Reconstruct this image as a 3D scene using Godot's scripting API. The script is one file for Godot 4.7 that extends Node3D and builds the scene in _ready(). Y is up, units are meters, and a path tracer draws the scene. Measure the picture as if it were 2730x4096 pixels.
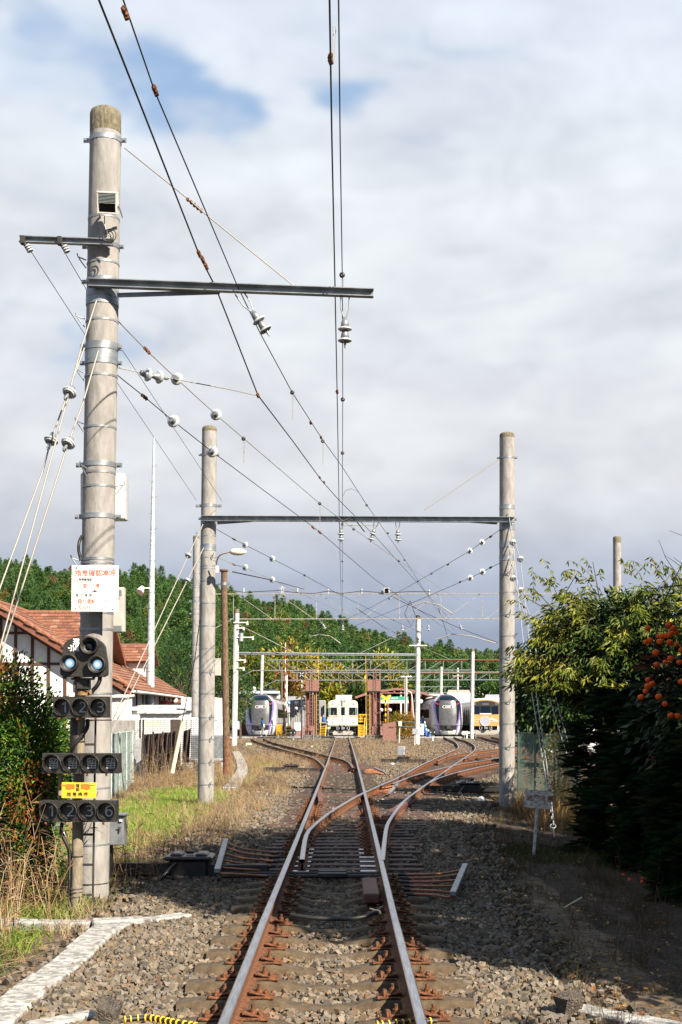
extends Node3D
# camera: 45 mm lens, level, shifted up (the photograph has upright verticals)
const F := 5200.0    # focal length in photograph pixels
const CX := 1365.0
const HY := 2869.0   # horizon row of the photograph
const H := 1.74      # eye height over the rail head, metres
const GR := -0.30    # ground beside the ballast
var rng := RandomNumberGenerator.new()
var mats := {}
var noises := {}
var origin_of := {}
var used := {}

# a measured point: photograph column and row, and its distance along the track in metres
func at(px: float, py: float, z: float) -> Vector3:
	return Vector3((px - CX) / F * z, H + (HY - py) / F * z, -z)
func vat(vx: float, vy: float, z: float) -> Vector3:   # same, measured on a 1568 px wide copy
	return at(vx * 1.7411, vy * 1.7407, z)
func gz(py: float, g := GR) -> float:
	return F * (H - g) / (py - HY)
func onground(px: float, py: float, g := GR) -> Vector3:
	return at(px, py, gz(py, g))
func lc(r: float, g: float, b: float) -> Color:
	return Color(r, g, b).linear_to_srgb()
func rf(a: float, b: float) -> float:
	return rng.randf_range(a, b)

class MB:
	var st := SurfaceTool.new()
	func _init():
		st.begin(Mesh.PRIMITIVE_TRIANGLES)
		st.set_smooth_group(-1)
	func flat(): st.set_smooth_group(-1)
	func smooth(): st.set_smooth_group(1)
	func color(c: Color): st.set_color(c)
	func tri(a: Vector3, b: Vector3, c: Vector3):   # counter-clockwise from outside
		st.add_vertex(a); st.add_vertex(c); st.add_vertex(b)
	func quad(a: Vector3, b: Vector3, c: Vector3, d: Vector3):
		tri(a, b, c); tri(a, c, d)
	func quv(a: Vector3, b: Vector3, c: Vector3, d: Vector3):   # quad with a picture: a bottom left, b bottom right, c top right, d top left
		for k in [[a, Vector2(0, 1)], [c, Vector2(1, 0)], [b, Vector2(1, 1)], [a, Vector2(0, 1)], [d, Vector2(0, 0)], [c, Vector2(1, 0)]]:
			st.set_uv(k[1]); st.add_vertex(k[0])
	func box(c: Vector3, s: Vector3, b := Basis.IDENTITY, bev := 0.0):
		var h := s * 0.5
		if bev <= 0.0:
			var p := []
			for i in 8:
				p.append(c + b * Vector3(h.x * (1 if i & 1 else -1), h.y * (1 if i & 2 else -1), h.z * (1 if i & 4 else -1)))
			quad(p[4], p[5], p[7], p[6]); quad(p[1], p[0], p[2], p[3])
			quad(p[5], p[1], p[3], p[7]); quad(p[0], p[4], p[6], p[2])
			quad(p[6], p[7], p[3], p[2]); quad(p[0], p[1], p[5], p[4])
			return
		bev = minf(bev, minf(h.x, minf(h.y, h.z)) * 0.9)
		var fx := {}
		for i in 8:
			var sg := Vector3(1 if i & 1 else -1, 1 if i & 2 else -1, 1 if i & 4 else -1)
			for ax in 3:
				var q := Vector3(sg.x * (h.x - bev), sg.y * (h.y - bev), sg.z * (h.z - bev))
				q[ax] = sg[ax] * h[ax]
				fx[i * 3 + ax] = c + b * q
		for fdef in [[4, 5, 7, 6, 2], [1, 0, 2, 3, 2], [5, 1, 3, 7, 0], [0, 4, 6, 2, 0], [6, 7, 3, 2, 1], [0, 1, 5, 4, 1]]:
			var a: int = fdef[4]
			quad(fx[fdef[0] * 3 + a], fx[fdef[1] * 3 + a], fx[fdef[2] * 3 + a], fx[fdef[3] * 3 + a])
		for e in [[5, 7, 0, 2], [4, 6, 2, 0], [1, 3, 2, 0], [0, 2, 0, 2], [6, 7, 2, 1], [4, 5, 1, 2], [2, 3, 1, 2], [0, 1, 2, 1], [3, 7, 1, 0], [2, 6, 0, 1], [1, 5, 0, 1], [0, 4, 1, 0]]:
			var i: int = e[0]; var j: int = e[1]; var m: int = e[2]; var k: int = e[3]
			var n: Vector3 = ((fx[i * 3 + m] + fx[j * 3 + k]) * 0.5) - c
			oq(fx[i * 3 + m], fx[j * 3 + m], fx[j * 3 + k], fx[i * 3 + k], n)
		for i in 8:
			var a: Vector3 = fx[i * 3]; var d: Vector3 = fx[i * 3 + 1]; var e: Vector3 = fx[i * 3 + 2]
			if (d - a).cross(e - a).dot(a - c) > 0: tri(a, d, e)
			else: tri(a, e, d)
	func oq(a: Vector3, b: Vector3, c: Vector3, d: Vector3, n: Vector3):   # quad turned towards n
		if (b - a).cross(c - a).dot(n) >= 0: quad(a, b, c, d)
		else: quad(d, c, b, a)
	func fr(d: Vector3) -> Basis:   # a frame whose y runs along d
		var y := d.normalized()
		var x := (Vector3.RIGHT if absf(y.x) < 0.9 else Vector3.FORWARD).cross(y).normalized()
		return Basis(x, y, x.cross(y))
	func cyl(p: Vector3, q: Vector3, r0: float, r1 := -1.0, n := 10, cap := true):
		if r1 < 0: r1 = r0
		var b := fr(q - p)
		smooth()
		for i in n:
			var a := TAU * i / n; var e := TAU * (i + 1) / n
			var u := b.x * cos(a) + b.z * sin(a); var v := b.x * cos(e) + b.z * sin(e)
			quad(p + v * r0, p + u * r0, q + u * r1, q + v * r1)
		flat()
		if cap:
			for i in n:
				var a := TAU * i / n; var e := TAU * (i + 1) / n
				var u := b.x * cos(a) + b.z * sin(a); var v := b.x * cos(e) + b.z * sin(e)
				if r1 > 0: tri(q, q + v * r1, q + u * r1)
				if r0 > 0: tri(p, p + u * r0, p + v * r0)
	func lathe(prof: Array, xf: Transform3D, n := 16):   # Vector2(radius, height along y), from bottom to top outside
		smooth()
		for i in n:
			var a := TAU * i / n; var e := TAU * (i + 1) / n
			for k in prof.size() - 1:
				var p: Vector2 = prof[k]; var q: Vector2 = prof[k + 1]
				var P := xf * Vector3(p.x * cos(a), p.y, -p.x * sin(a)); var P2 := xf * Vector3(p.x * cos(e), p.y, -p.x * sin(e))
				var Q := xf * Vector3(q.x * cos(a), q.y, -q.x * sin(a)); var Q2 := xf * Vector3(q.x * cos(e), q.y, -q.x * sin(e))
				if p.x < 1e-5: tri(P, Q2, Q)
				elif q.x < 1e-5: tri(P, P2, Q)
				else: quad(P, P2, Q2, Q)
		flat()
	func tube(pts: Array, r: float, n := 6, r_end := -1.0):
		if pts.size() < 2: return
		var last := pts.size() - 1
		var bs := []
		var x := fr(pts[1] - pts[0]).x
		for i in pts.size():
			var d: Vector3 = (pts[mini(i + 1, last)] - pts[maxi(i - 1, 0)]).normalized()
			x = (x - d * x.dot(d)).normalized()
			bs.append([x, x.cross(d)])
		smooth()
		for i in last:
			var ra := r if r_end < 0 else lerpf(r, r_end, float(i) / last)
			var rb := r if r_end < 0 else lerpf(r, r_end, float(i + 1) / last)
			for k in n:
				var a := TAU * k / n; var e := TAU * (k + 1) / n
				quad(pts[i] + (bs[i][0] * cos(e) + bs[i][1] * sin(e)) * ra, pts[i] + (bs[i][0] * cos(a) + bs[i][1] * sin(a)) * ra,
					pts[i + 1] + (bs[i + 1][0] * cos(a) + bs[i + 1][1] * sin(a)) * rb, pts[i + 1] + (bs[i + 1][0] * cos(e) + bs[i + 1][1] * sin(e)) * rb)
		flat()
	func prism(poly: PackedVector2Array, xf: Transform3D, depth: float):   # polygon in local xy, pushed along local z
		var ids := Geometry2D.triangulate_polygon(poly)
		var area := 0.0
		for i in poly.size():
			area += poly[i].cross(poly[(i + 1) % poly.size()])
		for t in range(0, ids.size(), 3):
			var a := poly[ids[t]]; var b := poly[ids[t + 1]]; var c := poly[ids[t + 2]]
			if (b - a).cross(c - a) < 0:
				var s := b; b = c; c = s
			tri(xf * Vector3(a.x, a.y, depth), xf * Vector3(b.x, b.y, depth), xf * Vector3(c.x, c.y, depth))
			tri(xf * Vector3(a.x, a.y, 0), xf * Vector3(c.x, c.y, 0), xf * Vector3(b.x, b.y, 0))
		for i in poly.size():
			var a := poly[i]; var b := poly[(i + 1) % poly.size()]
			if area < 0:
				var s := a; a = b; b = s
			quad(xf * Vector3(a.x, a.y, 0), xf * Vector3(b.x, b.y, 0), xf * Vector3(b.x, b.y, depth), xf * Vector3(a.x, a.y, depth))
	func leaf(p: Vector3, dir: Vector3, side: Vector3, l: float, w: float):   # a folded, drooping blade
		var n := side.cross(dir).normalized()
		var m := p + dir * l * 0.45
		var tip := p + dir * l - n * l * 0.18
		var u := m + side * w * 0.5 + n * w * 0.15; var v := m - side * w * 0.5 + n * w * 0.15
		tri(p, u, tip); tri(p, tip, v)
	func mesh() -> ArrayMesh:
		st.generate_normals()
		return st.commit()

func numbered(n: String) -> String:
	used[n] = used.get(n, -1) + 1
	return n if used[n] == 0 else "%s_%03d" % [n, used[n]]
func thing(called: String, label: String, category: String, pos := Vector3.ZERO, group := "") -> Node3D:
	var o := Node3D.new()
	o.name = numbered(called)
	add_child(o)
	o.position = pos
	tag(o, label, category, group)
	origin_of[o] = pos
	return o
func tag(o: Node, label: String, category := "", group := "", kind := "") -> Node:
	if label: o.set_meta("label", label)
	if category: o.set_meta("category", category)
	if group: o.set_meta("group", group)
	if kind: o.set_meta("kind", kind)
	return o
# a mesh whose points are in world metres; as a child it is set back by what carries it
func put(b, called: String, mat: Material, parent: Node3D = null, piv := Vector3.ZERO) -> MeshInstance3D:
	var o := MeshInstance3D.new()
	o.mesh = b.mesh() if b is MB else b
	o.material_override = mat
	if parent == null:
		o.name = numbered(called)
		add_child(o)
		origin_of[o] = Vector3.ZERO
	else:
		o.name = called
		parent.add_child(o, true)
		o.position = -origin_of.get(parent, Vector3.ZERO) + piv
		origin_of[o] = piv
		if not origin_of.has(parent): origin_of[o] = piv
	return o
func part(parent: Node3D, called: String, mat: Material, b) -> MeshInstance3D:
	return put(b, called, mat, parent)
# a part that shares a mesh made round its own origin
func share(parent: Node3D, called: String, mesh: Mesh, mat: Material, xf: Transform3D) -> MeshInstance3D:
	var o := MeshInstance3D.new()
	o.mesh = mesh
	o.material_override = mat
	o.name = called
	parent.add_child(o, true)
	o.transform = xf
	o.position -= origin_of.get(parent, Vector3.ZERO)
	return o
func copy(o: Node3D, xf: Transform3D, label := "", group := "") -> Node3D:
	var c: Node3D = o.duplicate()
	var nm := str(o.name)
	if nm.length() > 4 and nm[nm.length() - 4] == "_" and nm.right(3).is_valid_int(): nm = nm.left(nm.length() - 4)
	c.name = numbered(nm)
	add_child(c)
	c.transform = xf
	if label: c.set_meta("label", label)
	if group: c.set_meta("group", group)
	return c
func struct(called: String, mat: Material, b) -> MeshInstance3D:
	var o := put(b, called, mat)
	o.set_meta("kind", "structure")
	return o
func single(called: String, label: String, category: String, mat: Material, b, group := "") -> MeshInstance3D:
	var o := put(b, called, mat)
	tag(o, label, category, group)
	return o

func noise_tex(freq: float, oct: int, sd: int, lo: Color, hi: Color, size := 512, mid := 0.5) -> NoiseTexture2D:
	var n := FastNoiseLite.new()
	n.noise_type = FastNoiseLite.TYPE_SIMPLEX_SMOOTH
	n.seed = sd
	n.frequency = freq
	n.fractal_octaves = oct
	n.fractal_gain = 0.6
	var t := NoiseTexture2D.new()
	t.width = size; t.height = size
	t.seamless = true
	t.seamless_blend_skirt = 0.2
	t.noise = n
	var g := Gradient.new()
	g.set_color(0, lo); g.set_color(1, hi)
	g.set_offset(0, mid - 0.28); g.set_offset(1, mid + 0.28)
	t.color_ramp = g
	return t
func toned(c: Color) -> Color:   # all base colours are set a little deeper than measured, the whites less
	var k := lerpf(0.74, 0.95, clampf((c.get_luminance() - 0.35) * 4.0, 0, 1))
	return Color(c.r * k, c.g * k, c.b * k)
# a mottled material: lo and hi are linear base colours, size the metres that one tile covers
func M(called: String, lo := Color.BLACK, hi := Color.BLACK, size := 1.0, rough := 0.8, metal := 0.0, bump := 0.0, stretch := Vector3.ONE, world := true) -> StandardMaterial3D:
	if mats.has(called): return mats[called]
	lo = toned(lo); hi = toned(hi)
	var m := StandardMaterial3D.new()
	m.resource_name = called
	m.roughness = rough
	m.metallic = metal
	if called == "fruit": m.metallic_specular = 0.25
	if hi == Color.BLACK or lo == hi:
		m.albedo_color = lo.linear_to_srgb()
	else:
		m.albedo_texture = noise_tex(0.012, 5, hash(called) % 1000, lo.linear_to_srgb(), hi.linear_to_srgb(), 512 if bump > 0 or size > 1 else 256)
	m.uv1_triplanar = true
	m.uv1_world_triplanar = world
	m.uv1_scale = stretch / size
	if bump > 0:
		if not noises.has("bump"): noises["bump"] = noise_tex(0.03, 5, 77, Color.BLACK, Color.WHITE)
		m.heightmap_enabled = true
		m.heightmap_texture = noises["bump"]
		m.heightmap_scale = bump
	mats[called] = m
	return m
func leafmat(called: String, back := 0.35, rough := 0.55) -> StandardMaterial3D:
	if mats.has(called): return mats[called]
	var m := StandardMaterial3D.new()
	m.vertex_color_use_as_albedo = true
	m.albedo_color = lc(0.78, 0.78, 0.78)
	m.roughness = rough
	m.backlight_enabled = back > 0
	m.backlight = Color(back, back, back)
	m.cull_mode = BaseMaterial3D.CULL_DISABLED
	m.metallic_specular = 0.3 if rough < 0.8 else 0.1
	mats[called] = m
	return m
func curve(pts: Array, step := 0.5) -> Array:   # smooth line through points
	var out := []
	for i in pts.size() - 1:
		var p0 = pts[maxi(i - 1, 0)]; var p1 = pts[i]; var p2 = pts[i + 1]; var p3 = pts[mini(i + 2, pts.size() - 1)]
		var n := maxi(1, int(p1.distance_to(p2) / step))
		for k in n:
			out.append(p1.cubic_interpolate(p2, p0, p3, float(k) / n))
	out.append(pts[-1])
	return out
func sagged(a: Vector3, b: Vector3, sag: float, n := 10) -> Array:
	var out := []
	for i in n + 1:
		var t := float(i) / n
		out.append(a.lerp(b, t) - Vector3(0, sag * 4 * t * (1 - t), 0))
	return out
func multi(called: String, mesh: Mesh, mat: Material, xs: Array, cols: Array = [], label := "") -> MultiMeshInstance3D:
	var mm := MultiMesh.new()
	mm.transform_format = MultiMesh.TRANSFORM_3D
	mm.use_colors = cols.size() > 0
	mm.mesh = mesh
	mm.instance_count = xs.size()
	for i in xs.size():
		mm.set_instance_transform(i, xs[i])
		if cols.size(): mm.set_instance_color(i, cols[i])
	var o := MultiMeshInstance3D.new()
	o.multimesh = mm
	o.material_override = mat
	o.name = numbered(called)
	add_child(o)
	o.set_meta("kind", "stuff")
	if label: o.set_meta("label", label)
	return o
func lettering(txt: String, size: float, depth := 0.004, font := "Droid Sans", bold := false) -> Mesh:
	var t := TextMesh.new()
	t.text = txt
	var f := SystemFont.new()
	f.font_names = PackedStringArray([font])
	if bold: f.font_weight = 700
	t.font = f
	t.font_size = 64
	t.pixel_size = size / 46.0   # size is the height of a capital
	t.depth = depth
	t.curve_step = 4.0
	return t

# ------------------------------------------------------------------ characters drawn stroke by stroke on a 10 x 10 grid, y down
var KAN := {
	"指": "0 2.5 3.4 2.5,1.8 0 1.8 9.6 .7 9,0 6.6 3.4 5.3,4.8 .3 4.8 3 9.6 3,9 .6 4.8 1.9,4.8 4.6 9.2 4.6 9.2 9.8,4.8 4.6 4.8 9.8,4.8 7.1 9.2 7.1,4.8 9.4 9.2 9.4",
	"差": "3 0 3.6 1.3,7 0 6.4 1.3,.8 1.6 9.2 1.6,1.6 3.1 8.4 3.1,.3 4.7 9.7 4.7,5 1.6 5 4.7,4 4.7 .3 9.6,3.6 6.6 9 6.6,6.3 6.6 6.3 9.5,2.4 9.5 9.7 9.5",
	"確": "0 1 3.8 1,1.8 1 .2 5.2,1 4.6 3.4 4.6 3.4 8.4 1 8.4 1 4.6,4.4 2.4 4.4 1.2 9.6 1.2 9.6 2.4,6.6 0 4 6,5.4 4.4 5.4 9.8,5.4 3.6 9.6 3.6,5.4 5.6 9.2 5.6,5.4 7.5 9.2 7.5,5.4 9.5 9.8 9.5,7.4 3.6 7.4 9.5,8 2.4 7.4 3.6",
	"認": "0 1.8 4 1.8,.8 .3 3.2 .3,.6 3.4 3.4 3.4,.6 5 3.4 5,.8 6.6 3.2 6.6 3.2 9.4 .8 9.4 .8 6.6,4.8 .8 9.4 .8 9 4.4,7 .8 4.4 4.8,5.4 2.4 7 3.6,4.6 6.6 4.2 9,6 5.8 6 9.2 9 9.2 9 8,8.8 6 9.8 8,6.8 5.2 8 6.4",
	"喚": ".3 2 2.8 2 2.8 7.4 .3 7.4 .3 2,6 0 4 2.6,5.4 1 8 1 7 2.8,4.2 2.8 9 2.8 9 5.4,4.4 2.8 4.4 5.6,6.2 2.8 5.2 5,7.6 2.8 7.8 4.4,3.6 6.4 9.8 6.4,6.6 5 6.4 6.4 3.8 9.8,6.6 6.6 9.8 9.8",
	"呼": ".3 1.6 3 1.6 3 7 .3 7 .3 1.6,9.2 .2 4.2 1,4.6 2.2 5.2 4,9.2 1.8 8.4 4,3.8 5.2 9.8 5.2,7 .8 7 9.6 5.6 9",
	"入": "3.4 .6 5 .6 5.2 3 .4 9.6,5.2 3 9.6 9.6",
	"換": "0 2.4 3.2 2.4,1.7 0 1.7 9.6 .7 9,0 6.4 3.2 5.4,6 0 4 2.6,5.4 1 8 1 7 2.8,4.2 2.8 9 2.8 9 5.6 4.4 5.6 4.4 2.8,3.6 6.6 9.8 6.6,6.6 3 6.4 6.6 3.8 9.8,6.6 6.8 9.8 9.8",
	"標": "0 2.6 3.6 2.6,1.8 0 1.8 10,1.8 3 0 6.6,1.8 3.4 3.4 5.2,4.2 .6 9.8 .6,6 .6 6 3.6,7.8 .6 7.8 3.6,4.6 1.8 9.4 1.8 9.4 3.8 4.6 3.8 4.6 1.8,4.8 5.2 9.2 5.2,4 6.8 9.8 6.8,7 6.8 7 9.8,5.6 7.8 4.4 9.4,8.4 7.8 9.6 9.4",
	"識": "0 1.8 3 1.8,.5 .4 2.6 .4,.4 3.4 2.8 3.4,.4 5 2.8 5,.6 6.6 2.6 6.6 2.6 9.4 .6 9.4 .6 6.6,3.4 1.4 7 1.4,3.2 3.2 9.8 3.2,3.8 4.6 6.4 4.6 6.4 9 3.8 9 3.8 4.6,3.8 6.8 6.4 6.8,7.6 0 8.2 6 9.8 9.8,9.6 4.4 6.8 9.8",
	"番": "7.8 .2 2 1,5 .8 5 5,.4 2.4 9.6 2.4,5 2.4 .4 5,5 2.4 9.6 5,1.8 5.6 8.2 5.6 8.2 9.8 1.8 9.8 1.8 5.6,1.8 7.7 8.2 7.7,5 5.6 5 9.8",
	"踏": ".4 .8 3.4 .8 3.4 3.6 .4 3.6 .4 .8,1.9 3.6 1.9 9,1.9 6 3.6 6,.5 5.4 .5 9.4 3.8 8.6,6.8 0 6.8 5 ,4.4 1.6 9.6 1.6,6.6 1.6 4.4 4.8,7 1.6 9.8 4.8,5 5.6 9 5.6 9 9.8 5 9.8 5 5.6,5 7.7 9 7.7",
	"切": "0 4.2 4.4 3,2.2 .4 2.2 8.2 4.4 7.4,4.6 1.6 9.4 1.6 9 9.4 7.6 9,7 1.6 6.6 6 4 9.8",
	"遮": "1 .6 2 2,.2 4 1.8 4 1.8 8,0 9.8 1.8 8 4 9.6 9.8 9.6,6.4 0 6.4 1.2,3.2 1.2 9.8 1.2,3.6 1.2 3.4 5 2.8 8,4 3 9.6 3,5.4 2 5.4 5 8 5,8 2 8 5,4.4 6.4 4 8,5.8 6.2 6 7.8,7.2 6.2 7.6 7.8,8.8 6 9.6 7.8",
	"断": ".5 .6 .5 9.2 5 9.2,2.8 .6 2.8 8.4,.8 4.6 5 4.6,2.6 4.8 1 7,3 4.8 4.6 6.6,1.2 1.6 1.8 3.2,4.4 1.4 3.8 3.2,9.2 .4 6 1.4 6 5 5 9.8,6 4.4 9.8 4.4,8 4.4 8 9.8",
	"反": "1.4 .8 9.4 .8,1.8 .8 1.6 5 .2 9.6,2.4 3.4 8.4 3.4 6.4 6.6 1.8 9.6,3.2 4 6 7.4 9.8 9.6",
	"応": "5.2 0 5.2 1.4,1 1.4 9.6 1.4,1.4 1.4 1.2 6 .2 9.8,3 5.4 2.6 8.4,4.4 4 4.4 9.2 8.2 9.2 8.2 7.6,5.4 3.2 6.8 5,7.8 4.6 9.6 7.6",
	"灯": "2.4 .2 2.2 5 .2 9.8,.6 2.4 .4 4.4,4 2 3.2 4,2.4 5.6 4 8.6,4.6 1.4 9.8 1.4,7.4 1.4 7.4 9.4 5.8 9",
	"留": "4 .2 1 .8 1 3.8,1 3.8 4 2.6,3.2 2 4.2 3.6,5.4 .6 9 .6 8.8 4 8 3.8,7 .6 5.4 4,1.2 5 8.8 5 8.8 9.8 1.2 9.8 1.2 5,5 5.6 5 9.2,1.8 7.4 8.2 7.4",
	"注": "1 .8 2.2 2,.3 3.6 1.6 4.8,.4 9.6 2.4 6.6,6 0 7.2 1.4,3.8 2.2 9.4 2.2,4.2 5.6 9 5.6,6.6 2.2 6.6 9.4,3.2 9.4 9.8 9.4",
	"意": "5 0 5 1,1.2 1 8.8 1,3.4 1.6 3.8 2.8,6.8 1.4 6.2 2.8,.4 3 9.6 3,2.2 3.8 7.8 3.8 7.8 6.4 2.2 6.4 2.2 3.8,2.2 5.1 7.8 5.1,1.6 7.4 .6 9.4,3.2 7 3.2 9.6 7 9.6 7 8.4,4.6 6.8 5.4 8,8 7.4 9.4 9.4",
	"込": "1.2 .8 2.4 2.2,.2 4 2 4 2 8,0 9.8 2 8 4 9.6 9.8 9.6,5 .6 6.4 .6 6.4 3 3.4 7.6,6.4 3 9.6 7.6",
	"戸": "1.4 .6 9 .6,2 2.6 8.6 2.6 8.6 5.4 2 5.4,2 2.6 2 5.4 .4 9.8",
	"大": ".4 3.2 9.6 3.2,5 .2 4.8 4 .6 9.8,5 3.6 9.4 9.8",
	"月": "2.4 .6 8 .6 8 9.8 6.6 9.4,2.4 .6 2.2 6 .6 9.8,2.4 3.6 8 3.6,2.4 6.4 8 6.4",
	"一": ".4 5 9.6 5", "時": ".4 1 3.2 1 3.2 8 .4 8 .4 1,.4 4.4 3.2 4.4,4.4 1.8 9.4 1.8,7 0 7 3.8,4 3.8 9.8 3.8,4.2 6 9.8 6,8 3.8 8 9.6 6.6 9,5.2 7 6.2 8.4",
	"停": "2.4 .2 .2 4.4,1.4 3 1.4 9.8,6.4 0 6.4 1,3.6 1 9.6 1,4.6 2 8.6 2 8.6 3.8 4.6 3.8 4.6 2,3.4 6.2 3.4 4.8 9.8 4.8 9.8 6.2,4.6 6.6 8.6 6.6,6.6 6.6 6.6 9.6 5.2 9.2",
	"止": "1 9.4 9.8 9.4,5.2 .6 5.2 9.4,5.2 4.6 9 4.6,2.2 3.6 2.2 9.4",
	"レ": "2.4 .8 2.4 9 8.6 5", "ン": "1.4 1.4 4 3.4,1.4 9 5.4 7.4 9 2.6", "タ": "4 .4 1 5,3.8 1.8 8.6 1.8 6.4 6.6 2 9.8,3 4.4 7 7", "リ": "2.2 .8 2.2 6,7.6 .4 7.6 6 4.4 9.8", "ー": ".6 5 9.4 5", "ス": "1.4 1.2 8.2 1.2 5.4 5.8 .8 9.6,5.4 5.6 9.4 9.4",
}
# writes characters in a plane: o is the top left corner, x and y (down) the directions of one metre, n the outward normal
func kanji(b: MB, txt: String, o: Vector3, size: float, pitch: float, x: Vector3, y: Vector3, n: Vector3, w := 0.08, down := false):
	for i in txt.length():
		if not KAN.has(txt[i]): continue
		var c: Vector3 = o + (y if down else x) * pitch * i
		for s in KAN[txt[i]].split(","):
			var v: PackedFloat64Array = (s as String).strip_edges().split_floats(" ", false)
			var k := 0
			while k + 3 < v.size():
				var p := c + (x * v[k] + y * v[k + 1]) * size * 0.1
				var q := c + (x * v[k + 2] + y * v[k + 3]) * size * 0.1
				ribbon(b, p, q, n, size * w, 0.002 + 0.0002 * (k / 2 % 3))
				k += 2
func ribbon(b: MB, p: Vector3, q: Vector3, n: Vector3, w: float, lift: float):
	var d := (q - p).normalized()
	var s := n.cross(d) * w * 0.5
	p -= d * w * 0.4; q += d * w * 0.4
	b.oq(p - s + n * lift, q - s + n * lift, q + s + n * lift, p + s + n * lift, n)

var LEAF_SHAPE := 0
# leaves in clumps through an ellipsoid; pal holds linear colours
func foliage(b: MB, c: Vector3, r: Vector3, clumps: int, per: int, l: float, w: float, pal: Array, droop := 0.3, spread := 0.22, low := -1.0, shell := 0.55):
	for k in clumps:
		var d := Vector3(rng.randfn(), rng.randfn(), rng.randfn()).normalized()
		if d.y < low: d.y = -d.y * 0.5
		var q := c + d * r * pow(rf(shell * shell * shell, 1.0), 0.333)
		var base: Color = pal[rng.randi() % pal.size()]
		var tone := rf(0.75, 1.25)
		for i in per:
			var e := Vector3(rng.randfn(), rng.randfn(), rng.randfn()).limit_length(2.1) * spread * r
			var dir := (d * 0.8 + e.normalized() * 0.9 + Vector3(0, -droop, 0)).normalized()
			var side := dir.cross(Vector3(rng.randfn(), rng.randfn(), rng.randfn())).normalized()
			var t := tone * rf(0.8, 1.2)
			b.color(Color(base.r * t, base.g * t, base.b * t))
			b.leaf(q + e, dir, side, l * rf(0.7, 1.25), w * rf(0.7, 1.25))

# ------------------------------------------------------------------ sky
const EXPOSURE := 2.9
func smooth01(a: float, b: float, x: float) -> float:
	var t := clampf((x - a) / (b - a), 0, 1)
	return t * t * (3 - 2 * t)
func bump2(az: float, el: float, a: float, e: float, sa: float, se: float) -> float:
	return exp(-pow((az - a) / sa, 2) - pow((el - e) / se, 2))
func sky_image() -> Image:
	var w := 2048; var h := 1024
	var im := Image.create(w, h, false, Image.FORMAT_RGBF)
	var n := FastNoiseLite.new()
	n.noise_type = FastNoiseLite.TYPE_SIMPLEX_SMOOTH
	n.seed = 11; n.frequency = 2.6; n.fractal_octaves = 5; n.fractal_gain = 0.52
	var n2 := FastNoiseLite.new()
	n2.noise_type = FastNoiseLite.TYPE_SIMPLEX_SMOOTH
	n2.seed = 5; n2.frequency = 4.2; n2.fractal_octaves = 4
	var n3 := FastNoiseLite.new()
	n3.noise_type = FastNoiseLite.TYPE_SIMPLEX_SMOOTH
	n3.seed = 21; n3.frequency = 10.0; n3.fractal_octaves = 4
	var low := Color(0.30, 0.27, 0.22)
	im.fill(Color(low.r / EXPOSURE * 0.6, low.g / EXPOSURE * 0.6, low.b / EXPOSURE * 0.6))
	for j in 514:
		var phi := (j + 0.5) / h * PI
		var y := cos(phi); var s := sin(phi)
		var el := 90.0 - rad_to_deg(phi)
		var blue := Color(0.46, 0.62, 0.83).lerp(Color(0.17, 0.33, 0.66), clampf(el / 80.0, 0, 1))
		var cl := Color(0.20, 0.25, 0.36).lerp(Color(0.44, 0.50, 0.62), smooth01(1.0, 5.5, el)).lerp(Color(0.75, 0.77, 0.81), smooth01(5.0, 10.5, el)).lerp(Color(0.82, 0.855, 0.90), smooth01(10, 17, el)).lerp(Color(0.75, 0.82, 0.92), smooth01(19, 28, el))
		for i in w:
			var a := wrapf((i + 0.5) / w * TAU, -PI, PI)
			var d := Vector3(s * sin(a), y, -s * cos(a))
			var az := rad_to_deg(a)
			var away := clampf(absf(az) / 90.0, 0, 1)
			var f := n.get_noise_3d(d.x * 1.2, d.y * 2.6, d.z * 1.2)
			var g := n2.get_noise_3d(d.x * 1.6, d.y * 3.6, d.z * 1.6)
			var cov := f * (0.40 + 0.75 * away) + g * 0.30 + 0.80 - away * 0.80
			var w3 := n3.get_noise_3d(d.x * 1.4 + 0.3 * f, d.y * 3.0, d.z * 1.4)
			cov += 0.16 * w3
			var q := az + 9.0 * g; var v := el + 5.0 * f
			cov -= 0.92 * bump2(q, v, -5.6, 24.6, 3.0, 1.7) + 0.45 * bump2(q, v, -11.5, 25.6, 3.2, 1.6) + 0.40 * bump2(q, v, 2.5, 27.8, 4.5, 1.3) + 0.35 * bump2(q, v, -12.4, 14.5, 2.2, 2.0)
			cov = smooth01(-0.22, 0.66, cov + 0.05)
			var k := 1.0 + 0.17 * g + 0.12 * f + 0.10 * w3
			var c := blue.lerp(Color(cl.r * k, cl.g * k, cl.b * (k * 0.9 + 0.1)), cov)
			im.set_pixel(i, j, Color(c.r / EXPOSURE, c.g / EXPOSURE, c.b / EXPOSURE))
	return im

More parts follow.
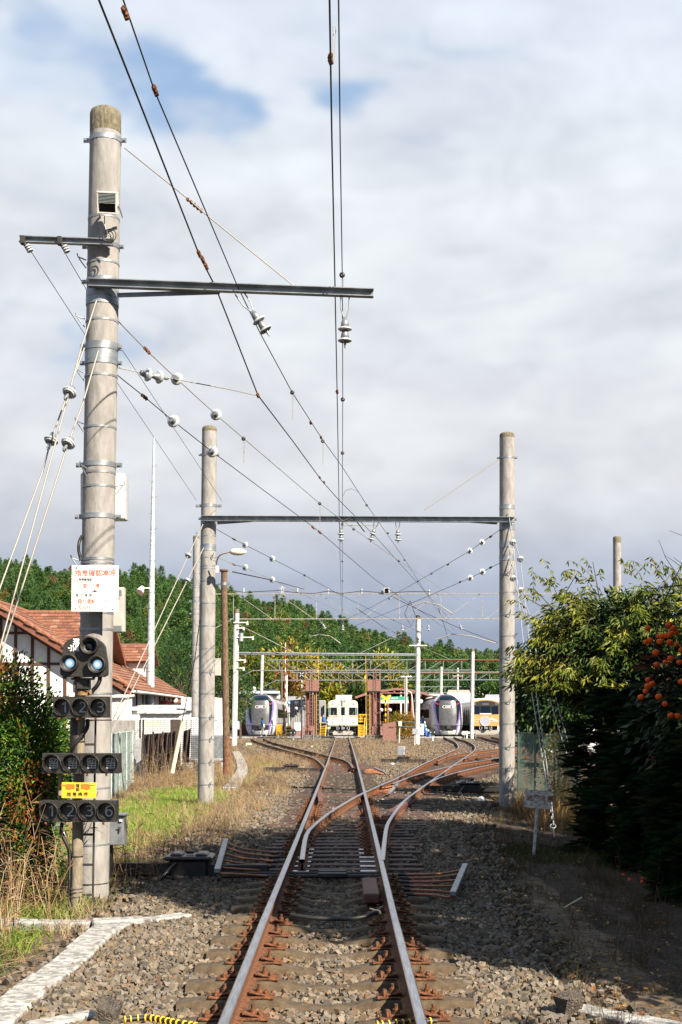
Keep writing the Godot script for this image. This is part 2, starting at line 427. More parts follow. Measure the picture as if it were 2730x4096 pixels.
# ------------------------------------------------------------------ lines of the tracks (z ahead, x)
var main_line := [Vector2(-8, -0.105), Vector2(7, -0.105), Vector2(11, -0.10), Vector2(21, -0.055), Vector2(35, 0.0), Vector2(50, 0.045), Vector2(80, 0.10), Vector2(126, 0.165)]
func xin(a: Array, z: float) -> float:
	if z <= a[0].x: return a[0].y
	for i in a.size() - 1:
		if z <= a[i + 1].x:
			return lerpf(a[i].y, a[i + 1].y, (z - a[i].x) / (a[i + 1].x - a[i].x))
	return a[-1].y
func px_line(l: Array) -> Array:   # photograph points of a rail head -> (z, x), nearest first
	var out := []
	for p in l:
		var z: float = F * H / (p.y - HY)
		out.append(Vector2(z, (p.x - CX) / F * z))
	return out
func smoothed(a: Array) -> Array:
	return curve(a, 0.8)
var r_in := []; var r_out := []; var r2_in := []; var r2_out := []; var r3_in := []; var r3_out := []; var l_l := []; var l_r := []; var o_l := []; var o_r := []
func make_lines():
	r_in = smoothed(px_line([Vector2(1209, 3438), Vector2(1226, 3340), Vector2(1255, 3302), Vector2(1309.5, 3257), Vector2(1373, 3216), Vector2(1445, 3176), Vector2(1524, 3140), Vector2(1607, 3103), Vector2(1690, 3057.5), Vector2(1773, 3020), Vector2(1829, 2995.5), Vector2(1834, 2982), Vector2(1819, 2966), Vector2(1794, 2956), Vector2(1775, 2946)]))
	r_out = smoothed(px_line([Vector2(1531, 3440), Vector2(1540.6, 3349.8), Vector2(1549, 3302), Vector2(1566, 3270), Vector2(1596, 3228), Vector2(1628, 3194.5), Vector2(1674, 3160), Vector2(1715, 3131), Vector2(1773, 3091), Vector2(1814.5, 3060.5), Vector2(1858, 3032), Vector2(1893, 3006), Vector2(1903, 2991), Vector2(1893, 2976.7), Vector2(1868, 2964), Vector2(1839, 2956), Vector2(1816, 2946)]))
	r2_in = smoothed(px_line([Vector2(1570, 3136), Vector2(1648.7, 3105), Vector2(1731.6, 3082), Vector2(1804, 3065), Vector2(1860, 3053), Vector2(1939, 3041), Vector2(2010, 3031), Vector2(2110, 3018)]))
	r2_out = smoothed(px_line([Vector2(1717, 3131), Vector2(1752, 3114), Vector2(1814.5, 3094), Vector2(1897, 3073), Vector2(1997, 3051.5), Vector2(2090, 3034)]))
	r3_in = smoothed(px_line([Vector2(1750, 3045), Vector2(1794, 3026), Vector2(1856, 3012.5), Vector2(1930, 3003), Vector2(2010, 2994.5), Vector2(2100, 2986)]))
	r3_out = smoothed(px_line([Vector2(1858, 3036), Vector2(1890, 3025), Vector2(1939, 3017), Vector2(1997, 3010), Vector2(2100, 2999)]))
	l_l = smoothed(px_line([Vector2(1301, 3072), Vector2(1281.7, 3050), Vector2(1253, 3031), Vector2(1205, 3017), Vector2(1141, 2999), Vector2(1080, 2982), Vector2(1045, 2971), Vector2(1020, 2962), Vector2(1010, 2953), Vector2(1018, 2946)]))
	l_r = smoothed(px_line([Vector2(1413, 3072), Vector2(1396, 3049), Vector2(1366, 3036), Vector2(1326, 3026), Vector2(1269, 3012), Vector2(1205, 2997), Vector2(1141, 2982), Vector2(1096, 2970), Vector2(1070, 2961), Vector2(1059, 2952.5), Vector2(1063, 2946)]))
	o_l = smoothed(px_line([Vector2(2080, 2981), Vector2(1998, 2965), Vector2(1950, 2954.5), Vector2(1925, 2946)]))
	o_r = smoothed(px_line([Vector2(2100, 2972), Vector2(2040, 2962), Vector2(1990, 2952), Vector2(1966, 2946)]))
func bed_right(z: float) -> float:
	var r := 1.75
	if z > 12: r += minf((z - 12) * 0.04, 0.5)
	if z > 17: r = maxf(r, xin(r_out, z) + 1.5)
	if z > 30: r = maxf(r, xin(r2_out, z) + 1.2)
	return r
func bed_left(z: float) -> float:
	var l := -2.5
	if z > 40: l = minf(l, xin(l_l, z) - 1.4)
	if z < 14: l = -2.2 - (14 - z) * 0.02
	return l
var gn := FastNoiseLite.new()
func gh(x: float, z: float) -> float:   # height of the ground
	var o := maxf(bed_left(z) - x, x - bed_right(z))
	var g := lerpf(-0.25, GR - 0.02, smooth01(-0.3, 1.6, o))
	if x > 2.2 and z < 60: g -= 0.11 * smooth01(2.2, 5.0, x)
	return g + gn.get_noise_2d(x * 1.4, z * 1.4) * 0.05 * smooth01(0.0, 1.5, o) + gn.get_noise_2d(x * 6, z * 6) * 0.015
# ridge of the wooded hill: (x at 430 m, ground height)
var ridge := []
func hill(x: float, z: float) -> float:
	var top := xin(ridge, x * 430.0 / maxf(z, 200))
	var t := (z - 235.0) / 195.0
	var g := 0.0
	if t <= 1: g = smooth01(-0.15, 1.05, t) if t > 0 else smooth01(-0.15, 1.05, 0.0) * maxf(0, 1 + t * 4)
	else: g = maxf(-0.2, 1 - (t - 1) * 0.9)
	return top * g + gn.get_noise_2d(x * 0.06, z * 0.06) * 2.2 * clampf(t * 3, 0, 1) - (0.6 if t < 0 else 0.0)

func _ready():
	rng.seed = 20240611
	gn.seed = 3; gn.frequency = 0.35
	var cam := Camera3D.new()
	cam.name = "camera"
	cam.projection = Camera3D.PROJECTION_FRUSTUM
	cam.near = 0.1
	cam.far = 2500.0
	cam.size = 4096.0 / F * cam.near
	cam.frustum_offset = Vector2(0, (HY - 2048.0) / F * cam.near)
	cam.position = Vector3(0, H, 0)
	cam.current = true
	add_child(cam)
	var we := WorldEnvironment.new()
	we.name = "environment"
	var e := Environment.new()
	e.background_mode = Environment.BG_SKY
	e.sky = Sky.new()
	var pan := PanoramaSkyMaterial.new()
	pan.panorama = ImageTexture.create_from_image(sky_image())
	e.sky.sky_material = pan
	e.tonemap_mode = Environment.TONE_MAPPER_LINEAR
	e.tonemap_exposure = EXPOSURE
	e.sdfgi_enabled = true; e.ssao_enabled = true; e.ssil_enabled = true
	we.environment = e
	add_child(we)
	var sun := DirectionalLight3D.new()
	sun.name = "sun"
	sun.light_energy = 1.6
	sun.light_color = Color(1.0, 0.945, 0.865)
	sun.light_angular_distance = 0.5
	sun.shadow_enabled = true
	add_child(sun)
	sun.look_at_from_position(Vector3(0.53, 0.60, 0.60) * 50, Vector3.ZERO)
	if true:
		make_lines()
		materials()
		ground()
		tracks()
		poles()
		wires()
		signals()
		buildings()
		trains()
		station()
		plants()
		people()
		trackside()

func materials():
	M("soil", Color(0.06, 0.042, 0.026), Color(0.17, 0.12, 0.07), 3.0, 0.95, 0, 4.0)
	M("gravel", Color(0.045, 0.037, 0.028), Color(0.16, 0.13, 0.10), 0.35, 0.95, 0, 4.0)
	M("concrete", Color(0.215, 0.206, 0.192), Color(0.35, 0.342, 0.328), 1.2, 0.85, 0, 0.15, Vector3(1.6, 0.45, 1.6))
	M("white_concrete", Color(0.20, 0.195, 0.18), Color(0.47, 0.465, 0.45), 0.8, 0.9, 0, 0.6)
	M("moss", Color(0.075, 0.062, 0.03), Color(0.25, 0.225, 0.165), 0.5, 0.9, 0, 0.3, Vector3(2, 0.5, 2))
	M("galv", Color(0.22, 0.245, 0.265), Color(0.34, 0.365, 0.39), 0.7, 0.45, 0.5)
	M("dark_steel", Color(0.025, 0.025, 0.025), Color(0.06, 0.055, 0.05), 0.6, 0.6, 0.3)
	M("black", Color(0.008, 0.008, 0.008), Color(0.02, 0.018, 0.016), 0.5, 0.55)
	M("rust", Color(0.06, 0.022, 0.01), Color(0.27, 0.10, 0.032), 0.35, 0.9, 0.1, 0.5)
	M("rail_top", Color(0.42, 0.43, 0.46), Color(0.60, 0.60, 0.62), 0.5, 0.28, 0.95, 0, Vector3(8, 1, 0.4))
	M("rail_dull", Color(0.20, 0.15, 0.12), Color(0.34, 0.27, 0.22), 0.5, 0.5, 0.7, 0, Vector3(8, 1, 0.4))
	M("sleeper_concrete", Color(0.055, 0.036, 0.018), Color(0.125, 0.088, 0.048), 0.8, 0.92, 0, 0.5)
	M("sleeper_red", Color(0.035, 0.017, 0.012), Color(0.105, 0.05, 0.037), 1.2, 0.7, 0, 0.3, Vector3(0.5, 4, 4))
	M("sleeper_wood", Color(0.022, 0.016, 0.012), Color(0.10, 0.075, 0.055), 0.8, 0.9, 0, 0.6, Vector3(0.5, 4, 4))
	M("wood_pole", Color(0.08, 0.042, 0.022), Color(0.27, 0.18, 0.115), 0.5, 0.9, 0, 0.6, Vector3(3, 0.25, 3))
	M("porcelain", Color(0.44, 0.47, 0.49), Color.BLACK, 1, 0.2)
	M("wire", Color(0.02, 0.012, 0.012), Color.BLACK, 1, 0.5, 0.5)
	M("wire_pale", Color(0.35, 0.33, 0.29), Color.BLACK, 1, 0.6, 0.3)
	M("white_paint", Color(0.56, 0.56, 0.56), Color(0.64, 0.64, 0.635), 0.6, 0.4)
	M("off_white", Color(0.46, 0.455, 0.43), Color(0.58, 0.575, 0.55), 1.5, 0.7)
	M("red_print", Color(0.72, 0.14, 0.07), Color.BLACK, 1, 0.6)
	M("black_print", Color(0.03, 0.03, 0.03), Color.BLACK, 1, 0.6)
	M("white_print", Color(0.8, 0.8, 0.8), Color.BLACK, 1, 0.6)
	M("yellow", Color(0.80, 0.44, 0.02), Color(0.88, 0.53, 0.04), 0.5, 0.5)
	M("orange", Color(0.80, 0.13, 0.01), Color.BLACK, 1, 0.5)
	M("copper", Color(0.34, 0.12, 0.05), Color(0.48, 0.20, 0.10), 0.3, 0.5, 0.2)
	M("tile", Color(0.185, 0.07, 0.036), Color(0.29, 0.122, 0.068), 1.3, 0.8, 0, 0.3)
	M("tile_pale", Color(0.26, 0.135, 0.08), Color(0.36, 0.21, 0.135), 1.3, 0.8, 0, 0.3)
	M("tile_dark", Color(0.115, 0.045, 0.026), Color(0.21, 0.082, 0.047), 1.3, 0.8, 0, 0.3)
	M("timber", Color(0.055, 0.022, 0.012), Color(0.14, 0.06, 0.032), 0.5, 0.8, 0, 0.3, Vector3(2, 0.5, 2))
	M("fascia", Color(0.15, 0.05, 0.026), Color(0.22, 0.08, 0.042), 1, 0.7)
	M("plaster", Color(0.58, 0.58, 0.565), Color(0.66, 0.655, 0.64), 2, 0.9)
	M("brown_paint", Color(0.21, 0.098, 0.077), Color(0.29, 0.145, 0.117), 1.2, 0.6)
	M("brown_dark", Color(0.09, 0.032, 0.024), Color(0.16, 0.06, 0.045), 1, 0.7)
	M("grey_paint", Color(0.27, 0.295, 0.32), Color(0.35, 0.375, 0.40), 1, 0.55)
	M("tarp", Color(0.03, 0.02, 0.017), Color(0.075, 0.05, 0.042), 0.6, 0.9, 0, 0.5)
	M("netting", Color(0.34, 0.43, 0.41), Color(0.46, 0.54, 0.52), 0.5, 0.6)
	M("green_paint", Color(0.05, 0.12, 0.09), Color(0.11, 0.21, 0.155), 0.5, 0.6)
	M("glass_dark", Color(0.012, 0.018, 0.024), Color.BLACK, 1, 0.08)
	M("dark_hollow", Color(0.006, 0.006, 0.006), Color.BLACK, 1, 0.9)
	M("bark", Color(0.05, 0.03, 0.02), Color(0.16, 0.11, 0.075), 0.6, 0.95, 0, 1.0, Vector3(2, 0.6, 2))
	M("cream", Color(0.57, 0.53, 0.43), Color(0.63, 0.585, 0.48), 2, 0.4)
	M("silver", Color(0.075, 0.077, 0.084), Color(0.115, 0.118, 0.128), 2, 0.35, 0.25)
	M("train_white", Color(0.5, 0.5, 0.52), Color.BLACK, 1, 0.25)
	M("purple", Color(0.24, 0.15, 0.52), Color.BLACK, 1, 0.3)
	M("train_orange", Color(0.52, 0.28, 0.095), Color(0.58, 0.33, 0.12), 2, 0.4)
	M("beige", Color(0.62, 0.55, 0.36), Color(0.72, 0.65, 0.45), 1, 0.7)
	mats.glass_dark.metallic_specular = 0.25
	leafmat("leaf", 0.35, 0.5)
	leafmat("grass_leaf", 0.25, 0.75)
	leafmat("stone", 0.0, 0.9)
	leafmat("needle", 0.0, 0.9)

func grid_mesh(xs: Array, zs: Array, f: Callable) -> MB:
	var b := MB.new()
	b.smooth()
	for j in zs.size() - 1:
		for i in xs.size() - 1:
			var p := []
			for k in [[0, 0], [1, 0], [1, 1], [0, 1]]:
				var x: float = xs[i + k[0]]; var z: float = zs[j + k[1]]
				p.append(Vector3(x, f.call(x, z), -z))
			b.quad(p[0], p[1], p[2], p[3])
	return b
func steps(a: float, e: float, d: float) -> Array:
	var out := []
	var n := maxi(1, roundi((e - a) / d))
	for i in n + 1: out.append(lerpf(a, e, float(i) / n))
	return out

func ground():
	var xs := [-700.0, -300, -140, -80, -50, -36, -26, -20] + steps(-16, -8, 1.0) + steps(-7.4, 10, 0.4) + steps(11, 20, 1) + [26.0, 36, 50, 80, 140, 300, 700]
	var zs := [-200.0, -60, -20, -8] + steps(-4, 30, 0.5) + steps(31, 60, 1) + steps(62, 130, 2) + [150.0, 180, 220, 300, 500, 900, 1600]
	struct("ground", mats.soil, grid_mesh(xs, zs, func(x, z): return gh(x, z) if absf(x) < 30 and z < 140 and z > -10 else GR))
	# the gravel under the loose stones
	var b := MB.new()
	b.smooth()
	var bz := steps(-3, 30, 0.6) + steps(31, 124, 1.5)
	for j in bz.size() - 1:
		var l0 := bed_left(bz[j]); var w0 := bed_right(bz[j]) - l0
		var l1 := bed_left(bz[j + 1]); var w1 := bed_right(bz[j + 1]) - l1
		for i in 24:
			var p := [Vector2(l0 + w0 * i / 24, bz[j]), Vector2(l0 + w0 * (i + 1) / 24, bz[j]), Vector2(l1 + w1 * (i + 1) / 24, bz[j + 1]), Vector2(l1 + w1 * i / 24, bz[j + 1])]
			var q := []
			for v in p: q.append(Vector3(v.x, gh(v.x, v.y) + 0.012, -v.y))
			b.quad(q[0], q[1], q[2], q[3])
	struct("ballast_bed", mats.gravel, b)
	# wooded hill
	for p in [[-1400, 2330], [-900, 2225], [-400, 2222], [0, 2238], [63, 2246], [143, 2272], [258, 2278], [488, 2296], [574, 2288], [660, 2306], [775, 2325], [915, 2373], [976, 2399], [1072, 2418], [1149, 2430], [1225, 2445], [1283, 2464], [1378, 2495], [1436, 2522], [1474, 2530], [1599, 2569], [1649, 2575], [1731, 2588], [1814, 2606], [1918, 2608], [1997, 2614], [2200, 2630], [2700, 2640], [3600, 2600], [5000, 2660]]:
		ridge.append(Vector2((p[0] - CX) / F * 430.0, (HY - p[1]) / F * 430.0 + H - 5.6))
	struct("hill", M("hill_soil", Color(0.02, 0.028, 0.01), Color(0.05, 0.06, 0.02), 9, 1.0), grid_mesh(steps(-420, 420, 12), steps(205, 620, 10), func(x, z): return hill(x, z)))
	# leaf mould on the right bank, colour deepened to stand for shade
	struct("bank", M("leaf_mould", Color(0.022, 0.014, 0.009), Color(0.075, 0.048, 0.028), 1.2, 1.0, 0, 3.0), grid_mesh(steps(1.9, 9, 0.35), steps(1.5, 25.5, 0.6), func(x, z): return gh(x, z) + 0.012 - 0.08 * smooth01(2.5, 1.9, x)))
	forest()
	stones()

func conifer_mesh(sd: int, h: float) -> ArrayMesh:   # a pine with irregular storeys of needles
	rng.seed = sd
	var b := MB.new()
	b.color(Color(0.5, 0.35, 0.25))
	b.cyl(Vector3.ZERO, Vector3(0, h * 0.8, 0), 0.14, 0.05, 5, false)
	for k in 52:
		var t := k / 52.0
		var r := h * 0.30 * pow(1 - t * 0.95, 0.7) * rf(0.6, 1.2)
		var a := k * 2.4 + rf(-0.5, 0.5)
		var c := Vector3(cos(a) * r * 0.6, h * lerpf(0.2, 1.0, t), sin(a) * r * 0.6)
		var tone := rf(0.6, 1.4)
		for i in 15:
			var d := Vector3(cos(a) * 0.7 + rng.randfn() * 0.7, 0.35 + rng.randfn() * 0.4, sin(a) * 0.7 + rng.randfn() * 0.7).normalized()
			var tt := tone * rf(0.8, 1.2)
			b.color(Color(tt, tt, tt * 0.9))
			b.leaf(c + Vector3(rng.randfn() * r * 0.32, rng.randfn() * h * 0.02, rng.randfn() * r * 0.32), d, d.cross(Vector3(rng.randfn(), 1.5, rng.randfn())).normalized(), h * rf(0.05, 0.10), h * rf(0.018, 0.034))
	return b.mesh()
func round_tree_mesh(sd: int, h: float) -> ArrayMesh:
	rng.seed = sd
	var b := MB.new()
	b.color(Color(0.05, 0.035, 0.025))
	b.cyl(Vector3.ZERO, Vector3(0, h * 0.6, 0), 0.17, 0.06, 5, false)
	foliage(b, Vector3(0, h * 0.6, 0), Vector3(h * 0.32, h * 0.40, h * 0.32), 46, 18, h * 0.075, h * 0.045, [Color(0.9, 0.9, 0.85), Color(1.1, 1.05, 0.9), Color(0.7, 0.75, 0.7)], 0.1, 0.14)
	return b.mesh()
func forest():
	var kinds := [conifer_mesh(31, 8.5), conifer_mesh(32, 7.5), conifer_mesh(33, 9.5), round_tree_mesh(34, 7.5), round_tree_mesh(35, 6.5)]
	rng.seed = 900
	var xs := [[], [], [], [], []]; var cs := [[], [], [], [], []]
	var tn := FastNoiseLite.new()
	tn.seed = 8; tn.frequency = 0.02
	var z := 238.0
	while z < 452:
		var half := z * 0.40 + 20
		var x := -half
		while x < half:
			var px := x + rf(-1.2, 1.2); var pz := z + rf(-1.4, 1.4)
			var k := tn.get_noise_2d(px, pz)
			var sort := rng.randi() % 3 if rng.randf() > 0.12 + k * 0.5 else 3 + rng.randi() % 2
			var s := rf(0.36, 0.86) * (0.85 + 0.5 * tn.get_noise_2d(px * 2.3 + 90, pz * 2.3)) * (1.0 if z > 300 else 0.85)
			xs[sort].append(Transform3D(Basis(Vector3.UP, rf(0, TAU)).scaled(Vector3(s, s * rf(0.85, 1.15), s)), Vector3(px, hill(px, pz) - 0.5, -pz)))
			var v := rf(0.75, 1.25)
			var c: Color = Color(0.072, 0.155, 0.046) if sort < 3 else [Color(0.13, 0.18, 0.03), Color(0.10, 0.17, 0.04), Color(0.19, 0.155, 0.045), Color(0.08, 0.16, 0.04)][rng.randi() % 4]
			if sort < 3 and rng.randf() < 0.25: c = Color(0.11, 0.2, 0.05)
			if sort < 3 and rng.randf() < 0.03: c = Color(0.20, 0.12, 0.065)
			cs[sort].append(Color(c.r * v, c.g * v, c.b * v))
			x += rf(1.6, 2.5)
		z += 2.2
	for k in 5:
		multi("forest", kinds[k], mats.leaf, xs[k], cs[k], ["pines of the wooded hill", "smaller pines of the wooded hill", "tall pines of the wooded hill", "broadleaved trees of the wooded hill", "low broadleaved trees of the wooded hill"][k])

func stone_mesh(sd: int) -> ArrayMesh:
	rng.seed = sd
	var s: PrimitiveMesh
	if sd % 2:
		s = BoxMesh.new()
		s.size = Vector3.ONE * 0.78
	else:
		s = SphereMesh.new()
		s.radial_segments = 5; s.rings = 2; s.radius = 0.5; s.height = 0.95
	var b := MB.new()
	var arr := s.get_mesh_arrays()
	var moved := {}
	var ids: PackedInt32Array = arr[Mesh.ARRAY_INDEX]
	var vs: PackedVector3Array = arr[Mesh.ARRAY_VERTEX]
	for t in range(0, ids.size(), 3):
		var p := []
		for k in 3:
			var v := vs[ids[t + k]]
			var key := "%.2f %.2f %.2f" % [v.x, v.y, v.z]
			if not moved.has(key): moved[key] = (v + Vector3(rng.randfn(), rng.randfn(), rng.randfn()) * 0.075) * Vector3(1.1, 0.75, 0.88)
			p.append(moved[key])
		if (p[1] - p[0]).cross(p[2] - p[0]).length() < 1e-5: continue
		b.color(Color.WHITE)
		b.tri(p[0], p[2], p[1])
	return b.mesh()
func on_sleeper(x: float, z: float) -> bool:
	if z > 32: return false
	var dx := absf(x - xin(main_line, z))
	if z < 15.2: return dx < 1.02 and absf(fposmod(z - 1.95 + 0.31, 0.62) - 0.31) < 0.115
	return z > 15.6 and x > xin(main_line, z) - 1.1 and x < maxf(xin(main_line, z) + 1.1, xin(r_out, z) + 0.5) and absf(fposmod(z - 15.75 + 0.26, 0.52) - 0.26) < 0.10
func stones():
	var kinds := []
	for k in 6: kinds.append(stone_mesh(50 + k))
	rng.seed = 77
	var xs := [[], [], [], [], [], []]; var cs := [[], [], [], [], [], []]
	var pal := [Color(0.175, 0.148, 0.112), Color(0.145, 0.122, 0.093), Color(0.215, 0.18, 0.138), Color(0.10, 0.086, 0.069), Color(0.165, 0.12, 0.08), Color(0.162, 0.144, 0.124)]
	for band in [[3.5, 17.0, 0.039, 0.056], [17.0, 32.0, 0.065, 0.072], [32.0, 60.0, 0.14, 0.085], [60.0, 120.0, 0.26, 0.12]]:
		var z: float = band[0]
		while z < band[1]:
			var half: float = z * 0.27 + 0.5
			var x := maxf(bed_left(z) - 0.35, -half)
			var xe := minf(bed_right(z) + 0.5, half)
			while x < xe:
				var px: float = x + rf(-0.5, 0.5) * band[2]; var pz: float = z + rf(-0.5, 0.5) * band[2]
				x += band[2]
				var rim := minf(px - bed_left(pz), bed_right(pz) - px)
				if rim < 0.25 and rng.randf() > 0.35 + rim: continue
				if on_sleeper(px, pz) and rng.randf() > (0.38 if absf(px) < 0.35 else 0.10): continue
				var k := rng.randi() % 6
				var s: float = band[3] * rf(0.6, 1.25)
				xs[k].append(Transform3D(Basis.from_euler(Vector3(rf(0, TAU), rf(0, TAU), rf(0, TAU))).scaled(Vector3.ONE * s), Vector3(px, gh(px, pz) + rf(0.0, 0.03) + s * 0.12 + (0.022 if pz > 15.6 else 0.0), -pz)))
				var c: Color = pal[rng.randi() % 6]
				var v := rf(0.8, 1.2)
				# iron dust stains the stones beside the rails
				var near := minf(absf(absf(px - xin(main_line, pz)) - 0.57), 1.0)
				c = c.lerp(Color(0.16, 0.075, 0.035), clampf(0.85 - near * 2.2, 0, 0.8))
				cs[k].append(Color(c.r * v, c.g * v, c.b * v))
			z += band[2]
	for k in 6:
		multi("ballast", kinds[k], mats.stone, xs[k], cs[k], "loose grey brown ballast stones round the tracks")

# ------------------------------------------------------------------ tracks
func sweep(b: MB, path: Array, prof: Array):   # prof: Vector2(sideways, up), closed, counter-clockwise seen along the way
	var n := prof.size()
	for i in path.size() - 1:
		var fr := []
		for j in [i, i + 1]:
			var d: Vector3 = (path[mini(j + 1, path.size() - 1)] - path[maxi(j - 1, 0)]).normalized()
			fr.append([path[j], d.cross(Vector3.UP).normalized()])
		for k in n:
			var p: Vector2 = prof[k]; var q: Vector2 = prof[(k + 1) % n]
			b.quad(fr[0][0] + fr[0][1] * p.x + Vector3.UP * p.y, fr[0][0] + fr[0][1] * q.x + Vector3.UP * q.y, fr[1][0] + fr[1][1] * q.x + Vector3.UP * q.y, fr[1][0] + fr[1][1] * p.x + Vector3.UP * p.y)
func rail(owner: Node3D, pts: Array, lift: float, shiny_to := 60.0):
	var body := MB.new(); var top := MB.new()
	var path := []; var bright := []; var dull := []
	for p in pts:
		path.append(Vector3(p.y, lift, -p.x))
		if p.x < shiny_to: bright.append(path[-1])
	sweep(body, path, [Vector2(-0.064, -0.150), Vector2(0.064, -0.150), Vector2(0.064, -0.140), Vector2(0.012, -0.120), Vector2(0.009, -0.048), Vector2(0.033, -0.034), Vector2(0.033, -0.006), Vector2(-0.033, -0.006), Vector2(-0.033, -0.034), Vector2(-0.009, -0.048), Vector2(-0.012, -0.120), Vector2(-0.064, -0.140)])
	var o := part(owner, "rail", mats.rust, body)
	sweep(top, path, [Vector2(-0.031, -0.0055), Vector2(0.031, -0.0055), Vector2(0.024, 0.0), Vector2(-0.024, 0.0)])
	part(o, "rail_head", mats.rail_top if shiny_to > 30 else mats.rail_dull, top)
func offset_line(l: Array, off: float, z0: float, z1: float, d: float) -> Array:
	var out := []
	for z in steps(z0, z1, d): out.append(Vector2(z, xin(l, z) + off))
	return out
func concrete_sleeper() -> ArrayMesh:
	var b := MB.new()
	b.smooth()
	var rows := []
	for i in 21:
		var x := lerpf(-1.0, 1.0, i / 20.0)
		var a := absf(x)
		var dip := -0.055 * (1 - smooth01(0.12, 0.42, a)) - 0.02 * smooth01(0.72, 1.0, a)
		var w := 0.105 - 0.02 * (1 - smooth01(0.1, 0.4, a))
		rows.append([Vector3(x, -0.2, w + 0.035), Vector3(x, dip - 0.02, w + 0.006), Vector3(x, dip, w - 0.014), Vector3(x, dip, -w + 0.014), Vector3(x, dip - 0.02, -w - 0.006), Vector3(x, -0.2, -w - 0.035)])
	for i in 20:
		for k in 5: b.quad(rows[i][k], rows[i + 1][k], rows[i + 1][k + 1], rows[i][k + 1])
	b.flat()
	for e in [0, 20]:
		var r: Array = rows[e]
		for k in 4:
			if e == 0: b.tri(r[0], r[k + 1], r[k + 2] if k < 4 else r[5])
			elif k < 4: b.tri(r[0], r[k + 2], r[k + 1])
	return b.mesh()
func plank_mesh(l: float, h: float, w: float, bev := 0.012) -> ArrayMesh:
	var b := MB.new()
	b.box(Vector3.ZERO, Vector3(l, h, w), Basis.IDENTITY, bev)
	return b.mesh()
func clip_mesh() -> ArrayMesh:   # base plate, spring clip and bolt of one rail fastening; +x points away from the rail
	var b := MB.new()
	b.box(Vector3(0.06, 0.008, 0), Vector3(0.20, 0.016, 0.15), Basis.IDENTITY, 0.004)
	b.box(Vector3(0.045, 0.032, 0), Vector3(0.11, 0.014, 0.11), Basis(Vector3.BACK, -0.18), 0.004)
	b.box(Vector3(0.105, 0.026, 0), Vector3(0.03, 0.05, 0.10), Basis.IDENTITY, 0.006)
	b.cyl(Vector3(0.055, 0.03, 0), Vector3(0.055, 0.062, 0), 0.024, 0.024, 6)
	b.cyl(Vector3(0.055, 0.06, 0), Vector3(0.055, 0.092, 0), 0.013, 0.013, 6)
	return b.mesh()

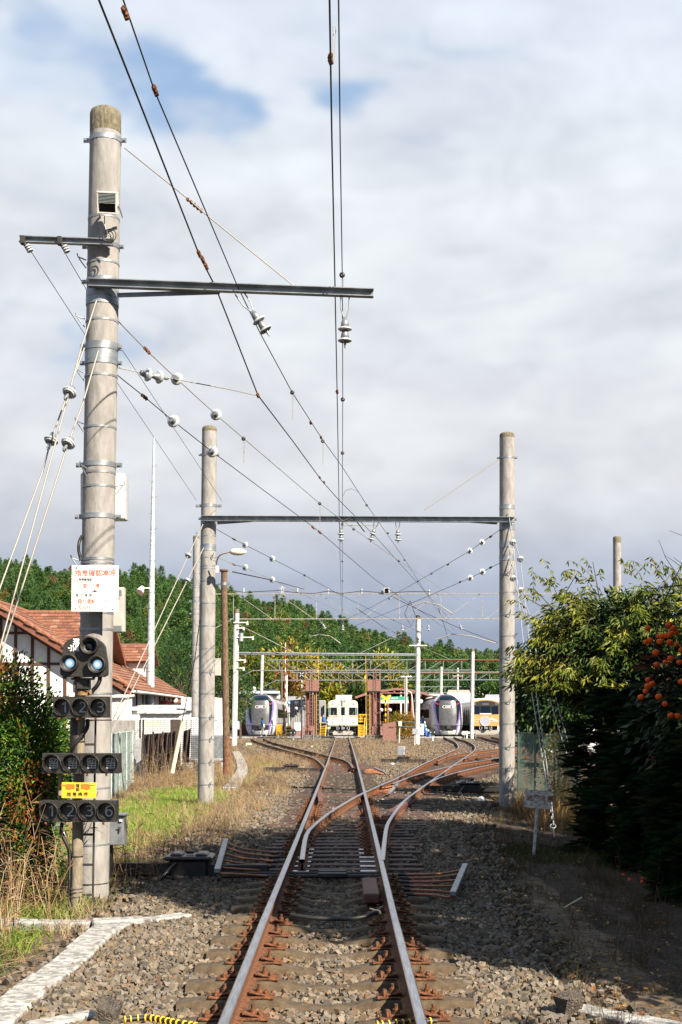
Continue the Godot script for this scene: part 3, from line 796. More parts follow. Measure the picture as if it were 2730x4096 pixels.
func tracks():
	rng.seed = 401
	var t := thing("railway_track", "straight rusty railway track running from the camera to the cream train", "railway track", Vector3(-0.1, -0.2, -6))
	rail(t, offset_line(main_line, -0.566, -4, 124, 1.0), 0.0)
	rail(t, offset_line(main_line, 0.566, -4, 124, 1.0), 0.0)
	var cs := concrete_sleeper()
	var clip := clip_mesh()
	var z := 1.95
	while z < 15.2:
		var x := xin(main_line, z)
		var yaw := rf(-0.012, 0.012)
		share(t, "sleeper", cs, mats.sleeper_concrete, Transform3D(Basis(Vector3.UP, yaw), Vector3(x + rf(-0.02, 0.02), -0.152, -z)))
		for s in [-0.566, 0.566]:
			for d in [-1, 1]:
				share(t, "rail_clip", clip, mats.rust, Transform3D(Basis(Vector3.UP, 0.0 if d > 0 else PI), Vector3(x + s + d * 0.062, -0.15, -z)))
		z += 0.62
	var red := [plank_mesh(2.2, 0.14, 0.18), plank_mesh(2.9, 0.14, 0.18), plank_mesh(3.6, 0.14, 0.18), plank_mesh(4.4, 0.14, 0.18)]
	z = 15.75
	while z < 32.5:
		var x0 := xin(main_line, z) - 1.1
		var x1 := maxf(xin(main_line, z) + 1.1, xin(r_out, z) + 0.55) + rf(-0.1, 0.15)
		var k := clampi(roundi((x1 - x0 - 2.2) / 0.72), 0, 3)
		share(t, "sleeper", red[k], mats.sleeper_red if rng.randf() < 0.6 else mats.sleeper_wood, Transform3D(Basis(Vector3.UP, rf(-0.012, 0.012)), Vector3((x0 + x1) / 2 + rf(-0.12, 0.12), -0.222 + rf(-0.006, 0.004), -z)))
		if z > 17.5 and z < 30:
			for s in [-0.566, 0.566]:
				for d in [-1, 1]:
					if rng.randf() < 0.75: share(t, "rail_clip", clip, mats.rust, Transform3D(Basis(Vector3.UP, 0.0 if d > 0 else PI), Vector3(xin(main_line, z) + s + d * 0.062, -0.15, -z)))
		z += 0.52
	var wood := [plank_mesh(2.1, 0.14, 0.2), plank_mesh(2.9, 0.14, 0.2)]
	while z < 122:
		var wide := z > 44 and z < 52
		share(t, "sleeper", wood[1 if wide else 0], mats.sleeper_red if wide else mats.sleeper_wood, Transform3D(Basis(Vector3.UP, rf(-0.02, 0.02)), Vector3(xin(main_line, z) + rf(-0.05, 0.05), -0.224 + rf(-0.008, 0.006), -z)))
		z += 0.62
	# turnout to the right, then two more that leave it
	var defs := [
		["railway_turnout", "rusty turnout track curving right from the switch to the right purple train", r_in, r_out, 0.003, 70.0, 20.0],
		["railway_turnout", "lower rusty siding leaving the right turnout behind the right concrete pole", r2_in, r2_out, 0.006, 70.0, 33.0],
		["railway_turnout", "upper rusty siding leaving the right turnout towards the orange train", r3_in, r3_out, 0.009, 10.0, 55.0],
		["railway_turnout", "dull brown turnout track curving left to the left purple train", l_l, l_r, 0.004, 10.0, 46.0],
		["railway_turnout", "short rusty track under the orange train", o_l, o_r, 0.002, 10.0, 80.0]]
	for d in defs:
		var first: Array = d[2]
		var o := thing(d[0], d[1], "railway track", Vector3(first[0].y, -0.2, -first[0].x))
		rail(o, d[2], d[4], d[5])
		rail(o, d[3], d[4], d[5])
		var zz: float = maxf(d[6], first[0].x + 1.5)
		var last: float = minf(first[-1].x, d[3][-1].x)
		var count := 0
		while zz < last - 0.5 and count < 110:
			if d[2] == r_in and zz < 32.5:
				zz += 0.6
				continue
			var a := xin(d[2], zz); var c := xin(d[3], zz)
			share(o, "sleeper", wood[1] if c - a > 1.5 else wood[0], mats.sleeper_red if rng.randf() < 0.6 else mats.sleeper_wood, Transform3D(Basis(Vector3.UP, rf(-0.03, 0.03)), Vector3((a + c) / 2, -0.226 - d[4] * 2 + rf(-0.006, 0.004), -zz)))
			if zz < 62:
				for e in [a, c]:
					for sd in [-1, 1]: share(o, "rail_clip", clip, mats.rust, Transform3D(Basis(Vector3.UP, 0.0 if sd > 0 else PI), Vector3(e + sd * 0.062, -0.148, -zz)))
			count += 1
			zz += 0.68

func trackside():
	rng.seed = 560
	# sliding plates and stretcher of the switch
	var sw := thing("switch_rods", "black switch rods and bright slide plates between the rails at the switch blades", "switch rods", Vector3(-0.1, -0.2, -16))
	for i in 6:
		var z := 15.9 + i * 0.52
		for s in [-0.566, 0.566]:
			var b := MB.new()
			b.box(Vector3(xin(main_line, z) + s + (0.15 if s < 0 else -0.15), -0.142, -z), Vector3(0.2, 0.012, 0.1), Basis.IDENTITY, 0.003)
			part(sw, "slide_plate", mats.rail_top, b)
	for z in [15.55, 15.3]:
		var b := MB.new()
		b.cyl(Vector3(-1.4, -0.13, -z), Vector3(0.5, -0.13, -z), 0.022, 0.022, 8)
		b.box(Vector3(-0.1, -0.115, -z), Vector3(0.34, 0.05, 0.12), Basis.IDENTITY, 0.01)
		part(sw, "rod", mats.dark_steel, b)
	# guard rails
	var gd := [["short brown steel guard block inside the right rail before the switch", at(1478, 3480, 14.2), at(1488, 3575, 12.9), 0.16], ["long brown guard rail beside the curved right rail", at(1637, 3190, 28), at(1540, 3252, 23.2), 0.13], ["small hooked guard rail inside the left rail opposite the crossing", at(1278, 3162, 30.4), at(1284, 3195, 27.4), 0.11]]
	for g in gd:
		var p: Vector3 = g[1]; var q: Vector3 = g[2]
		p.y = -0.06; q.y = -0.06
		var b := MB.new()
		var d := (q - p)
		b.box((p + q) / 2, Vector3(g[3], 0.1, d.length()), Basis.looking_at(d.normalized()), 0.012)
		single("guard_rail", g[0], "guard rail", mats.brown_dark, b)
	# point machines: [photo x centre, base row, label, scale]
	var pm := [[758.0, 3520.0, "large black point machine on long beams left of the switch", 1.0, 679.0], [1262.0 - 30, 3095.0, "black point machine beside the left turnout", 1.0, 0.0], [1615.0, 3055.0, "black point machine behind the grey box near the right turnout", 1.0, 0.0], [1880.0, 3175.0, "black point machine half hidden by the right concrete pole", 1.15, 0.0]]
	for q in pm:
		var z := gz(q[1], -0.24)
		var c: Vector3 = at(q[0], q[1], z)
		if q[2].contains("left turnout"): c = at(1165, 3093, gz(3093, -0.24))
		var t := thing("point_machine", q[2], "point machine", c)
		var s: float = q[3]
		var b := MB.new()
		b.box(c + Vector3(-0.5 * s, 0.14, 0.06), Vector3(0.95 * s, 0.15, 0.06), Basis.IDENTITY, 0.01)
		b.box(c + Vector3(0.5 * s, 0.12, 0.06), Vector3(0.95 * s, 0.15, 0.06), Basis.IDENTITY, 0.01)
		b.box(c + Vector3(0, 0.03, -0.1), Vector3(2.0 * s, 0.1, 0.3), Basis.IDENTITY, 0.01)
		part(t, "beam", mats.black, b)
		b = MB.new()
		b.box(c + Vector3(0, 0.14, -0.08), Vector3(0.48 * s, 0.24, 0.42), Basis.IDENTITY, 0.03)
		part(t, "housing", mats.black, b)
		b = MB.new()
		b.box(c + Vector3(0, 0.275, -0.08), Vector3(0.58 * s, 0.05, 0.5), Basis.IDENTITY, 0.02)
		for sx in [-0.15, 0.15]: b.box(c + Vector3(sx * s, 0.31, -0.08), Vector3(0.14, 0.045, 0.36), Basis.IDENTITY, 0.02)
		b.box(c + Vector3(0, 0.33, -0.1), Vector3(0.1, 0.04, 0.06), Basis.IDENTITY, 0.01)
		part(t, "lid", M("lid", Color(0.03, 0.02, 0.02), Color(0.085, 0.06, 0.058), 0.4, 0.35, 0.2), b)
		b = MB.new()
		b.tube(curve([c + Vector3(-0.15, 0.22, 0.14), c + Vector3(-0.24, 0.12, 0.26), c + Vector3(-0.36, 0.0, 0.34)], 0.05), 0.024, 7)
		part(t, "cable", M("cable", Color(0.03, 0.03, 0.035), Color.BLACK, 1, 0.3), b)
	# heater hoses with their bars
	heater("orange heater hoses fanned out under a steel bar right of the switch", Vector3(1.18, -0.15, -13.7), Vector3(1.52, -0.1, -15.9), 0.72, 13.75, 1)
	heater("orange heater hoses fanned out under a steel bar left of the switch", Vector3(-1.42, -0.05, -14.9), Vector3(-1.62, -0.02, -18.3), -0.86, 15.3, -1)
	heater("small bundle of orange heater hoses beside the far left turnout", Vector3(1.5, -0.15, -43.5), Vector3(1.2, -0.1, -46.5), 0.75, 43.6, 1)
	heater("curled orange heater hoses beside the crossing of the right turnout", Vector3(1.15, -0.1, -31.0), Vector3(1.5, -0.02, -34.0), 0.72, 31.2, 1)
	# concrete cable troughs: quads on the ground given by pixels
	trough("white concrete cable trough running diagonally along the left edge of the ballast", [[-40, 4090], [110, 3960], [260, 3850], [410, 3720], [470, 3690]], 0.27)
	trough("white concrete cable trough crossing the foot of the signal post", [[-60, 3672], [120, 3680], [300, 3684], [470, 3684], [620, 3672], [760, 3652]], 0.20)
	trough("white concrete cable trough along the foot of the wooden pole", [[945, 3006], [962, 3040], [970, 3078], [945, 3120], [922, 3150]], 0.42)
	trough("white slotted trough lid lying across the ballast at the lower left", [[118, 4096], [300, 4066], [418, 4040]], 0.16)
	trough("long white concrete trough lid at the lower right corner", [[2292, 4020], [2450, 4056], [2640, 4088], [2800, 4120]], 0.20)
	# big stones, hoses, sign
	for q in [[435.0, 4075.0, 0.19, "large pale stone at the end of the slotted trough lid"], [2275.0, 4040.0, 0.17, "grey stone at the end of the long trough lid"]]:
		var m := stone_mesh(120 + int(q[0]))
		var o := MeshInstance3D.new()
		o.mesh = m
		o.material_override = mats.gravel.duplicate()
		o.material_override.albedo_color = Color(1.25, 1.25, 1.25)
		o.name = numbered("stone")
		add_child(o)
		o.transform = Transform3D(Basis.from_euler(Vector3(0.3, q[0], 0.2)).scaled(Vector3.ONE * q[2]), onground(q[0], q[1], -0.2) + Vector3(0, 0.05, 0))
		tag(o, q[3], "stone")
	for q in [["yellow ribbed hose lying on the ballast left of the near rail", [[500, 4078], [600, 4072], [700, 4090], [790, 4104]]], ["yellow ribbed hose lying on the ballast right of the near rail", [[1510, 4098], [1600, 4092], [1700, 4086], [1745, 4082]]]]:
		var t := thing("hose", q[0], "hose", onground(q[1][0][0], q[1][0][1], -0.2))
		var pts := []
		for p in q[1]: pts.append(onground(p[0], p[1], -0.13))
		pts = curve(pts, 0.02)
		var b := MB.new()
		b.tube(pts, 0.017, 7)
		part(t, "core", mats.black, b)
		b = MB.new()
		for i in range(0, pts.size() - 1, 2):
			var d: Vector3 = (pts[i + 1] - pts[i]).normalized()
			b.cyl(pts[i] - d * 0.004, pts[i] + d * 0.004, 0.024, 0.024, 8)
		part(t, "rib", mats.yellow, b)
	# cable strapped across between the near rails
	var cb := MB.new()
	cb.tube(curve([at(1165, 3660, 11.4), at(1250, 3672, 11.3), at(1370, 3676, 11.3), at(1470, 3665, 11.3), at(1530, 3632, 11.5)], 0.1), 0.02, 8)
	single("cable", "thick black cable strapped across between the near rails", "cable", mats.black, cb)
	cb = MB.new()
	cb.tube(curve([at(1523, 3650, 11.4), at(1490, 3640, 11.4), at(1480, 3634, 11.4), at(1500, 3639, 11.3), at(1520, 3644, 11.2), at(1524, 3655, 11.2)], 0.02), 0.006, 6)
	single("cable_loop", "small loop of pale wire beside the right rail", "wire loop", mats.beige, cb)
	# tilted rusty warning sign
	var sg := thing("warning_sign", "rusty white warning board on a leaning post at the edge of the dark bushes", "sign", onground(2133, 3455, -0.4))
	var zs := gz(3455, -0.4)
	var b := MB.new()
	b.box((at(2133, 3455, zs) + at(2155, 3175, zs)) / 2, Vector3(0.04, (280.0) / F * zs + 0.05, 0.03), Basis(Vector3.BACK, -0.075), 0.004)
	part(sg, "post", M("post_white", Color(0.36, 0.34, 0.32), Color(0.62, 0.61, 0.60), 0.3, 0.6), b)
	b = MB.new()
	var tilt := Basis(Vector3.BACK, -0.085)
	var bc := at(2154, 3197, zs - 0.03)
	var u := tilt.x; var v := -tilt.y
	b.box(bc, Vector3(108.0 / F * zs, 72.0 / F * zs, 0.004), tilt)
	var plate := part(sg, "board", M("rusty_white", Color(0.46, 0.33, 0.25), Color(0.68, 0.67, 0.65), 0.3, 0.7, 0, 0, Vector3(1, 1.6, 1)), b)
	b = MB.new()
	kanji(b, "込戸注意", bc + u * -0.17 + v * -0.06 + Vector3(0, 0, 0.003), 0.085, 0.098, u, v, Vector3(0, 0, 1), 0.11)
	part(plate, "lettering", M("rust_print", Color(0.2, 0.05, 0.02), Color(0.4, 0.16, 0.08), 0.1, 0.9), b)
	# litter
	for q in [[1570.0, 3062.0, "white plastic litter beside the black point machine near the right turnout"], [1925.0, 3205.0, "white can on the grass left of the right concrete pole"], [1305.0 - 57, 2990.0, "round white stone left of the far main track"]]:
		b = MB.new()
		var c: Vector3 = onground(q[0], q[1], -0.22) + Vector3(0, 0.03, 0)
		b.lathe([Vector2(0, -0.04), Vector2(0.1, -0.02), Vector2(0.09, 0.04), Vector2(0.03, 0.08), Vector2(0, 0.08)], Transform3D(Basis(Vector3(1, 0, 0.4).normalized(), 0.5), c), 9)
		single("litter", q[2], "litter", mats.white_paint, b)
	b = MB.new()
	b.tube([at(2255, 3632, 12.8), at(2290, 3612, 13.1), at(2328, 3590, 13.5)], 0.008, 6)
	single("stick", "pale stick lying in the dark grass at the right", "stick", mats.beige, b)
	var leafy := MB.new()
	for i in 700:
		var z := rf(6.5, 24); var x := rf(1.6, minf(z * 0.27, 5.5)) if rng.randf() < 0.8 else rf(-0.6, 2)
		leafy.color([Color(0.22, 0.10, 0.03), Color(0.30, 0.18, 0.05), Color(0.14, 0.07, 0.03), Color(0.36, 0.26, 0.07)][i % 4])
		var d := Vector3(rng.randfn(), rf(0, 0.5), rng.randfn()).normalized()
		leafy.leaf(Vector3(x, gh(x, z) + 0.045, -z), d, d.cross(Vector3(0.2, 1, 0.1)).normalized(), rf(0.04, 0.08), rf(0.025, 0.04))
	single("fallen_leaves", "fallen brown leaves scattered over the shaded ground at the right", "", mats.leaf, leafy).set_meta("kind", "stuff")
	for i in 7:
		b = MB.new()
		var c := onground(2560 + rf(-70, 90), 3480 + rf(-30, 80), -0.4)
		b.lathe([Vector2(0, -0.03), Vector2(0.03, -0.015), Vector2(0.034, 0.005), Vector2(0.02, 0.028), Vector2(0, 0.026)], Transform3D(Basis.IDENTITY, c + Vector3(0, 0.03, 0)), 8)
		single("persimmon", "fallen orange persimmon on the dark ground under the right bushes", "persimmon", M("fruit", Color(0.62, 0.09, 0.01), Color(0.70, 0.15, 0.02), 0.1, 0.3), b, "fallen persimmons")

func heater(label: String, a: Vector3, e: Vector3, rail_x: float, z0: float, dir: int):
	var t := thing("heater_hoses", label, "heater hoses", Vector3(a.x, -0.2, a.z))
	var b := MB.new()
	var d := (e - a)
	b.box((a + e) / 2 + Vector3(0, 0.03, 0), Vector3(0.07, 0.05, d.length()), Basis.looking_at(d.normalized()), 0.006)
	part(t, "bar", mats.galv, b)
	for i in 6:
		var k := i / 5.0
		var p := Vector3(rail_x, -0.13, -z0 - i * absf(d.z) / 6.5)
		var q := a.lerp(e, clampf(k, 0.05, 0.95)) + Vector3(0, -0.01, 0)
		b = MB.new()
		b.tube(curve([p, p.lerp(q, 0.5) + Vector3(0.05 * dir, 0.015, 0.12 + 0.03 * i), q + Vector3(-0.10 * dir, 0.01, 0.20), q], 0.06), 0.014, 7)
		var hs := part(t, "hose", mats.copper, b)
		b = MB.new()
		b.cyl(p + Vector3(-0.04 * dir, 0, 0), p + Vector3(0.1 * dir, 0, 0.01), 0.022, 0.022, 8)
		part(hs, "connector", mats.black, b)
func trough(label: String, px: Array, w: float):
	var t := thing("cable_trough", label, "cable trough", onground(px[0][0], px[0][1], -0.25))
	var pts := []
	for p in px: pts.append(onground(p[0], p[1], -0.19))
	var line := curve(pts, 0.05)
	var acc := 0.0
	var start := 0
	for i in range(1, line.size()):
		acc += line[i].distance_to(line[i - 1])
		if acc > 0.5 or i == line.size() - 1:
			var p: Vector3 = line[start]; var q: Vector3 = line[i]
			var dd := q - p
			if dd.length() > 0.12:
				var b := MB.new()
				b.box((p + q) / 2 + Vector3(0, rf(-0.012, 0.008) - 0.06, 0), Vector3(w, 0.14, dd.length() - 0.012), Basis.looking_at(dd.normalized(), Vector3(rf(-0.02, 0.02), 1, 0)), 0.015)
				part(t, "slab", mats.white_concrete, b)
			acc = 0; start = i

# ------------------------------------------------------------------ poles and beams
func band_on(t: Node3D, base: Vector3, top: Vector3, r0: float, r1: float, y: float, h: float, mat: Material, lugs := 0.0, extra := 0.006):
	var k := (y - base.y) / (top.y - base.y)
	var c := base.lerp(top, k)
	var r := lerpf(r0, r1, k) + extra
	var b := MB.new()
	b.cyl(c - Vector3(0, h / 2, 0), c + Vector3(0, h / 2, 0), r, r, 20)
	if lugs > 0:
		for s in [-1, 1]:
			b.box(c + Vector3(s * (r + lugs / 2), 0, 0.02), Vector3(lugs, h * 0.95, 0.012), Basis.IDENTITY, 0.003)
			b.cyl(c + Vector3(s * (r + lugs * 0.6), 0, 0.01), c + Vector3(s * (r + lugs * 0.6), 0, 0.05), 0.014, 0.014, 6)
	part(t, "band", mat, b)
func step_on(t: Node3D, base: Vector3, top: Vector3, r0: float, r1: float, y: float, side: float):
	var k := (y - base.y) / (top.y - base.y)
	var c := base.lerp(top, k)
	var r := lerpf(r0, r1, k)
	var b := MB.new()
	b.cyl(c - Vector3(0, 0.012, 0), c + Vector3(0, 0.012, 0), r + 0.004, r + 0.004, 18)
	var d := Vector3(sin(side), 0, cos(side))
	var p := c + d * r
	b.tube([p + d * 0.01 + Vector3(0, 0.03, 0), p + d * 0.10 + Vector3(0, 0.055, 0), p + d * 0.11 + Vector3(0, 0.09, 0)], 0.008, 5)
	b.tube([p + d * 0.01 - Vector3(0, 0.06, 0), p + d * 0.09 + Vector3(0, 0.04, 0)], 0.007, 5)
	part(t, "step_bolt", mats.galv, b)
func pole(called: String, label: String, base: Vector3, top: Vector3, r0: float, r1: float, mat: Material, moss := 0.0, n := 22) -> Node3D:
	base.y -= 0.3
	var t := thing(called, label, "pole", base)
	var b := MB.new()
	var cut := top.lerp(base, moss / maxf(0.1, top.y - base.y))
	b.cyl(base, cut, r0, r1, n, moss <= 0)
	part(t, "shaft", mat, b)
	if moss > 0:
		b = MB.new()
		var h := top.y - cut.y
		b.lathe([Vector2(r1 + 0.0005, 0), Vector2(r1, h - r1 * 0.35), Vector2(r1 * 0.93, h - r1 * 0.12), Vector2(r1 * 0.75, h), Vector2(0, h + 0.01)], Transform3D(Basis.IDENTITY, cut), n)
		part(t, "pole_cap", mats.moss, b)
	return t
func channel(b: MB, p: Vector3, q: Vector3, h: float, w: float):   # a C-shaped beam, open towards the camera
	var d := (q - p)
	var f := Basis(d.normalized(), Vector3.UP, d.normalized().cross(Vector3.UP).normalized())
	f = Basis(f.x, f.z.cross(f.x), f.z)
	var c := (p + q) / 2
	b.box(c - f.z * w * 0.5, Vector3(d.length(), h, 0.008), f)
	b.box(c + f.y * h * 0.5, Vector3(d.length() + 0.006, 0.009, w + 0.014), f)
	b.box(c - f.y * h * 0.5, Vector3(d.length() + 0.006, 0.009, w + 0.014), f)
func bar(b: MB, p: Vector3, q: Vector3, w: float, h: float):
	var d := q - p
	b.box((p + q) / 2, Vector3(w, h, d.length()), Basis.looking_at(d.normalized(), Vector3.UP if absf(d.normalized().y) < 0.95 else Vector3.RIGHT))

func poles():
	var a0 := at(366, 3604, 14.4); var a1 := at(425, 440, 14.4)
	var A := pole("concrete_pole", "tall grey concrete pole with many steel bands behind the shunting signal", a0, a1, 0.186, 0.172, mats.concrete, 0.27)
	for q in [[565.0, 0.055, 0.06], [990.0, 0.05, 0.05], [1130.0, 0.05, 0.05], [1182.0, 0.08, 0.0], [1212.0, 0.08, 0.0], [1392.0, 0.08, 0.05], [1428.0, 0.10, 0.0], [1455.0, 0.05, 0.05], [1862.0, 0.055, 0.07], [2068.0, 0.055, 0.07]]:
		band_on(A, a0, a1, 0.19, 0.172, at(0, q[0], 14.4).y, q[1], mats.galv, q[2])
	for q in [[880.0, 0.03], [2240.0, 0.03], [2520.0, 0.026], [2775.0, 0.02], [2880.0, 0.012], [3150.0, 0.02], [3375.0, 0.02], [3530.0, 0.012], [2450.0, 0.05]]:
		band_on(A, a0, a1, 0.19, 0.172, at(0, q[0], 14.4).y, q[1], mats.galv if q[1] > 0.014 else mats.dark_steel, 0.0, 0.003)
	for q in [[1060.0, -1.2], [1290.0, -1.4], [1510.0, -1.1], [1715.0, -1.0], [1895.0, -0.6], [1950.0, 2.0], [2255.0, -1.4]]:
		step_on(A, a0, a1, 0.188, 0.174, at(0, q[0], 14.4).y, q[1])
	var b0 := at(823, 3213, 30); var b1 := at(839, 1706, 30)
	var B := pole("concrete_pole", "grey concrete pole in front of the 2K cabinet on the left", b0, b1, 0.19, 0.17, mats.concrete, 0.12)
	for q in [[1820.0, 0.06, 0.06], [2024.0, 0.07, 0.12], [2092.0, 0.16, 0.0], [2192.0, 0.16, 0.0], [2075.0, 0.06, 0.05]]:
		band_on(B, b0, b1, 0.192, 0.17, at(0, q[0], 30).y, q[1], mats.galv, q[2])
	for q in [2145, 2232, 2265, 2275, 2325, 2415, 2505, 2595, 2690, 2775, 2870, 2958, 3050, 3138]:
		step_on(B, b0, b1, 0.191, 0.171, at(0, q, 30).y, 0.55 if q % 2 == 0 else -1.3)
	var c0 := at(2029, 3247, 30); var c1 := at(2029, 1732, 30)
	var C := pole("concrete_pole", "grey concrete pole in front of the trees on the right", c0, c1, 0.183, 0.172, mats.concrete, 0.12)
	for q in [[1832.0, 0.05, 0.06], [2030.0, 0.1, 0.0], [2078.0, 0.06, 0.05], [2110.0, 0.14, 0.0], [2180.0, 0.14, 0.0], [2232.0, 0.14, 0.0]]:
		band_on(C, c0, c1, 0.185, 0.172, at(0, q[0], 30).y, q[1], mats.galv, q[2])
	for q in [2296, 2371, 2460, 2545, 2632, 2720, 2808, 2895, 2988, 3072, 3162]:
		step_on(C, c0, c1, 0.184, 0.172, at(0, q, 30).y, 0.15 if q % 2 == 0 else 0.9)
	# the other poles
	var D := pole("concrete_pole", "weathered concrete pole with pegs just left behind the 2K cabinet", at(779, 3055, 57), at(787, 2143, 57), 0.165, 0.15, mats.concrete, 0.12, 14)
	for i in 14: step_on(D, at(779, 3055, 57), at(787, 2143, 57), 0.166, 0.15, 1.8 + i * 0.52, -1.2 if i % 2 else 1.2)
	for q in [[2350.0, 0.05], [2405.0, 0.06], [2455.0, 0.06]]: band_on(D, at(779, 3055, 57), at(787, 2143, 57), 0.166, 0.15, at(0, q[0], 57).y, q[1], mats.galv, 0.14)
	var E := pole("wooden_pole", "weathered brown wooden pole beside the cabinet, bark stained at the foot", at(908, 3105, 45), at(897, 2285, 45), 0.125, 0.105, mats.wood_pole, 0, 14)
	var wb := MB.new()
	wb.cyl(at(897, 2286, 45), at(897, 2279, 45), 0.15, 0.15, 12)
	part(E, "cap", mats.rust, wb)
	wb = MB.new()
	wb.cyl(at(908, 3105, 45), at(906.5, 2950, 45), 0.132, 0.121, 14)
	part(E, "stained_foot", M("burnt", Color(0.07, 0.02, 0.008), Color(0.33, 0.17, 0.09), 0.4, 0.9, 0, 0.3, Vector3(4, 0.3, 4)), wb)
	band_on(E, at(908, 3105, 45), at(897, 2285, 45), 0.125, 0.105, at(0, 2335, 45).y, 0.11, mats.galv, 0.1)
	var G := pole("concrete_pole", "white cable laden pole with transformer left of the left purple train", at(938, 2985, 91), at(949, 2436, 91), 0.185, 0.17, M("white_pole", Color(0.42, 0.41, 0.39), Color(0.62, 0.61, 0.58), 1.5, 0.8), 0.3, 14)
	for i in 22: step_on(G, at(938, 2985, 91), at(949, 2436, 91), 0.186, 0.17, 0.8 + i * 0.37, [-1.5, 1.4, 0.2][i % 3])
	for i in 4:
		wb = MB.new()
		wb.tube([at(930 + i * 2, 2985, 90.7), at(938 + i * 2, 2500, 90.7)], 0.025, 5)
		part(G, "cable", mats.black if i == 1 else mats.white_paint, wb)
	wb = MB.new()
	wb.cyl(at(965, 2565, 90.8), at(966, 2532, 90.8), 0.15, 0.15, 12)
	part(G, "transformer", mats.grey_paint, wb)
	wb = MB.new()
	for q in [[2490, 40], [2512, 25], [2549, 62], [2640, 30], [2672, 25]]:
		bar(wb, at(935, q[0], 90.8), at(952 + q[1], q[0], 90.8), 0.07, 0.07)
		wb.cyl(at(950 + q[1], q[0] + 10, 90.8), at(950 + q[1], q[0] - 4, 90.8), 0.08, 0.06, 8)
	part(G, "bracket", mats.white_paint, wb)
	wb = MB.new()
	wb.box(at(951, 2902, 90), Vector3(0.24, 0.55, 0.2), Basis.IDENTITY, 0.02)
	part(G, "meter_box", mats.white_paint, wb)
	pole("concrete_pole", "pale concrete pole right of the brown bin with two cross bars behind the bush", at(1669, 2984, 92), at(1674, 2460, 92), 0.185, 0.165, M("pale_pole"if false else "white_pole"), 0.3, 16)
	pole("concrete_pole", "pale concrete pole between the right purple train and the orange train", at(1888, 2957, 121), at(1892, 2594, 121), 0.19, 0.165, mats.white_pole, 0.3, 14)
	pole("concrete_pole", "pale concrete pole rising behind the right purple train", at(1764, 2940, 150), at(1766, 2667, 150), 0.17, 0.15, mats.white_pole, 0.0, 12)
	pole("concrete_pole", "pale concrete pole rising behind the left purple train", at(1043, 2940, 150), at(1050, 2618, 150), 0.2, 0.17, mats.white_pole, 0.0, 12)
	pole("concrete_pole", "greenish old pole behind the roof of the left purple train", at(1126, 2940, 152), at(1127, 2667, 152), 0.16, 0.13, mats.moss, 0.0, 10)
	pole("concrete_pole", "thin pale pole with bracket lamps behind the striped barrier", at(1147, 2940, 151), at(1148, 2700, 151), 0.11, 0.10, mats.white_pole, 0.0, 10)
	pole("concrete_pole", "grey pole top rising out of the big tree on the right", at(2472, 3080, 50), at(2469, 2146, 50), 0.165, 0.155, mats.concrete, 0.25, 16)
	pole("concrete_pole", "thin utility pole with cross arms over the far grey roof", at(1832, 2925, 175), at(1832, 2671, 175), 0.15, 0.13, mats.white_pole, 0.0, 8)
	pole("steel_mast", "tall tapering grey steel mast between the two left concrete poles", at(598, 3022, 70), at(617, 1750, 70), 0.27, 0.055, M("mast", Color(0.40, 0.45, 0.48), Color(0.58, 0.63, 0.66), 1.6, 0.5, 0.3), 0, 18)
	var mast := get_node("steel_mast") as Node3D
	for i in 16: step_on(mast, at(598, 3022, 70), at(617, 1750, 70), 0.27, 0.055, 2.5 + i * 0.85, 1.2 if i % 2 else -1.2)
	# street lamp on the second pole, lamp on the mast
	var lt := thing("street_lamp", "cream street lamp on a curved arm on the concrete pole before the cabinet", "street lamp", at(865, 2275, 29.7))
	wb = MB.new()
	wb.tube(curve([at(866, 2290, 29.7), at(868, 2245, 29.6), at(880, 2222, 29.5), at(900, 2213, 29.4), at(925, 2208, 29.3)], 0.05), 0.016, 7)
	part(lt, "arm", M("rusty_arm", Color(0.45, 0.25, 0.12), Color(0.62, 0.5, 0.36), 0.2, 0.7), wb)
	wb = MB.new()
	wb.lathe([Vector2(0, 0), Vector2(0.05, 0.005), Vector2(0.075, 0.08), Vector2(0.085, 0.16), Vector2(0.07, 0.27), Vector2(0.03, 0.36), Vector2(0, 0.38)], Transform3D(Basis(Vector3(0, 1, 0.35).normalized(), Vector3(1, 0.08, 0.1).normalized(), Vector3(0, -0.3, 1).normalized()).orthonormalized().rotated(Vector3.UP, 0.0), at(922, 2207, 29.3)), 12)
	part(lt, "shade", mats.cream, wb)
	wb = MB.new()
	wb.box(at(869, 2278, 29.6), Vector3(0.07, 0.16, 0.07), Basis.IDENTITY, 0.008)
	part(lt, "ballast_box", mats.white_paint, wb)
	var ml := thing("floodlight", "small white floodlight sticking out left from the tall steel mast", "floodlight", at(570, 2355, 69.8))
	wb = MB.new()
	wb.cyl(at(560, 2368, 69.6), at(572, 2348, 69.8), 0.22, 0.10, 12)
	bar(wb, at(572, 2352, 69.8), at(608, 2352, 69.9), 0.05, 0.05)
	part(ml, "lamp_head", mats.white_paint, wb)
	# arm with its brace on the first pole
	var arm := thing("cantilever_beam", "long steel beam reaching right from the tall left concrete pole over the track", "beam", at(357, 1120, 14.2))
	wb = MB.new()
	channel(wb, at(357, 1131, 14.16), at(1494, 1173, 14.2), 0.078, 0.07)
	part(arm, "beam", mats.galv, wb)
	wb = MB.new()
	bar(wb, at(470, 1181, 14.25), at(880, 1168, 14.25), 0.01, 0.05)
	part(arm, "brace", mats.galv, wb)
	arm = thing("crossarm", "short dark crossarm with two small insulators left of the tall concrete pole", "crossarm", at(80, 960, 14.1))
	wb = MB.new()
	channel(wb, at(80, 957, 14.16), at(455, 970, 14.16), 0.06, 0.05)
	part(arm, "beam", mats.galv, wb)
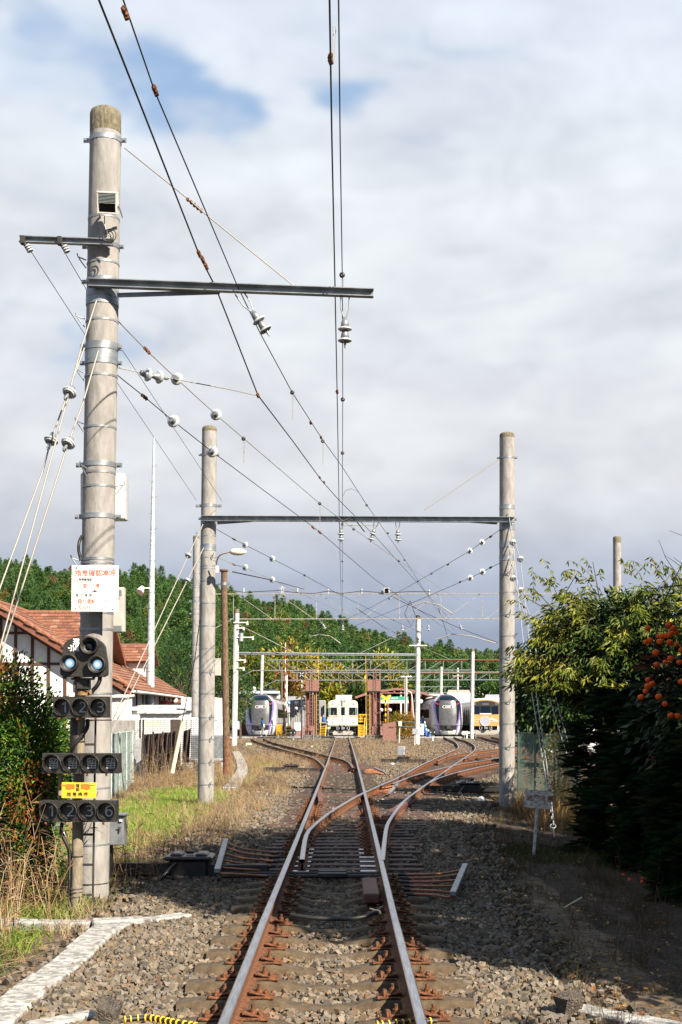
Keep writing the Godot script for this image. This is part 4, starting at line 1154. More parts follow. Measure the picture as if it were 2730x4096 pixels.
	for p in [[92.0, 975.0], [240.0, 978.0]]:
		wb = MB.new()
		wb.box(at(p[0], p[1] - 14, 14.1), Vector3(0.05, 0.09, 0.07), Basis.IDENTITY, 0.006)
		wb.cyl(at(p[0] + 6, p[1], 14.1), at(p[0] + 26, p[1] + 22, 14.1), 0.02, 0.03, 8)
		part(arm, "bracket", mats.dark_steel, wb)
		wb = MB.new()
		for i in 3: wb.cyl(at(p[0] + 18 + i * 5, p[1] + 8 + i * 9, 14.1), at(p[0] + 20 + i * 5, p[1] + 12 + i * 9, 14.1), 0.036, 0.036, 10)
		part(arm, "insulator", mats.porcelain, wb)
	var pb := thing("portal_beam", "steel beam spanning between the two concrete poles in the middle distance", "beam", at(810, 2075, 29.8))
	wb = MB.new()
	channel(wb, at(806, 2074, 29.74), at(2058, 2079, 29.74), 0.115, 0.09)
	part(pb, "beam", mats.galv, wb)
	for q in [[870.0, 1010.0], [1990.0, 1840.0]]:
		wb = MB.new()
		bar(wb, at(q[0], 2092, 29.8), at(q[1], 2082, 29.8), 0.012, 0.07)
		part(pb, "brace", mats.galv, wb)
	# trusses across the yard
	truss("grey lattice gantry with floodlights spanning over the yard nearest the camera", 862, 2290, 2376, 2476, 91, 166, 905, 0.066, M("truss_near", Color(0.20, 0.18, 0.155), Color(0.36, 0.345, 0.32), 1, 0.7), true)
	truss("second grey lattice gantry, just above the heads of the brown towers", 1013, 1884, 2640, 2682, 124, 73, 1030, 0.09, mats.galv, false)
	truss("third grey lattice gantry behind the brown towers", 1106, 2010, 2690, 2721, 160, 55, 1120, 0.10, mats.galv, false)
	truss("farthest small lattice gantry over the cream train", 1130, 2000, 2748, 2772, 215, 44, 1150, 0.11, mats.galv, false)
	wb = MB.new()
	wb.cyl(at(940, 2612, 91.5), at(1672, 2618, 91.7), 0.075, 0.075, 8)
	wb.cyl(at(945, 2618, 91.2), at(1670, 2623, 91.4), 0.03, 0.03, 6)
	single("cross_beam", "straight grey cross beam under the nearest gantry", "beam", mats.galv, wb)
	wb = MB.new()
	wb.cyl(at(1676, 2640, 121.3), at(2030, 2641, 121.3), 0.085, 0.085, 8)
	single("cross_beam", "rusty cross beam right of the pale pole over the purple train", "beam", mats.rust, wb)
	wb = MB.new()
	wb.cyl(at(1676, 2693, 158), at(2060, 2693, 158), 0.08, 0.08, 8)
	single("cross_beam", "lower thin rusty cross beam over the orange train", "beam", mats.rust, wb)
	# stays of the gantries
	for s in [["pale stay wire slanting down from the white cable pole", 955, 2498, 90.5, 1180, 2612, 91.2], ["pale stay wire slanting down left from the pale pole over the station roof", 1664, 2505, 92, 1440, 2614, 91.6], ["pale stay wire slanting down right from the pale pole over the purple train", 1690, 2590, 92, 1803, 2638, 121]]:
		wb = MB.new()
		wb.cyl(at(s[1], s[2], s[3]), at(s[4], s[5], s[6]), 0.022, 0.022, 5)
		single("stay_wire", s[0], "wire", mats.wire_pale, wb)
	wb = MB.new()
	bar(wb, at(1638, 2582, 91.8), at(1710, 2582, 91.8), 0.08, 0.08)
	single("crossarm", "short pale crossarm on the pale concrete pole right of the brown bin", "crossarm", mats.white_pole, wb)
	wb = MB.new()
	bar(wb, at(1810, 2690, 174.8), at(1856, 2690, 174.8), 0.08, 0.08)
	bar(wb, at(1812, 2704, 174.8), at(1854, 2704, 174.8), 0.08, 0.08)
	single("crossarm", "small crossarms on the thin utility pole over the grey roof", "crossarm", mats.white_pole, wb)
	# pylon on the ridge
	var py := thing("lattice_pylon", "faint white lattice pylon standing on the wooded ridge", "pylon", at(1133, 2440, 432))
	wb = MB.new()
	for s in [-1, 1]:
		for d in [-1, 1]:
			wb.cyl(at(1133, 2460, 432) + Vector3(s * 0.85, 0, d * 0.85), at(1130, 2344, 432) + Vector3(s * 0.18, 0, d * 0.18), 0.06, 0.05, 4)
	for i in 7:
		var k := i / 7.0; var k2 := (i + 1) / 7.0
		for s in [-1, 1]:
			wb.cyl(at(1133, 2460, 432).lerp(at(1130, 2344, 432), k) + Vector3(s * lerpf(0.85, 0.18, k), 0, 0.8 * (1 - k)), at(1133, 2460, 432).lerp(at(1130, 2344, 432), k2) + Vector3(-s * lerpf(0.85, 0.18, k2), 0, 0.8 * (1 - k2)), 0.035, 0.035, 4)
	for y in [2352, 2366, 2380]: bar(wb, at(1119, y, 432), at(1142, y, 432), 0.12, 0.12)
	part(py, "lattice", mats.white_paint, wb)
	# things on the first pole
	var fl := thing("floodlight", "square floodlight with glass louvre high on the tall left concrete pole", "floodlight", at(430, 812, 14.1))
	var tilt := Basis(Vector3.RIGHT, 0.35) * Basis(Vector3.BACK, -0.05)
	var fc := at(431, 812, 13.98)
	wb = MB.new()
	for q in [[0, 0.104, 0.216, 0.02], [0, -0.104, 0.216, 0.02]]: wb.box(fc + tilt * Vector3(q[0], q[1], 0), Vector3(q[2], q[3], 0.12), tilt, 0.004)
	for s in [-1, 1]: wb.box(fc + tilt * Vector3(s * 0.099, 0, 0), Vector3(0.018, 0.188, 0.118), tilt, 0.004)
	wb.box(fc + tilt * Vector3(0, 0, -0.06), Vector3(0.17, 0.17, 0.05), tilt, 0.02)
	part(fl, "housing", mats.off_white, wb)
	wb = MB.new()
	wb.box(fc + tilt * Vector3(0, -0.0, -0.02), Vector3(0.18, 0.188, 0.01), tilt)
	part(fl, "reflector", mats.dark_hollow, wb)
	for i in 7:
		wb = MB.new()
		wb.box(fc + tilt * Vector3(0, 0.085 - i * 0.014, 0.05), Vector3(0.178, 0.003, 0.02), tilt * Basis(Vector3.RIGHT, 0.5))
		part(fl, "louvre", M("louvre", Color(0.30, 0.36, 0.36), Color.BLACK, 1, 0.3), wb)
	wb = MB.new()
	for s in [-1, 1]: bar(wb, fc + Vector3(s * 0.118, -0.02, 0), fc + Vector3(s * 0.118, -0.05, -0.26), 0.008, 0.03)
	wb.tube(curve([fc + Vector3(-0.05, -0.1, -0.1), fc + Vector3(-0.04, -0.22, -0.06), fc + Vector3(0, -0.32, -0.06), fc + Vector3(0.05, -0.36, -0.05)], 0.03), 0.006, 5)
	part(fl, "bracket", mats.galv, wb)
	wb = MB.new()
	for i in 3: wb.tube(circle_pts(at(428 + i * 6, 948 - i * 3, 13.95), 0.045 + i * 0.012, Vector3.RIGHT, Vector3.UP), 0.006, 5)
	single("cable_coil", "small coil of black cable at the crossarm of the tall concrete pole", "cable coil", mats.black, wb)
	var jb := thing("equipment_box", "white box with dark hinged edge behind the tall left concrete pole", "box", at(485, 1990, 14.75))
	wb = MB.new()
	wb.box(at(417, 1990, 14.85), Vector3(0.5, 0.52, 0.2), Basis.IDENTITY, 0.01)
	part(jb, "body", mats.white_paint, wb)
	wb = MB.new()
	wb.box(at(511, 1990, 14.74), Vector3(0.018, 0.52, 0.03), Basis.IDENTITY, 0.003)
	part(jb, "hinge", mats.grey_paint, wb)
	jb = thing("equipment_box", "flat beige grey box behind the white caution sign", "box", at(475, 2440, 14.8))
	wb = MB.new()
	wb.box(at(462, 2440, 14.8), Vector3(0.22, 0.51, 0.12), Basis.IDENTITY, 0.008)
	part(jb, "body", M("beige_grey", Color(0.40, 0.38, 0.35), Color(0.46, 0.44, 0.41), 1, 0.6), wb)
	for y in [2372, 2515]:
		wb = MB.new()
		wb.box(at(466, y, 14.7), Vector3(0.12, 0.07, 0.01), Basis.IDENTITY, 0.003)
		part(jb, "bracket", mats.galv, wb)
	jb = thing("equipment_box", "grey steel cabinet with sloping lid and handle at the foot of the tall pole", "box", at(465, 3350, 14.9))
	wb = MB.new()
	wb.box(at(455, 3318, 14.95), Vector3(0.27, 0.34, 0.24), Basis.IDENTITY, 0.008)
	part(jb, "body", mats.galv, wb)
	wb = MB.new()
	wb.box(at(455, 3255, 14.94), Vector3(0.32, 0.014, 0.30), Basis(Vector3.BACK, -0.04), 0.004)
	part(jb, "lid", mats.galv, wb)
	wb = MB.new()
	wb.box(at(482, 3316, 14.8), Vector3(0.012, 0.06, 0.02), Basis.IDENTITY, 0.004)
	wb.box(at(479, 3310, 14.8), Vector3(0.05, 0.014, 0.012), Basis.IDENTITY, 0.004)
	part(jb, "handle", mats.rail_top, wb)
	wb = MB.new()
	wb.box(at(484, 3282, 14.81), Vector3(0.035, 0.022, 0.012))
	part(jb, "nameplate", mats.white_paint, wb)
	wb = MB.new()
	wb.box(at(430, 3420, 15), Vector3(0.12, 0.5, 0.12))
	part(jb, "stand", mats.black, wb)
	wb = MB.new()
	wb.tube(curve([at(325, 2240, 14.2), at(316, 2205, 14.2), at(317, 2170, 14.2), at(328, 2145, 14.3)], 0.03), 0.018, 7)
	single("conduit_bend", "bent black conduit on the left flank of the tall concrete pole", "conduit", mats.black, wb)
	jb = thing("equipment_box", "small pale panel on the right flank of the concrete pole before the cabinet", "box", at(873, 2670, 30))
	wb = MB.new()
	wb.box(at(870, 2668, 30.05), Vector3(0.17, 0.40, 0.05), Basis.IDENTITY, 0.006)
	part(jb, "body", mats.beige_grey, wb)

func circle_pts(c: Vector3, r: float, x: Vector3, y: Vector3, n := 18) -> Array:
	var out := []
	for i in n + 1: out.append(c + (x * cos(TAU * i / n) + y * sin(TAU * i / n)) * r)
	return out
func truss(label: String, xl: float, xr: float, yt: float, yb: float, z: float, pitch: float, x0: float, w: float, mat: Material, near: bool):
	var t := thing("gantry", label, "gantry", at(xl, yb, z))
	var b := MB.new()
	bar(b, at(xl - (0 if near else -60), yt, z), at(xr, yt - 2, z), w, w)
	part(t, "top_chord", mat, b)
	b = MB.new()
	bar(b, at(xl + (60 if near else 0), yb, z), at(xr, yb - 2, z), w, w)
	part(t, "bottom_chord", mat, b)
	var x := x0 + (30.0 if near else 15.0)
	var mid := (xl + xr) * 0.5 - (150 if near else 80)
	while x < xr:
		b = MB.new()
		bar(b, at(x, yt, z + 0.02), at(x, yb, z + 0.02), w * 0.7, w * 0.7)
		part(t, "post", mat, b)
		b = MB.new()
		if x < mid: bar(b, at(x + pitch * 0.08, yt, z + 0.06), at(x + pitch * 0.94, yb, z + 0.06), w * 0.7, w * 0.6)
		else: bar(b, at(x + pitch * 0.08, yb, z + 0.06), at(x + pitch * 0.94, yt, z + 0.06), w * 0.7, w * 0.6)
		if x + pitch < xr: part(t, "diagonal", mat, b)
		x += pitch
	b = MB.new()
	bar(b, at(xl + (70 if near else 0), yb, z), at(xl - (15 if near else 68), yb + (45 if near else 34), z), w * 0.8, w * 0.8)
	part(t, "knee_brace", mat, b)
	if near:
		for p in [[975, 2366], [1190, 2366], [1313, 2369], [1447, 2369], [1530, 2372], [1717, 2373]]:
			b = MB.new()
			for i in 3: b.cyl(at(p[0], p[1] + 2 - i * 5, z), at(p[0], p[1] - 1 - i * 5, z), 0.085, 0.085, 10)
			b.cyl(at(p[0], p[1] + 6, z), at(p[0], p[1] - 14, z), 0.05, 0.05, 8)
			part(t, "insulator", mats.porcelain, b)
		var f := thing("floodlight", "white square floodlight standing on top of the nearest gantry", "floodlight", at(1547, 2370, z))
		b = MB.new()
		for s in [-1, 1]:
			b.box(at(1547, 2364, z - 0.3) + Vector3(s * 0.17, 0, 0), Vector3(0.05, 0.42, 0.2), Basis.IDENTITY, 0.01)
			b.box(at(1547, 2364, z - 0.3) + Vector3(0, s * 0.19, 0), Vector3(0.29, 0.05, 0.2), Basis.IDENTITY, 0.01)
		part(f, "housing", mats.off_white, b)
		b = MB.new()
		b.box(at(1547, 2364, z - 0.25), Vector3(0.30, 0.34, 0.03))
		part(f, "lens", mats.glass_dark, b)

# ------------------------------------------------------------------ insulators and wires
var n_ins := 0
func make_string() -> Node3D:   # two porcelain discs hanging from a shackle, top at the origin
	var t := thing("insulator_string", "", "insulator")
	var b := MB.new()
	for s in [-1, 1]: b.tube([Vector3(s * 0.045, 0.03, 0), Vector3(s * 0.045, -0.13, 0), Vector3(s * 0.01, -0.235, 0)], 0.008, 6)
	b.box(Vector3(0, -0.236, 0), Vector3(0.03, 0.03, 0.02))
	b.cyl(Vector3(0, -0.50, 0), Vector3(0, -0.56, 0), 0.016, 0.01, 6)
	part(t, "shackle", mats.galv, b)
	for k in 2:
		var y := -0.245 - k * 0.125
		b = MB.new()
		b.lathe([Vector2(0.02, -0.105), Vector2(0.047, -0.085), Vector2(0.04, -0.03), Vector2(0.026, 0.0), Vector2(0, 0.0)], Transform3D(Basis.IDENTITY, Vector3(0, y, 0)), 14)
		part(t, "cap", mats.galv, b)
		b = MB.new()
		b.lathe([Vector2(0.012, -0.125), Vector2(0.03, -0.112), Vector2(0.04, -0.122), Vector2(0.05, -0.112), Vector2(0.06, -0.122), Vector2(0.076, -0.114), Vector2(0.078, -0.106), Vector2(0.06, -0.092), Vector2(0.04, -0.082), Vector2(0.02, -0.08)], Transform3D(Basis.IDENTITY, Vector3(0, y, 0)), 18)
		part(t, "disc", mats.porcelain, b)
	return t
func make_strain() -> Node3D:   # one disc; the line runs along +y
	var t := thing("strain_insulator", "", "insulator")
	var b := MB.new()
	b.lathe([Vector2(0, -0.012), Vector2(0.05, -0.014), Vector2(0.074, -0.008), Vector2(0.078, 0.004), Vector2(0.06, 0.016), Vector2(0.04, 0.024), Vector2(0.02, 0.026), Vector2(0, 0.026)], Transform3D.IDENTITY, 20)
	for r in [0.055, 0.035]:
		b.lathe([Vector2(r - 0.006, -0.012), Vector2(r - 0.004, -0.028), Vector2(r + 0.004, -0.028), Vector2(r + 0.006, -0.012)], Transform3D.IDENTITY, 18)
	part(t, "disc", mats.porcelain, b)
	b = MB.new()
	b.cyl(Vector3(0, 0.02, 0), Vector3(0, 0.09, 0), 0.045, 0.028, 12)
	b.cyl(Vector3(0, -0.10, 0), Vector3(0, 0.0, 0), 0.022, 0.012, 8)
	b.box(Vector3(0, -0.10, 0), Vector3(0.035, 0.05, 0.02), Basis.IDENTITY, 0.004)
	part(t, "cap", mats.rust if false else mats.galv, b)
	return t
func along(dir: Vector3, p: Vector3) -> Transform3D:
	var y := dir.normalized()
	var x := (Vector3.RIGHT if absf(y.x) < 0.9 else Vector3.FORWARD).cross(y).normalized()
	return Transform3D(Basis(x, y, x.cross(y)), p)
func wire(label: String, pts: Array, r: float, mat: Material, clamps: Array = [], v := true) -> Node3D:
	var w := []
	for p in pts: w.append(vat(p[0], p[1], p[2]) if v else at(p[0], p[1], p[2]))
	var t := thing("overhead_wire", label, "wire", w[0])
	var b := MB.new()
	b.tube(w, r, 6)
	part(t, "line", mat, b)
	for c in clamps:   # [x, y, z, kind]
		var p := vat(c[0], c[1], c[2]) if v else at(c[0], c[1], c[2])
		b = MB.new()
		if c[3] == 0:
			b.lathe([Vector2(0.012, -0.016), Vector2(0.028, -0.014), Vector2(0.032, 0), Vector2(0.028, 0.014), Vector2(0.012, 0.016)], along(w[-1] - w[0], p), 12)
			part(t, "clamp", mats.black, b)
		elif c[3] == 1:
			for i in 3:
				b.box(p + (w[1] - w[0]).normalized() * (i - 1) * 0.05, Vector3(0.035, 0.03, 0.045), Basis.from_euler(Vector3(i, i * 2, 1)), 0.006)
			part(t, "clamp", mats.rust, b)
		elif c[3] == 2:
			b.tube([p, p - Vector3(0, c[4], 0)], 0.0025 if c[2] < 40 else 0.006, 4)
			b.tube([p + Vector3(0.02, 0, 0), p - Vector3(-0.005, c[4], 0)], 0.0025 if c[2] < 40 else 0.006, 4)
			part(t, "dropper", mats.wire_pale, b)
	return t
func wires():
	wire("thick contact wire running down the middle over the straight track", [[757, -40, 8.4], [763, 320, 11], [770, 650, 14.2], [775, 900, 18.4], [780, 1190, 29.6], [784, 1375, 60], [786, 1445, 90], [788, 1520, 150]], 0.008, mats.wire, [[760, 135, 9.6, 1], [775, 900, 18.4, 1]])
	wire("upper messenger wire with black clamps beside the middle contact wire", [[778, -40, 8.4], [782, 320, 10.9], [787, 640, 14.2], [788, 900, 18], [787, 1190, 29.6], [787.5, 1375, 60], [788, 1440, 90], [789, 1500, 150]], 0.006, mats.wire,
		[[786.5, 632, 14.1, 0], [788, 918, 18.4, 0], [787.5, 1041, 22.5, 0], [786.5, 1205, 30.5, 0], [787, 1290, 39, 0], [787.4, 1335, 48, 0], [787.6, 1366, 57, 0], [788, 1401, 70, 0], [766, 60, 9, 2, 0.25], [787, 640, 14.2, 2, 0.1]])
	wire("left contact wire pulled towards the tall pole by a steady line", [[212, -40, 8.5], [325, 245, 10.3], [460, 590, 13.4], [495, 658, 14.3], [545, 785, 15.1], [593, 908, 16.0], [672, 1012, 20], [740, 1105, 25.5], [780, 1150, 28.6], [865, 1235, 37], [960, 1340, 58], [1030, 1420, 90]], 0.008, mats.wire, [[458, 583, 13.3, 1], [466, 596, 13.4, 1], [474, 612, 13.6, 1], [593, 908, 16.0, 1], [735, 1097, 25.2, 1], [745, 1108, 26, 1]])
	wire("left messenger wire with black clamps crossing above the steel beam", [[270, -40, 8.5], [355, 207, 10], [545, 655, 14.1], [598, 765, 15.5], [672, 902, 18.3], [740, 1008, 22], [785, 1070, 25.3], [843, 1160, 30], [930, 1285, 41], [1000, 1395, 62], [1045, 1450, 90]], 0.006, mats.wire,
		[[288, 30, 8.8, 1], [357, 208, 10, 1], [672, 902, 18.3, 0], [672, 902, 18.3, 2, 0.37], [714, 971, 20.6, 1], [738, 1005, 22, 1], [742, 1014, 22.2, 0], [742, 1014, 22.2, 2, 0.4], [843, 1161, 30, 0], [892, 1225, 35.5, 0], [930, 1287, 41.2, 0], [960, 1336, 48, 0]])
	wire("upper feeder wire running right from the tall pole past two white discs", [[272, 738, 14.5], [335, 803, 15.1], [405, 869, 15.9], [497, 953, 17.4], [560, 1007, 18.7], [735, 1157, 24], [813, 1215, 28], [900, 1277, 34], [1010, 1350, 48], [1120, 1420, 90]], 0.006, mats.wire_pale, [[338, 805, 15.1, 1], [560, 1008, 18.7, 0], [560, 1008, 18.7, 2, 0.35], [735, 1157, 24, 0], [735, 1157, 24, 2, 0.4], [813, 1216, 28, 0], [917, 1289, 35.5, 0]])
	wire("lower feeder wire running right from the tall pole past two white discs", [[270, 862, 14.5], [330, 910, 15.1], [398, 967, 15.9], [488, 1038, 17.4], [600, 1122, 20.3], [735, 1222, 24], [860, 1330, 31], [960, 1400, 45], [1040, 1455, 80]], 0.006, mats.wire, [[332, 912, 15.1, 1], [720, 1212, 23.5, 1], [735, 1223, 24, 1]])
	wire("steady line from the tall pole through two discs to the left contact wire", [[272, 845, 14.4], [310, 853, 14.45], [470, 884, 15.0], [530, 895, 15.4], [595, 910, 16.0]], 0.006, mats.wire_pale)
	wire("pale stay wire from the top of the tall pole down to the steel beam", [[287, 340, 14.4], [430, 455, 14.3], [470, 490, 14.25], [677, 658, 14.2]], 0.007, mats.wire_pale, [[440, 465, 14.3, 1], [455, 478, 14.3, 1]])
	wire("thin low wire from the left crossarm tip to the far concrete pole", [[68, 572, 14.1], [195, 768, 17.2], [452, 1150, 29.8]], 0.004, mats.wire)
	wire("thin low wire from the inner crossarm insulator to the far concrete pole", [[152, 585, 14.1], [272, 790, 17.4], [511, 1152, 29.8]], 0.004, mats.wire)
	for g in [["guy wire with a disc, leftmost of the three stays at the tall pole", [[194, 800, 14.2], [118, 1010, 13.7], [98, 1085, 13.5], [0, 1352, 12.9], [-90, 1600, 12.3], [-200, 1900, 11.8]], [118, 1012, 13.7]], ["guy wire with a disc, middle of the three stays at the tall pole", [[222, 690, 14.1], [187, 800, 13.9], [160, 900, 13.6], [0, 1490, 12.8], [-120, 1930, 12.2]], [160, 902, 13.6]], ["guy wire with a disc, rightmost of the three stays at the tall pole", [[226, 806, 14.1], [190, 930, 13.8], [157, 1019, 13.6], [0, 1512, 13.1], [-130, 1930, 12.7]], [157, 1019, 13.6]]]:
		wire(g[0], g[1], 0.009, mats.wire_pale)
	wire("contact line from the concrete pole before the cabinet past two upper discs", [[498, 1216, 29.8], [540, 1240, 30.5], [564, 1252, 31], [626, 1284, 32.3], [700, 1322, 35], [780, 1366, 40], [870, 1410, 50], [960, 1450, 88]], 0.007, mats.wire, [[538, 1239, 30.5, 1], [700, 1322, 35, 0], [700, 1322, 35, 2, 0.45], [905, 1425, 58, 0]])
	wire("contact line from the concrete pole before the cabinet past two lower discs", [[497, 1279, 29.8], [540, 1298, 30.5], [564, 1304, 31], [626, 1332, 32.3], [700, 1368, 35], [780, 1404, 41], [900, 1450, 60]], 0.007, mats.wire_pale, [[538, 1297, 30.5, 1]])
	wire("wire from the right concrete pole leftward past two upper discs", [[1150, 1217, 29.9], [1108, 1246, 31], [1080, 1266, 31.8], [960, 1336, 37], [860, 1392, 47], [720, 1460, 75], [640, 1500, 92]], 0.007, mats.wire, [[1128, 1233, 30.4, 1], [1030, 1297, 33.5, 1], [992, 1318, 35, 0], [894, 1375, 43, 0]])
	wire("wire from the right concrete pole leftward past two lower discs", [[1150, 1293, 29.9], [1109, 1314, 31], [1081, 1328, 31.8], [960, 1380, 38], [860, 1420, 48], [740, 1470, 75]], 0.007, mats.wire, [[1128, 1304, 30.4, 1], [1058, 1337, 32.6, 1]])
	wire("pale stay from the top of the right concrete pole to the portal beam", [[1148, 1055, 29.9], [975, 1172, 29.8]], 0.008, mats.wire_pale)
	for g in [["upper pale guy wire with a disc left of the concrete pole before the cabinet", [[815, 2092, 29.8], [754, 2222, 29], [600, 2560, 27], [440, 2905, 25.6]], [754, 2222, 29.0]], ["lower pale guy wire with a disc left of the concrete pole before the cabinet", [[815, 2192, 29.8], [750, 2322, 29.1], [490, 2840, 26.5], [420, 2985, 25.8]], [750, 2322, 29.1]], ["long rusty guy wire slanting down to the yellow guard tube", [[800, 2480, 29.9], [780, 2640, 31.5], [729, 2888, 34]], null]]:
		wire(g[0], g[1], 0.012, mats.wire_pale if g[2] else mats.rust, [], false)
	var gl := [["guy wire of the right concrete pole, leftmost of four", [[2035, 2050, 29.8], [2052, 2170, 29.3], [2093, 2560, 27.5], [2192, 3160, 24.2], [2212, 3300, 23.4]], [2052, 2170, 29.3]], ["guy wire of the right concrete pole, second from the left", [[2040, 2110, 29.8], [2082, 2236, 29.3], [2120, 2590, 27.6], [2202, 3160, 24.1], [2216, 3300, 23.3]], [2082, 2236, 29.3]], ["guy wire of the right concrete pole, third from the left", [[2036, 2180, 29.8], [2053, 2314, 29.2], [2141, 2590, 27.2], [2250, 2960, 24.6], [2340, 3240, 22.9], [2362, 3330, 22.4]], [2053, 2314, 29.2]], ["guy wire of the right concrete pole, rightmost of four", [[2040, 2232, 29.8], [2082, 2361, 29.2], [2181, 2620, 27.2], [2270, 2960, 24.6], [2352, 3240, 22.8], [2366, 3330, 22.4]], [2082, 2361, 29.2]]]
	for g in gl: wire(g[0], g[1], 0.011, M("guy", Color(0.36, 0.38, 0.40), Color.BLACK, 1, 0.5, 0.4), [], false)
	for g in [["chain and anchor loop of the left pair of guy wires by the rusty board", 2198, 3160, 24.1, 2222, 3390, 22.9], ["chain and anchor loop of the right pair of guy wires by the dark bush", 2330, 3190, 23.1, 2374, 3400, 22.0]]:
		var t := thing("guy_anchor", g[0], "guy anchor", at(g[4], g[5], g[6]))
		var p := at(g[1], g[2], g[3]); var q := at(g[4], g[5], g[6])
		var b := MB.new()
		for i in 5:
			var c := p.lerp(q, i * 0.13 + 0.04)
			b.cyl(c - (q - p).normalized() * 0.02, c + (q - p).normalized() * 0.02, 0.045, 0.045, 9)
		part(t, "clamp", mats.dark_steel, b)
		b = MB.new()
		b.cyl(p.lerp(q, 0.68), q + (q - p) * 0.1, 0.014, 0.014, 7)
		b.tube(circle_pts(p.lerp(q, 0.64), 0.05, Vector3.RIGHT, (q - p).normalized()), 0.012, 6)
		part(t, "rod", mats.galv, b)
	# far tangle
	var far := [
		["thin dark wire from the wooden pole to the gantry", [[535, 1314, 45], [620, 1332, 60], [700, 1354, 91]]],
		["black cable looped along the top of the nearest gantry", [[530, 1356, 90.6], [560, 1361, 90.6], [640, 1357, 90.6], [684, 1362, 90.6], [720, 1364, 90.6], [755, 1358, 90.6], [785, 1364, 90.6], [831, 1358, 90.6], [890, 1363, 90.6], [945, 1359, 90.6], [990, 1360, 90.6]]],
		["wire slanting right under the nearest gantry towards the pale pole", [[820, 1398, 91], [880, 1440, 98], [960, 1480, 125]]],
		["curved steel pull-off rod over the left of the yard", [[712, 1463, 92], [735, 1458, 92], [760, 1462, 92], [782, 1478, 92]]],
		["steel pull-off rod over the right of the yard", [[940, 1395, 91], [975, 1383, 91], [1010, 1390, 91], [1040, 1410, 91]]],
		["second curved pull-off rod right under the gantry", [[1000, 1470, 92], [1040, 1457, 92], [1085, 1462, 92], [1140, 1478, 92]]],
		["long thin wire from the gantry down to the far right", [[900, 1370, 91], [980, 1410, 95], [1060, 1445, 100], [1145, 1477, 112]]],
		["steep wire right of the middle under the gantry", [[1008, 1398, 91], [1022, 1440, 110], [1040, 1500, 160]]],
		["blue cable bundle sagging behind the brown towers", [[745, 1572, 165], [790, 1585, 165], [830, 1590, 165]]],
		["thin rusty wire over the orange train", [[1090, 1490, 122], [1150, 1520, 122], [1200, 1535, 122]]]]
	for g in far: wire(g[0], g[1], 0.022 if not g[0].contains("rod") else 0.035, mats.wire if not g[0].contains("rod") else mats.wire_pale)
	# cable arcs at the middle wires
	wire("small jumper arc beside the middle wires", [[788, 1140, 28], [794, 1127, 28], [808, 1123, 28.4], [824, 1130, 29], [836, 1150, 29.6]], 0.004, mats.wire)
	wire("thick black jumper cable at the portal beam", [[787, 1198, 29.6], [800, 1192, 29.7], [818, 1196, 29.8], [838, 1222, 30]], 0.012, mats.black)
	wire("pale steady rod from the middle wires to the right", [[784, 1208, 30.4], [870, 1207, 30.4]].map(func(p): return [p[0], p[1], 30.4]), 0.008, mats.wire_pale)
	wire("thin loop of wire hanging under the right of the nearest gantry", [[943, 1380, 91], [930, 1410, 91], [945, 1440, 91], [955, 1415, 91], [943, 1380, 91]], 0.02, mats.wire)
	# insulators
	var s0 := make_string()
	var list := [
		[vat(793, 682, 14.2), 0.0, "double porcelain insulator hanging at the right end of the long steel beam"],
		[vat(552, 676, 14.2), 0.62, "double porcelain insulator tilted on the left wire under the long steel beam"],
		[vat(784, 1192, 29.8), 0.0, "double porcelain insulator at the middle wires under the portal beam"],
		[vat(867, 1193, 29.8), -0.28, "tilted double insulator under the portal beam, left of the two together"],
		[vat(914, 1193, 29.8), 0.02, "straight double insulator under the portal beam, right of the two together"],
		[vat(788, 1424, 91), 0.0, "small insulator under the middle of the nearest gantry"],
		[vat(736, 1423, 91), 0.5, "small tilted insulator under the nearest gantry, left of the middle wires"],
		[vat(925, 1424, 91), 0.0, "small insulator under the nearest gantry above the pale pole"],
		[vat(985, 1424, 91), 0.0, "small insulator under the nearest gantry, second from the right"],
		[vat(1052, 1424, 91), 0.4, "small tilted insulator under the nearest gantry beside the right concrete pole"]]
	for i in list.size():
		var q = list[i]
		var far_scale := 1.5 if i > 4 else 1.0
		var xf := Transform3D(Basis(Vector3.BACK, q[1]).scaled(Vector3.ONE * far_scale), q[0])
		if i == 0:
			s0.transform = xf
			s0.set_meta("label", q[2])
		else: copy(s0, xf, q[2])
	var d0 := make_strain()
